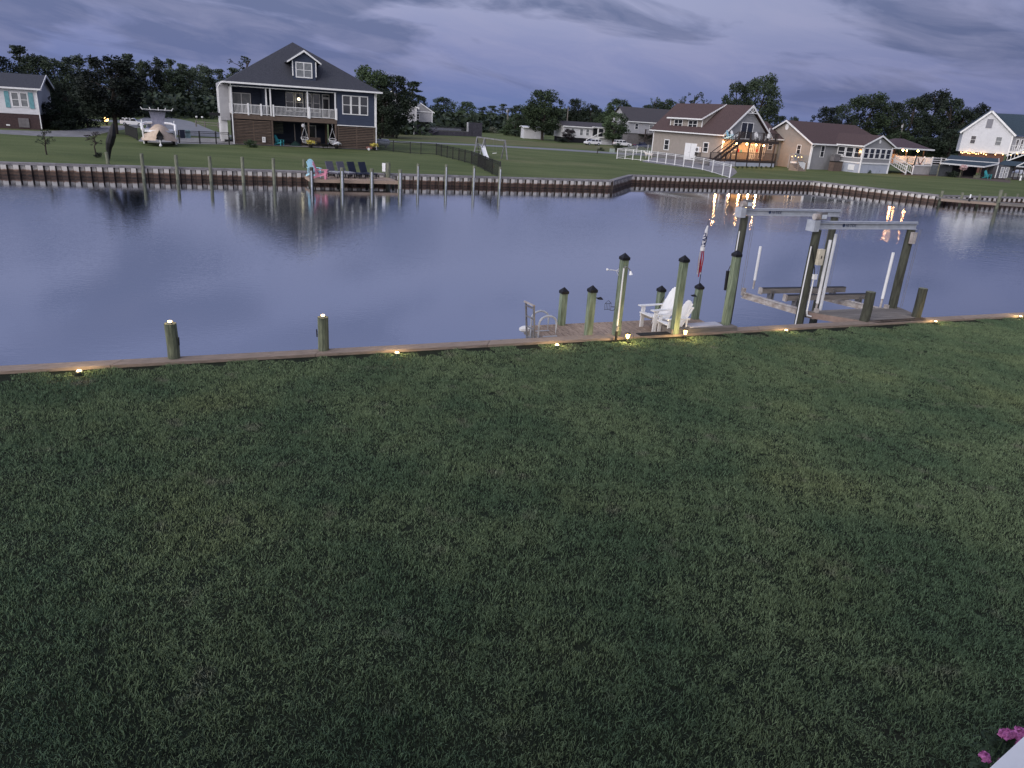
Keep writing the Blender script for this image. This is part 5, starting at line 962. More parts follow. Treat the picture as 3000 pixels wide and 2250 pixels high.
# ------------------------------------------------------------------ VEHICLES
def car(name, label, cat, p, rz, s, body, kind='suv'):
    t = thing(name, label, cat, p, rz); t.scale = (s, s, s); W2 = .95
    prof = {'suv': [(-2.55, .45), (-2.55, 1.0), (-2.4, 1.12), (2.5, 1.12), (2.6, .9), (2.6, .4)], 'pickup': [(-2.9, .5), (-2.9, 1.05), (-.2, 1.12), (1.4, 1.12), (2.75, 1.05), (2.85, .85), (2.85, .45)]}[kind]
    prof = {'suv': [(-2.55, .45), (-2.6, .95), (-2.5, 1.12), (1.25, 1.14), (2.35, 1.02), (2.55, .85), (2.6, .42)], 'pickup': prof}[kind]
    secs = []
    for y_, k in ((-W2, .96), (-W2*.97, 1.0), (W2*.97, 1.0), (W2, .96)): secs.append([(a*k, y_, b if abs(y_) < W2 else .45+(b-.45)*.93) for a, b in prof])
    q = MB(); q.loft(secs); q.build('body', body, t)
    g_ = {'suv': [(-2.5, 1.12), (-2.3, 1.78), (.25, 1.80), (1.2, 1.14)], 'pickup': [(-.9, 1.1), (-.7, 1.75), (.7, 1.75), (1.5, 1.1)]}[kind]
    q = MB(); q.loft([[(a, y_*(1 if b < 1.3 else .84), b) for a, b in g_] for y_ in (-W2*.94, W2*.94)]); q.build('cabin', body, t)
    def gp_(x0, x1, y_): zb, zt = 1.18, 1.68; return [(x0+.07, y_*.93*W2-.004*y_*-1*-1, zb), (x1-.04, y_*.93*W2, zb), (x1-.14, y_*.82*W2, zt), (x0+.12, y_*.82*W2, zt)]
    rng = ((-2.45, -1.5), (-1.48, -.4), (-.38, .95)) if kind == 'suv' else ((-.85, .1), (.12, 1.3))
    for x0, x1 in rng:
        for y_ in (-1, 1):
            pp = [(x0+.08, y_*(W2*.945+.012), 1.19), (x1-.04, y_*(W2*.945+.012), 1.19), (x1-(.35 if x1 > .9 else .08), y_*(W2*.83+.012), 1.68), (x0+(.18 if x0 < -2 else .1), y_*(W2*.83+.012), 1.68)]; q = MB(); q.add(pp, [(0, 1, 2, 3)]); q.build('side_window', glass, t)
    q = MB(); q.add([(g_[3][0]-.03, -.85, 1.2), (g_[3][0]-.03, .85, 1.2), (g_[2][0]+.12, .72, 1.72), (g_[2][0]+.12, -.72, 1.72)], [(0, 1, 2, 3)]); q.build('windscreen', glass, t)
    q = MB(); q.add([(g_[0][0]-.02, -.8, 1.2), (g_[0][0]-.02, .8, 1.2), (g_[1][0]-.05, .7, 1.7), (g_[1][0]-.05, -.7, 1.7)], [(3, 2, 1, 0)]); q.build('rear_window', glass, t)
    for x_ in ((-1.6, 1.6) if kind == 'suv' else (-1.9, 1.8)):
        for y_ in (-1, 1):
            o = MB().tube([(0, -.12, 0), (0, .12, 0)], .40, 16).build('wheel', rubber, t, (x_, y_*.88, .40)); MB().tube([(0, -.135, 0), (0, .135, 0)], .23, 12).build('rim', alu, o)
    for y_ in (-.68, .68): q = MB(); q.box(2.42, y_-.18, .72, 2.60, y_+.18, .9); q.build('headlight', white, t); q = MB(); q.box(-2.62 if kind == 'suv' else -2.93, y_-.1, .8, -2.5, y_+.1, 1.08); q.build('tail_light', red_cloth, t)
    q = MB(); q.box(-2.66, -.9, .4, -2.5, .9, .6); q.box(2.5, -.9, .38, 2.66, .9, .55); q.build('bumper', grey_metal, t); return t
a, b = at(1713, 425), at(1759, 427); d = b-a; car('parked_suv', 'white sport utility vehicle in front of the mobile home', 'car', (a+b)/2+Vector((0, .6, 0)), PI+R_(24), .66, car_white)
a, b = at(1793, 429), at(1852, 431); car('parked_suv', 'white car half hidden behind shrubs near the white fence', 'car', (a+b)/2+Vector((0, .4, 0)), R_(18), .70, car_white)
p = at(1880, 434); car('pickup_truck', 'dark blue pickup truck parked by the grey raised house', 'truck', p, R_(20), .62, car_blue, 'pickup')
p = at(432, 405); car('parked_truck', 'grey blue pickup truck behind the covered boat', 'truck', p+Vector((.3, 1.5, 0)), R_(-62), 1.0, car_grey, 'pickup')
p = at(391, 370); car('parked_suv', 'low white car far off between the tree trunks', 'car', p, R_(12), .6, car_white)
# ------------------------------------------------------------------ COVERED BOAT on trailer
bp_ = at(470, 424); bo = thing('covered_boat', 'white centre console boat on trailer under a tan tarpaulin', 'boat', (bp_.x, bp_.y, 0), R_(22)+R_(4)); bo.scale = (1.1, 1, .93)
# local: bow towards -y
def sec(y, w, zk, zg): return [(-w, y, zg), (-w*.86, y, zk+(zg-zk)*.45), (0, y, zk), (w*.86, y, zk+(zg-zk)*.45), (w, y, zg)]
q = MB(); q.loft([sec(-3.0, .12, .95, 1.35), sec(-2.2, .75, .62, 1.32), sec(-1, 1.1, .48, 1.28), (sec(1.2, 1.2, .45, 1.25)), sec(3.0, 1.15, .5, 1.2)]); q.build('hull', M('black_hull', (.02, .02, .025), .3), bo)
q = MB(); q.loft([[(-w, y, 1.22+k), (-w*.97, y, 1.42+k), (w*.97, y, 1.42+k), (w, y, 1.22+k)] for y, w, k in ((-2.9, .15, .1), (-2.1, .8, .08), (-.9, 1.15, .05), (1.2, 1.25, .03), (3.0, 1.2, 0))]); q.build('gunwale', car_white, bo)
q = MB(); rnd = random.Random(3); cols = 11
tsec = []
for j, (y, w, zt, zb) in enumerate(((-3.15, .35, 1.35, .6), (-2.5, 1.2, 1.7, .5), (-1.6, 1.38, 1.95, .5), (-.6, 1.4, 2.05, .6), (.3, 1.3, 1.95, .8))):
    row = []
    for i in range(cols):
        f = i/(cols-1)*2-1; zz = zb+(zt-zb)*(1-abs(f)**1.7)+rnd.uniform(-.05, .05); row.append((w*f*(1.02 if abs(f) > .8 else 1), y+rnd.uniform(-.05, .05)-(.25 if abs(f) < .3 else 0)*(j == 1), zz))
    tsec.append(row)
vs = [p for r_ in tsec for p in r_]; q.add(vs, [(j*cols+i, j*cols+i+1, (j+1)*cols+i+1, (j+1)*cols+i) for j in range(4) for i in range(cols-1)]); q.build('tarpaulin', tan_tarp, bo, smooth=True)
q = MB(); q.add([(-.28, -3.22, 1.0), (0, -3.3, 1.62), (.3, -3.2, 1.0), (.05, -3.28, .45)], [(0, 1, 2, 3)]); q.build('bow_opening', black, bo)
q = MB(); q.loft([[(-.62, -.2, 1.7), (.62, -.2, 1.7), (.62, .7, 1.7), (-.62, .7, 1.7)], [(-.5, -.15, 2.4), (.5, -.15, 2.4), (.5, .65, 2.4), (-.5, .65, 2.4)], [(-.66, -.25, 3.22), (.66, -.25, 3.22), (.66, .75, 3.22), (-.66, .75, 3.22)]]); q.build('wrapped_console', grey_wrap, bo)
q = MB(); q.box(-.95, -.6, 3.26, .95, 1.2, 3.34); q.build('hard_top', black, bo); q = MB(); q.bar((-1.2, -.6, 3.42), (1.2, -.6, 3.42), .05); [q.bar((x_, -.6, 3.35), (x_*1.15, -.55, 3.62), .05) for x_ in (-1.1, -.5, .1, .6, 1.1)]; q.build('rod_holders', white_metal, bo)
for s_ in (-1, 1): q = MB(); q.tube([(s_*1.28, -1.0, 1.45), (s_*1.32, -.8, 2.0), (s_*1.0, -.4, 2.12), (s_*.5, -.2, 2.15)], .12, 8); q.build('side_rail', car_white, bo)
tr = thing('boat_trailer', 'boat trailer with tall white guide poles under the covered boat', 'trailer', (bp_.x, bp_.y, 0), R_(26))
for s_ in (-1.05, 1.05):
    q = MB(); q.bar((s_, -2.2, .35), (s_, 3, .35), .1, .12); q.build('frame_rail', grey_metal, tr); q = MB(); q.bar((s_, -2.2, .35), (0, -3.4, .4), .1, .1); q.build('tongue', grey_metal, tr)
    for y_ in (1.0, 1.9): o = MB().tube([(-.12, 0, 0), (.12, 0, 0)], .34, 14).build('wheel', rubber, tr, (s_*1.15, y_, .34))
    q = MB(); q.tube([(s_*1.3, 2.4, .4), (s_*1.38, 2.4, 2.15)], .05, 8); q.build('guide_pole', white, tr); q = MB(); q.tube([(s_*1.3, -1.6, .15), (s_*1.34, -1.6, 1.5)], .06, 8); q.build('guide_pole', white, tr)
q = MB(); q.tube([(0, -3.4, .12), (0, -3.4, .6)], .05, 8); q.ball((0, -3.45, .14), .13, 8); q.build('jack_wheel', white, tr)
# ------------------------------------------------------------------ FENCES
def fence(label, pts, h, pmat, pw, infill, name, group=None, step=.11, t2=None, pr=.016):
    t = thing(name, label, 'fence', (pts[0][0], pts[0][1], 0)); o0 = Vector((pts[0][0], pts[0][1], 0)); P = [Vector((p[0], p[1], 0))-o0 for p in pts]
    for p in P: q = MB(); q.box(-pw/2, -pw/2, 0, pw/2, pw/2, h+.06); q.build('post', pmat, t, p)
    for a, b in zip(P, P[1:]):
        for z in (.1, h-.16, h): q = MB(); q.bar(a+Vector((0, 0, z)), b+Vector((0, 0, z)), .03, .045); q.build('rail', pmat, t)
        L = (b-a).length; n = max(2, int(L/step)); q = MB()
        for i in range(1, n): p = a+(b-a)*(i/n); q.box(p.x-pr/2, p.y-pr/2, .1, p.x+pr/2, p.y+pr/2, h)
        o = q.build('pickets', infill, t); o['kind'] = 'stuff'
    return t
fb = [(415, 975), (597, 995), (712, 1003), (877, 1010), (933, 1025), (995, 1040), (1056, 1055), (1120, 1070), (1186, 1090), (1256, 1110), (1328, 1140), (1403, 1180), (1480, 1220), (1563, 1255)]
fpts = [at(1040+.27125*x_, 180+.27125*y_) for x_, y_ in fb]
fence('black metal fence running from the blue house down to the canal', [bw(15.4, 2.0)]+fpts, 1.18, black_metal, .09, black_metal, 'black_fence')
fpts = [at(403, 411), at(415, 413)]; fence('black metal fence section left of the covered boat', [at(370, 396), at(403, 411)], 1.15, black_metal, .12, black_metal, 'black_fence')
fence('black metal fence between the covered boat and the blue house', [at(526, 419), at(586, 421), at(634, 422), at(672, 424)], 1.2, black_metal, .1, black_metal, 'black_fence')
for i, (px, m_, lb) in enumerate(((536, navy, 'dark navy towel hung over the black fence'), (550, M('pale_teal_towel', (.30, .44, .48), .9), 'pale teal towel hung over the black fence'))):
    a = at(px-6+i*2, 419.5); b = at(px+9+i*2, 420); t = thing('towel', lb, 'towel', (a.x, a.y, .5)); d = b-a; q = MB(); q.add([(0, -.06, 0), (d.x, d.y-.06, 0), (d.x, d.y-.07, .8), (0, -.07, .8), (0, .05, .78), (d.x, d.y+.05, .78)], [(0, 1, 2, 3), (3, 2, 5, 4)]); q.build('cloth', m_, t)
wp = [(215, 590), (400, 600), (575, 618), (760, 638), (945, 655), (1140, 680), (1340, 708), (1545, 740), (1750, 775), (1965, 810)]
wpts = [at(1780+.12658*x_, 390+.12658*y_) for x_, y_ in wp]+[at(2040+.11754*x_, 380+.11754*y_) for x_, y_ in ((150, 1005), (390, 1070), (645, 1155), (820, 1210))]
fence('long white metal fence curving down from the beige house to the canal', wpts, 1.3, white, .1, M('thin_white_bars', (.30, .30, .33), .5), 'white_fence', step=.2, pr=.012)
fence('rear white fence meeting the beige house wall', [at(1807, 465), at(1864, 452), at(1896, 449), at(1925, 447)], 1.3, white, .1, M('thin_white_bars', (.30, .30, .33), .5), 'white_fence', step=.2, pr=.012)
t = thing('split_rail_fence', 'low timber rail fence beside the gravel road', 'fence', at(575, 371)); a = at(575, 371); b = at(640, 376); d = b-a
for f in (0, .4, 1): q = MB(); q.box(-.08, -.08, 0, .08, .08, .9); q.build('post', grey_wood, t, d*f)
for z in (.4, .75): q = MB(); q.bar(Vector((0, 0, z)), d+Vector((0, 0, z)), .08, .08); q.build('rail', grey_wood, t)
# ------------------------------------------------------------------ swing set, tank, mail boxes, poles
def px3(c, x, y): o = {'c3': (1040, 180, .27125), 'f1': (1100, 280, .18083), 'e6': (1640, 330, .15371), 'd2': (380, 280, .12658), 'e2': (780, 330, .1085), 'd3': (860, 440, .14467)}[c]; return at(o[0]+o[2]*x, o[1]+o[2]*y)
a1, a2, c1, c2_, m1 = px3('c3', 1280, 1025), px3('c3', 1340, 1000), px3('c3', 1580, 1050), px3('c3', 1645, 1065), px3('c3', 1395, 975)
tl = (a1+a2)/2; trt = (c1+c2_)/2; tl.z = 2.05; trt.z = 2.0
sw = thing('swing_set', 'grey timber swing set with white slide on the far lawn', 'swing set', (tl.x, tl.y, 0)); o0 = Vector((tl.x, tl.y, 0)); gs = M('pale_grey_timber', (.22, .22, .23), .8, (.15, .15, .16), 4)
q = MB(); q.bar(tl-o0, trt-o0, .12, .14); q.build('top_beam', gs, sw)
for e, top in ((a1, tl), (a2, tl), (c1, trt), (c2_, trt)): q = MB(); q.bar(e-o0, top-o0, .11); q.build('leg', gs, sw)
mt0 = tl.lerp(trt, .28)
for off in (Vector((-.4, -1.2, 0)), Vector((.2, 1.2, 0))): q = MB(); q.bar(Vector((mt0.x, mt0.y, 0))+off-o0, mt0-o0, .11); q.build('leg', gs, sw)
for i in range(4): q = MB(); q.bar(a1.lerp(tl, .15+.17*i)-o0, (Vector((mt0.x-.3, mt0.y-1.2, 0))).lerp(mt0, .15+.17*i)-o0, .05); q.build('rung', gs, sw)
s0 = tl.lerp(trt, .22); s0.z = 1.15; s1 = px3('c3', 1425, 1068); s1.z = .12; d = (s1-s0); sd = Vector((-d.y, d.x, 0)).normalized()*.25; q = MB()
ss = [s0+d*f+Vector((0, 0, -.12*math.sin(PI*f))) for f in (0, .3, .6, .85, 1)]
q.add([v for p in ss for v in (p-sd+Vector((0, 0, .1))-o0, p-sd-o0, p+sd-o0, p+sd+Vector((0, 0, .1))-o0)], [(4*i+j, 4*i+j+1, 4*i+j+5, 4*i+j+4) for i in range(4) for j in range(3)]); q.build('slide', white, sw)
s2 = tl.lerp(trt, .66); q = MB(); [q.bar((s2.x+k-o0.x, s2.y-o0.y, 2.0), (s2.x+k-o0.x, s2.y-o0.y, .5), .015) for k in (-.2, .2)]; q.build('ropes', gs, sw); q = MB(); q.bar((s2.x-.25-o0.x, s2.y-o0.y, .48), (s2.x+.25-o0.x, s2.y-o0.y, .55), .2, .05); q.build('swing_seat', white, sw)
p = px3('c3', 290, 930); t = thing('propane_tank', 'grey propane tank behind the fence by the blue house', 'tank', p, R_(24)); q = MB(); q.tube([(-1.0, 0, .62), (-.88, 0, .62), (.78, 0, .62), (.98, 0, .62)], [.18, .4, .4, .18], 14); q.build('tank', alu, t, smooth=True); q = MB(); q.tube([(-.2, 0, 1.0), (-.2, 0, 1.15)], .14, 8); q.build('dome', black, t); [MB().box(x_-.05, -.25, 0, x_+.05, .25, .3).build('leg', grey_metal, t) for x_ in (-.5, .5)]
p = at(1749, 451); t = thing('mailbox', 'timber mailbox post with pale box beside the back road', 'mailbox', p, .3); q = MB(); q.bar((0, 0, 0), (.12, 0, .85), .1); q.build('post', pm, t); q = MB(); q.box(-.05, -.2, .8, .3, .2, 1.05); q.build('box', far_wood, t)
p = at(1793, 447); t = thing('utility_box', 'small pale green utility box beside the back road', 'utility box', p, .3); q = MB(); q.box(-.35, -.25, 0, .35, .25, .65); q.build('case', M('pale_green_paint', (.32, .38, .33), .6), t); q = MB(); q.box(-.37, -.27, .65, .37, .27, .7); q.build('lid', far_wood, t)
p = at(585, 357); t = thing('mailbox', 'pair of small white mailboxes beside the curved road', 'mailbox', p, .2)
for x_ in (-.5, .5): q = MB(); q.bar((x_, 0, 0), (x_, 0, .8), .08); q.build('post', grey_wood, t); q = MB(); q.box(x_-.15, -.2, .75, x_+.15, .2, 1.0); q.build('box', white, t)
for (b, t_, lb) in (((1264, 384), (1260, 322), 'short utility pole right of the pale gabled house'), ((1485, 392), (1488, 319), 'utility pole standing left of the round tree'), ((1658, 400), (1664, 314), 'plain pole leaning above the mobile home'), ((2622, 470), (2638, 362), 'leaning utility pole behind the gazebo')):
    p = at(*b); h = hpx(t_, p); t = thing('utility_pole', lb, 'utility pole', p, 0, 'utility poles'); q = MB(); q.tube([(0, 0, 0), (.0, 0, h)], [.2, .14], 8); q.build('pole', grey_wood, t)
    if b[0] > 2000 or b[0] < 1500: q = MB(); q.tube([(-.25, -.2, h-.9), (-.25, -.2, h-.3)], .2, 8); q.build('transformer', M('pale_transformer', (.4, .4, .42), .5), t)
# road lamp glow left
p = at(313, 367); t = thing('post_lantern', 'round amber lantern low beside the drive at left', 'lamp', p, 0); q = MB(); q.tube([(0, 0, 0), (0, 0, .5)], .15, 8); q.build('base', brick, t); MB().ball((0, 0, .75), .3, 10).build('globe', amber, t)
# furled black umbrella
p = at(320, 470); t = thing('furled_umbrella', 'tall furled black umbrella leaning above the far bulkhead', 'umbrella', p, 0); a = at(320, 470); 
zt = 2.5; q = MB(); q.tube([(0, 0, 0), (.3, 0, .9), (.62, 0, zt+.15)], .03, 6); q.build('pole', black, t)
q = MB(); rnd = random.Random(8); q.tube([(0.02, 0, .12), (.05, 0, .75), (.2, 0, 1.2), (.42, 0, 1.75), (.5, 0, 2.1), (.58, 0, zt)], [.07, .17, .27, .27, .2, .07], 9); q.build('canopy', black, t)
# basketball hoop
p = at(664, 415); t = thing('basketball_hoop', 'black portable basketball hoop leaning beside the blue house', 'basketball hoop', p, R_(24)); q = MB(); q.bar((.4, 0, .1), (-.5, 0, 2.7), .12); q.build('pole', black, t); q = MB(); q.box(-1.6, -.5, 2.7, -.5, -.44, 3.0); q.build('backboard', black, t); q = MB(); q.tube([(-1.4+.22*math.cos(k*PI/6), -.7+.22*math.sin(k*PI/6), 2.6) for k in range(13)], .02, 5, False); q.build('rim', black, t); q = MB(); q.box(-.2, -.5, 0, .9, .5, .25); q.build('base', black, t)
# blue house yard things
def pot(label, p, m_, s=.6):
    t = thing('flower_pot', label, 'flower pot', p, 0, 'flower pots in front of the blue house'); q = MB(); q.tube([(0, 0, 0), (0, 0, .3)], [.16, .24], 10); q.build('pot', black, t)
    q = MB(); rnd = random.Random(int(p[0]*10)); 
    for i in range(70):
        c = Vector((rnd.gauss(0, .2), rnd.gauss(0, .2), .45+rnd.uniform(0, .3))); d1_ = Vector((rnd.uniform(-1, 1), rnd.uniform(-1, 1), rnd.uniform(-1, 1))).normalized()*.07; d2_ = d1_.orthogonal().normalized()*.07; q.add([c-d1_-d2_, c+d1_-d2_, c+d1_+d2_, c-d1_+d2_], [(0, 1, 2, 3)])
    q.build('flowers', m_, t)
pot('black pot of yellow flowers beside the left hanging chair', bw(7.9, -.6), yellow); pot('black pot of white flowers beside the right hanging chair', bw(10.7, -.6), white_cloth); pot('yellow plant pot at the right corner of the blue house', bw(14.9, -.7), yellow)
for u, lb in ((7.35, 'white hanging chair at the middle post of the blue house'), (10.35, 'white hanging chair at the right post of the blue house')):
    t = thing('hanging_chair', lb, 'hanging chair', bw(u, -.15, 0), BA, 'woven hanging chairs'); q = MB(); [q.tube([(sx_*.38, 0, .95), (0, 0, 2.1), (0, 0, 2.6)], .018, 5) for sx_ in (-1, 1)]; q.build('ropes', white_cloth, t)
    q = MB(); q.tube([(.4*math.cos(k*PI/8), .38*math.sin(k*PI/8), .95+.12*math.sin(k*PI/8)) for k in range(17)], .03, 6, False); q.build('hoop', white_cloth, t)
    q = MB(); [q.tube([(.4*math.cos(k*PI/5), .38*math.sin(k*PI/5), .95), (.25*math.cos(k*PI/5), .22*math.sin(k*PI/5), .55), (0, 0, .42)], .014, 4) for k in range(10)]; q.build('woven_seat', white_cloth, t)
adirondack('garden_chair', 'teal garden chair in the carport under the blue house', teal, (*bw(4.75, .6)[:2], .06), BA+.9, 1.05)
t = thing('fire_pit', 'low dark fire pit on legs before the blue house', 'fire pit', bw(9.3, -1.3), BA); q = MB(); q.tube([(0, 0, .25), (0, 0, .5)], [.35, .5], 12); q.build('bowl', black, t); [MB().tube([(.3*math.cos(k), .3*math.sin(k), 0), (.3*math.cos(k), .3*math.sin(k), .3)], .025, 5).build('leg', black, t) for k in (0, 2.1, 4.2)]
t = thing('yard_bench', 'dark timber bench under the blue house by the glazed door', 'bench', bw(8.6, 2.0, .05), BA); q = MB(); q.box(-.8, -.2, .4, .8, .2, .46); q.build('seat', pm, t); q = MB(); q.box(-.8, .18, .5, .8, .24, .95); q.build('backrest', brown_wood, t); posts(t, [(-.7, 0), (.7, 0)], .07, 0, .4, pm, 'leg')
t = thing('house_sign', 'small white plaque leaning on the slatted screen', 'sign', bw(3.05, -.2, .35), BA); q = MB(); q.box(-.17, -.02, 0, .17, .02, .55); q.build('board', white, t); q = MB(); q.box(-.08, -.026, .15, .08, -.021, .2); q.box(-.08, -.026, .27, .08, -.021, .31); q.box(-.06, -.026, .37, .06, -.021, .45); q.build('print', grey_metal, t)
t = thing('patio_umbrella_stand', 'closed patio umbrella above a green cone shaped cover', 'umbrella', bw(6.55, 1.6, .05), BA); q = MB(); q.tube([(0, 0, .3), (-.05, 0, 2.3)], .05, 8); q.build('pole', grey_wood, t); q = MB(); q.tube([(0, 0, .0), (0, 0, .5)], [.75, .08], 10); q.build('cover', M('dark_green_canvas', (.02, .05, .045), .9), t)
t = thing('round_thermometer', 'round white dial hanging at the middle post', 'dial', bw(7.25, .1, 2.25), BA); q = MB(); q.ball((0, 0, 0), .19, 10, (1, .3, 1)); q.build('dial', white_cloth, t)
t = thing('ground_lamp', 'small barrow shaped red object at the blue house corner', 'wheelbarrow', bw(14.3, -.8), BA); t.name = 'wheelbarrow'; q = MB(); q.box(-.3, -.2, .2, .3, .2, .4); q.build('tray', M('faded_red_paint', (.25, .12, .10), .7), t); MB().tube([(-.1, -.26, .14), (-.1, -.2, .14)], .14, 10).build('wheel', white, t)
# ------------------------------------------------------------------ FAR DOCK with chairs
c0 = px3('d3', 375, 610); c0 = at(914, 530, -.1); c0 = Vector((-13.3, 52.9, 0))
s_a = at(914, 548, WZ); s_b = at(1172, 553, WZ); dd = s_b-s_a; fd = thing('far_dock', 'brown timber dock with dark underside on the far bank', 'dock', (s_a.x, s_a.y, 0), math.atan2(dd.y, dd.x)); L = dd.length; FDZ = -.22
def fdw(u, v, z=0.0): a = math.atan2(dd.y, dd.x); return Vector((s_a.x+u*math.cos(a)-v*math.sin(a), s_a.y+u*math.sin(a)+v*math.cos(a), z))
fme = MB().box(0, 0, 0, .28, 2.6, .04).mesh('plank', dock_wood)
for i in range(int(L/.29)): place(fme, 'plank', fd, (i*.29, .1, FDZ-.04))
q = MB(); q.box(0, .04, FDZ-.22, L, .095, FDZ-.005); q.build('edge_beam', dock_wood, fd); q = MB(); q.box(-.06, .1, FDZ-.22, 0, 2.7, FDZ); q.build('end_beam', dock_wood, fd)
for u in (.1, L/3, 2*L/3, L-.1):
    for v in (1.5,): q = MB(); q.tube([(u, v, -1.6), (u, v, FDZ-.23)], .1, 8); q.build('support_pile', lift_wood, fd)
for (b, t_, lb) in (((914, 548), (912, 490), 'dark topped striped piling at the left front of the far dock'), ((1003, 551), (1001, 491), 'second striped piling along the front of the far dock'), ((1089, 551), (1089, 494), 'third striped piling along the front of the far dock'), ((1172, 553), (1172, 497), 'striped piling at the right front of the far dock')):
    p = at(*b, WZ); h = hpx(t_, p); t = piling('far_piling', p, h, .14, far_wood if b[0] > 950 else lift_wood, lb, group='striped pilings of the far dock'); t.rotation_euler = (0, 0, 0); q = MB(); q.tube([(.04, -.16, -1.2), (.04, -.16, h-.22)], .06, 8); q.build('white_pipe', alu, t)
p = at(1137, 520, FDZ); piling('far_piling', p, hpx((1140, 477), p), .17, far_wood, 'thick pale piling at the rear right of the far dock'); t = thing('power_pedestal', 'white power box fixed beside the thick pale dock piling', 'power box', (p.x-.3, p.y-.05, .2), 0); q = MB(); q.box(-.12, -.1, 0, .12, .1, .6); q.build('case', white, t); q = MB(); q.box(-.03, -.03, -.4, .03, .03, 0); q.build('stem', grey_metal, t)
def dkp(px, y_): return at(860+.14467*px, 440+.14467*y_, FDZ)
adirondack('garden_chair', 'pale blue garden chair at the left end of the far dock', paleblue, dkp(420, 545), R_(24)+.35, 1.15)
adirondack('garden_chair', 'pink garden chair seen sideways on the far dock', pink, dkp(560, 580), R_(24)+1.25, 1.1)
def lounger(label, p, rz, mat, cush=None):
    t = thing('lounge_chair', label, 'lounge chair', p, rz, 'lounge chairs on the far dock'); q = MB(); q.bar((0, -1.0, .32), (0, .15, .32), .62, .08); q.build('seat', mat, t); q = MB(); q.bar((0, .12, .34), (0, .42, 1.05), .62, .07, (0, 1, 0)); q.build('backrest', mat, t)
    posts(t, [(-.28, -.9), (.28, -.9), (-.28, .1), (.28, .1)], .05, 0, .32, black, 'leg')
    if cush: q = MB(); q.box(-.28, -.98, .37, .28, .08, .43); q.build('cushion', cush, t)
    return t
lounger('leftmost grey lounge chair with pale cushion on the far dock', dkp(790, 545), R_(24)+.5, greyf, cushion); lounger('second grey lounge chair with pale cushion behind the striped piling', dkp(1010, 548), R_(24)+.5, greyf, cushion)
lounger('navy lounge chair left of the third dock piling', dkp(1225, 550), R_(24)+.5, navy); lounger('navy lounge chair touching the third dock piling', dkp(1450, 552), R_(24)+.5, navy)
# ------------------------------------------------------------------ TREES
def leafmesh(name, mat, clumps, n, size, seed):
    rnd = random.Random(seed); q = MB()
    for (cx_, cy_, cz_, rx, rz_) in clumps:
        for i in range(int(n*max(.25, (rx/.1)**1.6))if rx < .2 else n):
            while True:
                v = Vector((rnd.uniform(-1, 1), rnd.uniform(-1, 1), rnd.uniform(-1, 1)))
                if .35 < v.length < 1: break
            c = Vector((cx_+v.x*rx, cy_+v.y*rx, cz_+v.z*rz_)); s_ = size*rnd.uniform(.6, 1.4)
            a = Vector((rnd.uniform(-1, 1), rnd.uniform(-1, 1), rnd.uniform(-.6, .6))).normalized()*s_; b = a.cross(Vector((rnd.uniform(-1, 1), rnd.uniform(-1, 1), rnd.uniform(-1, 1)))).normalized()*s_*.7
            q.add([c-a, c-b*.8, c+a, c+b*.8], [(0, 1, 2, 3)])
    return q.mesh(name, mat)
def trunkmesh(name, clumps, seed, r=.03, h=1.0, lean=0):
    rnd = random.Random(seed); q = MB(); top = max(c[2] for c in clumps)*.95; pts = [(rnd.uniform(-.012, .012)*k, rnd.uniform(-.012, .012)*k, top*k/5) for k in range(6)]; pts[0] = (0, 0, 0); q.tube(pts, [r*(1-.14*k) for k in range(6)], 7)
    for c in clumps[:14]:
        z0 = max(.12, min(top*.9, c[2]-.15)); k = min(4, int(z0/top*5)); p0 = Vector(pts[k]).lerp(Vector(pts[k+1]), (z0/top*5)-k); q.tube([p0, p0.lerp(Vector(c[:3]), .5)+Vector((0, 0, .02)), Vector(c[:3])], [r*.35, r*.22, r*.1], 5)
    return q.mesh(name, bark)
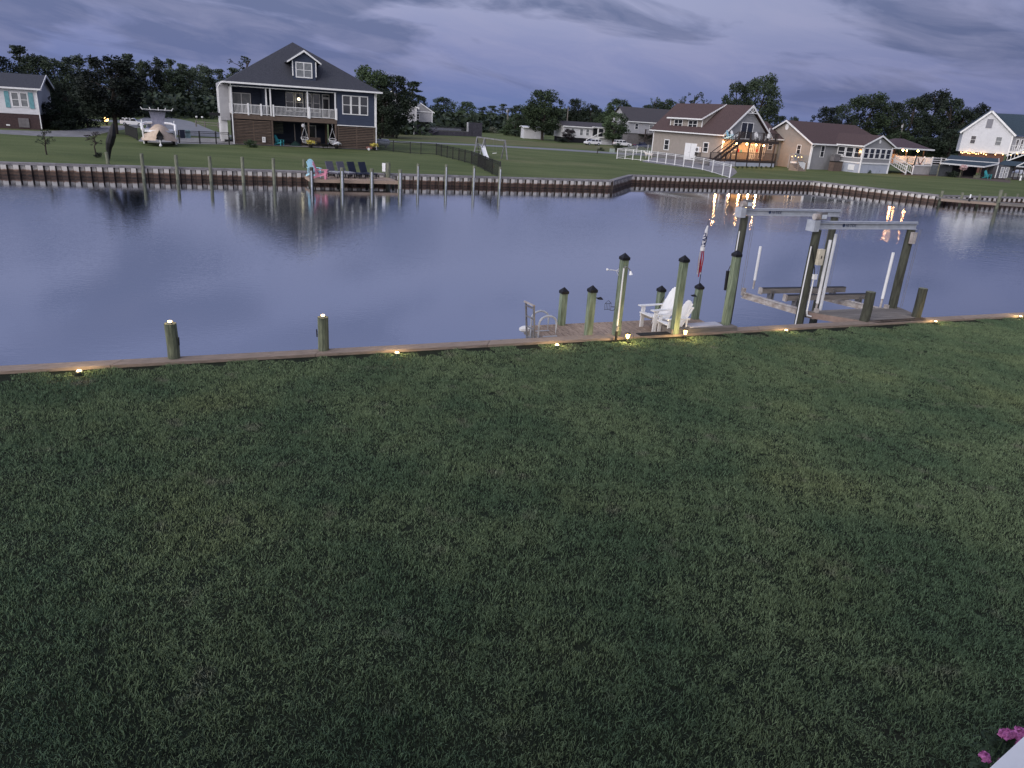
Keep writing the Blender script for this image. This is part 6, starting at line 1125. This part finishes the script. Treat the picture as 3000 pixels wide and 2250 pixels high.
# prototypes have unit height
def proto(kind, seed):
    rnd = random.Random(seed); cl_ = []
    if kind == 'round':
        for i in range(125):
            a = rnd.uniform(0, 2*PI); e = rnd.uniform(-.95, 1); r_ = .33*math.sqrt(max(0, 1-(e*.92)**2))*rnd.uniform(.3, 1.12)**.6; k_ = rnd.random()**1.5; cl_.append((math.cos(a)*r_, math.sin(a)*r_,   .58+e*.37, .04+.085*k_, .035+.06*k_))
        return leafmesh('crown', None, cl_, 110, .0165, seed), cl_
    if kind == 'dense':
        for i in range(130):
            a = rnd.uniform(0, 2*PI); z = rnd.uniform(.04, .95); r_ = .37*math.sqrt(max(.02, 1-((z-.40)/.58)**2))*rnd.uniform(.2, 1.15)**.6; k_ = rnd.random()**1.5; cl_.append((math.cos(a)*r_, math.sin(a)*r_, z, .035+.09*k_, .03+.065*k_))
        return leafmesh('crown', None, cl_, 110, .017, seed), cl_
    if kind == 'pine':
        for i in range(44):
            a = rnd.uniform(0, 2*PI); z = rnd.uniform(.28, .95); w = .21*(1-(z-.45)/.75)*rnd.uniform(.2, 1.1); cl_.append((math.cos(a)*w, math.sin(a)*w, z, rnd.uniform(.045, .09), rnd.uniform(.022, .048)))
        for i in range(5): a = rnd.uniform(0, 2*PI); cl_.append((math.cos(a)*.05, math.sin(a)*.05, rnd.uniform(.86, .97), .045, .035))
        return leafmesh('crown', None, cl_, 100, .017, seed), cl_
    if kind == 'sparse':
        for i in range(22):
            a = rnd.uniform(0, 2*PI); z = rnd.uniform(.4, .97); w = .30*rnd.uniform(.2, 1.1)*math.sqrt(max(.05, 1-((z-.6)/.45)**2)); cl_.append((math.cos(a)*w, math.sin(a)*w, z, rnd.uniform(.035, .07), rnd.uniform(.03, .055)))
        return leafmesh('crown', None, cl_, 75, .018, seed), cl_
    if kind == 'bush':
        for i in range(16):
            a = rnd.uniform(0, 2*PI); z = rnd.uniform(.15, .8); w = .5*rnd.uniform(.1, 1)*math.sqrt(max(.05, 1-((z-.3)/.7)**2)); cl_.append((math.cos(a)*w, math.sin(a)*w, z, .24, .18))
        return leafmesh('crown', None, cl_, 70, .05, seed), cl_
PR = {}
def treeproto(kind, mat, k):
    key = (kind, mat.name, k)
    if key not in PR:
        me, cl_ = PRB.setdefault((kind, k), proto(kind, 100+k*7+len(kind)))
        m2 = me.copy(); m2.materials.clear(); m2.materials.append(mat); PR[key] = (m2, TRB.setdefault((kind, k), trunkmesh('trunk', cl_, 9+k, .028 if kind != 'pine' else .017)))
    return PR[key]
PRB = {}; TRB = {}
def leafmesh(name, mat, clumps, n, size, seed, _f=leafmesh): return _f(name, mat or L_mid, clumps, n, size, seed)
tcount = [0]
def tree(kind, mat, px, pyb, pyt, wpx, label, name='tree', cat='tree', group=None, base=None, dy=0):
    p = at(px, pyb); h = hpx((px+ (pyb-pyt)*0.06*0, pyt), p) if pyt is not None else 3
    dist = math.hypot(p.x, p.y); w = wpx*dist/ (F*1.05)
    tcount[0] += 1; k = tcount[0] % 3; cm, tm = treeproto(kind, mat, k)
    t = thing(name, label, cat, (p.x, p.y, 0), random.uniform(0, 6), group); natural = {'round': .72, 'dense': .80, 'pine': .42, 'sparse': .62, 'bush': 1.2}[kind]
    sxy = w/natural; t.scale = (sxy, sxy, h*1.02)
    place(tm, 'trunk', t); place(cm, 'crown', t); return t
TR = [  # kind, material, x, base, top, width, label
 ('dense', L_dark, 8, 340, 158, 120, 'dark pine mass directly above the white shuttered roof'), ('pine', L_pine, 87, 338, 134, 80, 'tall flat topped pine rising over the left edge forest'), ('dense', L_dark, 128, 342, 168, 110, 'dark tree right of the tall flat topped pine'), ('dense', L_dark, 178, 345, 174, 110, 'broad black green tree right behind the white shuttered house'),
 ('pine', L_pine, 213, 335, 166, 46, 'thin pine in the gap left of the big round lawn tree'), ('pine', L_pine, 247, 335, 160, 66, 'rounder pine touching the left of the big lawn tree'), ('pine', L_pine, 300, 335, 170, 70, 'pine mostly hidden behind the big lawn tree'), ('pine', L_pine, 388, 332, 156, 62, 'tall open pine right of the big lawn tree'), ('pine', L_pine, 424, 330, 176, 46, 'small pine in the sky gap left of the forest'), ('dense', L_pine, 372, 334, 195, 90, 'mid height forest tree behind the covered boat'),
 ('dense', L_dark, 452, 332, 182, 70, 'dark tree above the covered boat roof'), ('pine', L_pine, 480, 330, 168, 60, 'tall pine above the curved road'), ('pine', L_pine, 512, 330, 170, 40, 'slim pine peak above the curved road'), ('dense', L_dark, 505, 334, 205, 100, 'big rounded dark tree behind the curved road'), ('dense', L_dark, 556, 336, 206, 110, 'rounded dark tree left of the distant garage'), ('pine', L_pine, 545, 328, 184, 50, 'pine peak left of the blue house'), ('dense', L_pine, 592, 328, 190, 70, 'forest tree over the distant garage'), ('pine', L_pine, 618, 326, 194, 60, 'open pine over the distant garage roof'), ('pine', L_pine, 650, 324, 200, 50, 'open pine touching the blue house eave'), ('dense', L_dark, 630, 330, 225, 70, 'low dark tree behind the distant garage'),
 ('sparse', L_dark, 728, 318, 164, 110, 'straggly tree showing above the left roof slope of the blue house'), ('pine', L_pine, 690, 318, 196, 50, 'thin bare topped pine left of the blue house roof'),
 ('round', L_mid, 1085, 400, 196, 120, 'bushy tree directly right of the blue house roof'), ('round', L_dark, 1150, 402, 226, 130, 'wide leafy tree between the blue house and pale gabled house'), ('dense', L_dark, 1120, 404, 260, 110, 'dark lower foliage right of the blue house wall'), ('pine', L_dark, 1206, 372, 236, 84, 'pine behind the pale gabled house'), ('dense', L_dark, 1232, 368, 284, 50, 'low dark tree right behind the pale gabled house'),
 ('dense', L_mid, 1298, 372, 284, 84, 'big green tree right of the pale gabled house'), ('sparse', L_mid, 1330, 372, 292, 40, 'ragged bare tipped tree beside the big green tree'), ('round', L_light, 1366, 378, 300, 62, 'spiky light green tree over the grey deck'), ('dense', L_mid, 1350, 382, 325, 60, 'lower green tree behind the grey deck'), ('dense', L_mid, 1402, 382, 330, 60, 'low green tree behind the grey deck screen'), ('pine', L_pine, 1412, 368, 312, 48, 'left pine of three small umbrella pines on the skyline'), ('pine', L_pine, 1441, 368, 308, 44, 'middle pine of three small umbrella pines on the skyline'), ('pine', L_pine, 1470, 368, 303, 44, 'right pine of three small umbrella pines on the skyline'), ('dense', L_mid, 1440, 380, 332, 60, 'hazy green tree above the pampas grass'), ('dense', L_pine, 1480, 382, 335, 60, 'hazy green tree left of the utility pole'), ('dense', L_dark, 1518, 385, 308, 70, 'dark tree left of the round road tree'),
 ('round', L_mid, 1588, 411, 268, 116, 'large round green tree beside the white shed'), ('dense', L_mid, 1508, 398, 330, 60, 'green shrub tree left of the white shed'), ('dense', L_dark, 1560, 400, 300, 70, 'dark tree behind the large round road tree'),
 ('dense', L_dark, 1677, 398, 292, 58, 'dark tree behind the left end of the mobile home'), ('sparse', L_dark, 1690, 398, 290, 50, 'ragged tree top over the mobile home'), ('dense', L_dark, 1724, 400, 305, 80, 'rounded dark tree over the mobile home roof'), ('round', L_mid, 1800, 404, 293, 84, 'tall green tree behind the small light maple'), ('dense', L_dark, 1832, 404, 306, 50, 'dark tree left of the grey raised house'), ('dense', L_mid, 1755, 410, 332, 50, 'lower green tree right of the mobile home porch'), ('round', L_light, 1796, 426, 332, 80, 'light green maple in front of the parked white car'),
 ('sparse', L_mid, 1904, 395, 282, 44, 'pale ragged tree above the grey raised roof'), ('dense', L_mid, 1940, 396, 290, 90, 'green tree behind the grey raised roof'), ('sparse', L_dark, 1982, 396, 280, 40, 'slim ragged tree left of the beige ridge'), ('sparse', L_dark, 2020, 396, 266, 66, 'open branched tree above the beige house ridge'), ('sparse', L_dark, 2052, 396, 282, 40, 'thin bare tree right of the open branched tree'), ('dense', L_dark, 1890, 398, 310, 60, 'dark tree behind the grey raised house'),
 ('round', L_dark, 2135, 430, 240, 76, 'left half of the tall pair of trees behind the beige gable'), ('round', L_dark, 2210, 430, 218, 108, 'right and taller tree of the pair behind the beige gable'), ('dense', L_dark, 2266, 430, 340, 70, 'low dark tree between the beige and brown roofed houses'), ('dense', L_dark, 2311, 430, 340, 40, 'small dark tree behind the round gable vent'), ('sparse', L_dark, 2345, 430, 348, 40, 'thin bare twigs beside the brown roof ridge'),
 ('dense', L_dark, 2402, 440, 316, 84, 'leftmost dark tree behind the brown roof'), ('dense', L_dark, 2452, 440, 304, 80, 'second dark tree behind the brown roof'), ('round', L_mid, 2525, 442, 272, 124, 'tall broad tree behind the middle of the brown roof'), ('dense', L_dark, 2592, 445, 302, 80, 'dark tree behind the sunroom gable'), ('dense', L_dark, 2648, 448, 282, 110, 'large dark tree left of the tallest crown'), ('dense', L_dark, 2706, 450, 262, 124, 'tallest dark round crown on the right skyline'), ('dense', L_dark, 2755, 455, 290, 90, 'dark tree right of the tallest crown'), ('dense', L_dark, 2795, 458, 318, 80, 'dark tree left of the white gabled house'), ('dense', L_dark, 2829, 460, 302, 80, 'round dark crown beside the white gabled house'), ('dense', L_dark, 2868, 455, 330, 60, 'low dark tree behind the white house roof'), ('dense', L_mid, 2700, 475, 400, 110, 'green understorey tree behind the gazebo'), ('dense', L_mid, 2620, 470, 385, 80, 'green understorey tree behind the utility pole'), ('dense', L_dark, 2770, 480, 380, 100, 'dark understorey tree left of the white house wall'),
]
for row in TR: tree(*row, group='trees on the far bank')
big = tree('round', L_black, 340, 392, 166, 165, 'big dark round lawn tree left of the covered boat'); 
tree('dense', L_black, 258, 374, 215, 90, 'black green tree left of the big round lawn tree'); tree('dense', L_dark, 205, 378, 250, 80, 'dark tree at the corner of the white shuttered house'); tree('dense', L_dark, 150, 378, 300, 100, 'shadowy shrub mass right of the white shuttered house'); tree('bush', L_dark, 172, 381, 352, 46, 'round clipped dark shrub by the driveway', 'bush', 'bush'); tree('dense', L_dark, 160, 372, 320, 110, 'low dark spreading tree beside the white shuttered wall')
tree('bush', L_mid, 512, 337, 320, 20, 'small round green bush beside the curved road', 'bush', 'bush')
tree('sparse', L_dark, 137, 453, 372, 44, 'thin young tree on the left far lawn', 'young_tree', 'tree'); tree('sparse', L_purple, 282, 456, 385, 46, 'bare greyish shrub on the far lawn near the bulkhead', 'shrub', 'shrub')
tree('bush', L_dark, 290, 462, 445, 22, 'low dark weeds beside the greyish shrub', 'shrub', 'shrub')
tree('bush', L_pale, 1445, 390, 370, 36, 'pale plumed pampas grass clump beyond the road', 'pampas_grass', 'pampas grass'); tree('bush', L_mid, 1478, 396, 372, 40, 'rounded grey green bush right of the pampas grass', 'bush', 'bush'); tree('bush', L_dark, 1510, 400, 378, 50, 'dark bush left of the white shed', 'bush', 'bush')
tree('round', L_purple, 1665, 418, 378, 40, 'dark purple leaved small tree before the mobile home'); tree('bush', L_dark, 1810, 441, 418, 34, 'dark rounded shrub in front of the second white car', 'bush', 'bush'); tree('bush', L_dark, 1650, 418, 404, 50, 'low hedge before the mobile home', 'bush', 'bush'); tree('bush', L_mid, 1760, 442, 430, 22, 'small shrub beside the mailbox', 'bush', 'bush')
tree('bush', leafg, 735, 432, 408, 42, 'leafy shrub growing against the slatted screen', 'bush', 'bush'); 
tree('bush', leafg, 2306, 488, 470, 18, 'potted green plant left of the pale pump box', 'bush', 'bush'); tree('bush', leafg, 2548, 508, 497, 9, 'left small potted plant at the sunroom skirting', 'potted_plant', 'plant'); tree('bush', leafg, 2572, 508, 498, 9, 'right small potted plant at the sunroom skirting', 'potted_plant', 'plant')
for i in range(8): px_ = 2160+i*14; tree('bush', leafg, px_, 493+i*.1, 486, 9, ['first', 'second', 'third', 'fourth', 'fifth', 'sixth', 'seventh', 'eighth'][i]+' low plant from the left along the porch skirting', 'low_plant', 'plant', 'low plants along the beige porch skirting')
tree('bush', L_dark, 2790, 519, 500, 36, 'dark flower bed under the carport edge', 'bush', 'bush')
# distant undergrowth: a continuous mass under the trees
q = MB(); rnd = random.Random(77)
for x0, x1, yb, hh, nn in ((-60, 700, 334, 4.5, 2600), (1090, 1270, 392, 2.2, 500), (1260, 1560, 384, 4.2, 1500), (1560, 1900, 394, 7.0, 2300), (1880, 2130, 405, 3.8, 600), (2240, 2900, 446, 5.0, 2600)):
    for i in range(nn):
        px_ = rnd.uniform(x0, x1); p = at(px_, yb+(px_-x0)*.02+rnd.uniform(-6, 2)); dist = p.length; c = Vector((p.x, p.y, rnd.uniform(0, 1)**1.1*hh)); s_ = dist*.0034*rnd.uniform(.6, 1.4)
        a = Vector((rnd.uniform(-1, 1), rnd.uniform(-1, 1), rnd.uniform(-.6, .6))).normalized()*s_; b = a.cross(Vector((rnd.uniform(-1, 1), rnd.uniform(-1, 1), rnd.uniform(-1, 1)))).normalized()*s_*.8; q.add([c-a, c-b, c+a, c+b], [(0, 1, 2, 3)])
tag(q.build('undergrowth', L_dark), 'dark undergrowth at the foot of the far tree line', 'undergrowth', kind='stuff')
# the dog
p = at(1899, 465); t = thing('dog', 'white dog standing side on behind the white fence', 'dog', p, R_(165)); dm = M('white_fur', (.66, .62, .58), .9, (.5, .46, .42), 8)
bm_ = bmesh_ = None
def skin(name, verts, edges, radii, mat, parent, loc=(0, 0, 0)):
    me = bpy.data.meshes.new(name); me.from_pydata(verts, edges, []); me.materials.append(mat); o = bpy.data.objects.new(name, me); C.objects.link(o); o.parent = parent; o.location = loc
    sm_ = o.modifiers.new('skin', 'SKIN'); 
    for i, r_ in enumerate(radii): me.skin_vertices[0].data[i].radius = (r_, r_)
    me.skin_vertices[0].data[0].use_root = True; o.modifiers.new('subdivision', 'SUBSURF').render_levels = 2; return o
t.scale = (1.25, 1.25, 1.25)
V_ = [(0, 0, .52), (.3, 0, .52), (.42, 0, .62), (.52, 0, .74), (.66, 0, .70), (-.3, 0, .52), (-.42, 0, .54), (-.55, 0, .66), (.28, .09, .36), (.27, .09, .2), (.28, .09, .02), (.28, -.09, .36), (.29, -.09, .2), (.31, -.09, .02), (-.32, .1, .38), (-.40, .1, .2), (-.34, .1, .02), (-.3, -.1, .38), (-.36, -.1, .2), (-.3, -.1, .02), (.52, .06, .83), (.52, -.06, .83)]
E_ = [(0, 1), (1, 2), (2, 3), (3, 4), (0, 5), (5, 6), (6, 7), (1, 8), (8, 9), (9, 10), (1, 11), (11, 12), (12, 13), (5, 14), (14, 15), (15, 16), (5, 17), (17, 18), (18, 19), (3, 20), (3, 21)]
Rr = [.13, .15, .09, .09, .04, .12, .05, .02, .06, .035, .03, .06, .035, .03, .075, .035, .03, .075, .035, .03, .02, .02]
def skin(name, verts, edges, radii, mat, parent):
    me = bpy.data.meshes.new(name); me.from_pydata(verts, edges, []); me.materials.append(mat); o = bpy.data.objects.new(name, me); C.objects.link(o); o.parent = parent
    o.modifiers.new('skin', 'SKIN')
    lay = me.skin_vertices[0].data if len(me.skin_vertices) else None
    if lay is None:
        import bmesh
        b_ = bmesh.new(); b_.from_mesh(me); ly = b_.verts.layers.skin.verify(); b_.verts.ensure_lookup_table()
        for i, v in enumerate(b_.verts): v[ly].radius = (radii[i], radii[i]); v[ly].use_root = (i == 0)
        b_.to_mesh(me); b_.free()
    else:
        for i, r_ in enumerate(radii): lay[i].radius = (r_, r_)
        lay[0].use_root = True
    o.modifiers.new('subdivision', 'SUBSURF').levels = 1; return o
skin('body', V_, E_, Rr, dm, t)
q = MB(); q.ball((.70, 0, .70), .02, 6); q.build('nose', black, t)
# ------------------------------------------------------------------ unseen near house behind the camera, sized to shade the lawn, and planting
nh = thing('unseen_near_house', 'unseen near house wall with balcony behind the viewpoint, sized to shade the lawn', 'house', (0, 0, 0), 0)
wall(nh, -7, -6, 0, 7, -2.0, 6.0, white_siding); q = MB(); q.prism([(-7.6, -1.5, 5.95), (7.6, -1.5, 5.95), (7.6, -4.0, 7.2), (-7.6, -4.0, 7.2)], (0, 0, -.15)); q.build('roof', dark_shingle, nh); q = MB(); q.box(-7, -1.99, 2.95, 7, .45, 3.1); q.build('balcony', dock_wood, nh); posts(nh, [(-6, 0), (-2, 0), (2, 0), (6, 0)], .16, 0, 2.94, white)
# white rail corner low at the right, and the pink flowering shrub
a = at(2955, 2262, 1.25); b = at(3120, 2105, 1.25); t = thing('white_rail_cap', 'white rail cap cutting the bottom right corner', 'railing', (0, 0, 0)); d = (b-a); 
q = MB(); q.bar(a-d*.6, b+d*.6, .14, .04); o = q.build('cap', white, t); q = MB(); q.bar(a-d*.6-Vector((0, 0, .05)), b+d*.6-Vector((0, 0, .05)), .06, .08); q.build('sub_rail', white, t); q = MB(); [q.bar((a+d*f)-Vector((0, 0, .08)), Vector(((a+d*f).x, (a+d*f).y, 0)), .05) for f in (-.4, 0, .4, .8, 1.2)]; q.build('baluster', white, t)
FZ = .75
fsp = [(2938, 2152, 1.0), (2968, 2158, 1.15), (2992, 2150, 1.1), (2950, 2148, .8), (2984, 2143, .8), (2995, 2184, 1.1), (2883, 2220, 1.0), (2933, 2236, .7), (2944, 2160, .7)]
c0 = at(2975, 2180, FZ); t = thing('flowering_shrub', 'dark shrub with ruffled pink blooms at the bottom right corner', 'flowering shrub', (c0.x, c0.y, 0)); rnd = random.Random(4)
for px_, py_, s_ in fsp:
    p = at(px_, py_, FZ+rnd.uniform(-.05, .05))-Vector((c0.x, c0.y, 0)); q = MB()
    for k in range(40):
        a_ = rnd.uniform(0, 2*PI); e_ = rnd.uniform(0, 1.4); r_ = .028*s_; n_v = Vector((math.cos(a_)*math.sin(e_), math.sin(a_)*math.sin(e_), math.cos(e_))); c = n_v*r_*rnd.uniform(.55, 1.25); u_ = n_v.orthogonal().normalized(); w_ = n_v.cross(u_); u_ = (u_*math.cos(a_*3)+w_*math.sin(a_*3)); w_ = n_v.cross(u_); z_ = .021*s_
        q.add([c-u_*z_, c-w_*z_*.8+n_v*.006, c+u_*z_+n_v*.012, c+w_*z_*.8+n_v*.006], [(0, 1, 2, 3)])
    o = q.build('bloom', petal, t, p); q = MB(); q.tube([(0, 0, 0), (-.03, .01, -.25), (-.02, 0, -p.z+.0)], .004, 4); q.build('stem', leafg, o)
q = MB()
for px_, py_, s_ in fsp:
    p = at(px_, py_, FZ)-Vector((c0.x, c0.y, 0))
    for k in range(26):
        c = p+Vector((rnd.gauss(0, .05), rnd.gauss(0, .05), -rnd.uniform(.03, .16))); a = Vector((rnd.uniform(-1, 1), rnd.uniform(-1, 1), rnd.uniform(-.3, .5))).normalized()*.03; b = a.cross(Vector((rnd.uniform(-.3, .3), rnd.uniform(-.3, .3), 1))).normalized()*.012; q.add([c-a, c-b, c+a, c+b], [(0, 1, 2, 3)])
for i in range(420):
    a_ = rnd.uniform(0, 2*PI); r_ = rnd.uniform(0, .34); c = Vector((math.cos(a_)*r_+.08, math.sin(a_)*r_-.06, rnd.uniform(.12, FZ-.1))); a = Vector((rnd.uniform(-1, 1), rnd.uniform(-1, 1), rnd.uniform(-.3, .5))).normalized()*.03; b = a.cross(Vector((rnd.uniform(-.3, .3), rnd.uniform(-.3, .3), 1))).normalized()*.014; q.add([c-a, c-b, c+a, c+b], [(0, 1, 2, 3)])
q.build('leaves', leafg, t)
# lettering curves become meshes
for o in [o for o in list(bpy.data.objects) if o.type == 'FONT']:
    me = bpy.data.meshes.new_from_object(o); n2_ = bpy.data.objects.new('lettering', me); C.objects.link(n2_); n2_.parent = o.parent; n2_.location = o.location; n2_.rotation_euler = o.rotation_euler; bpy.data.objects.remove(o)
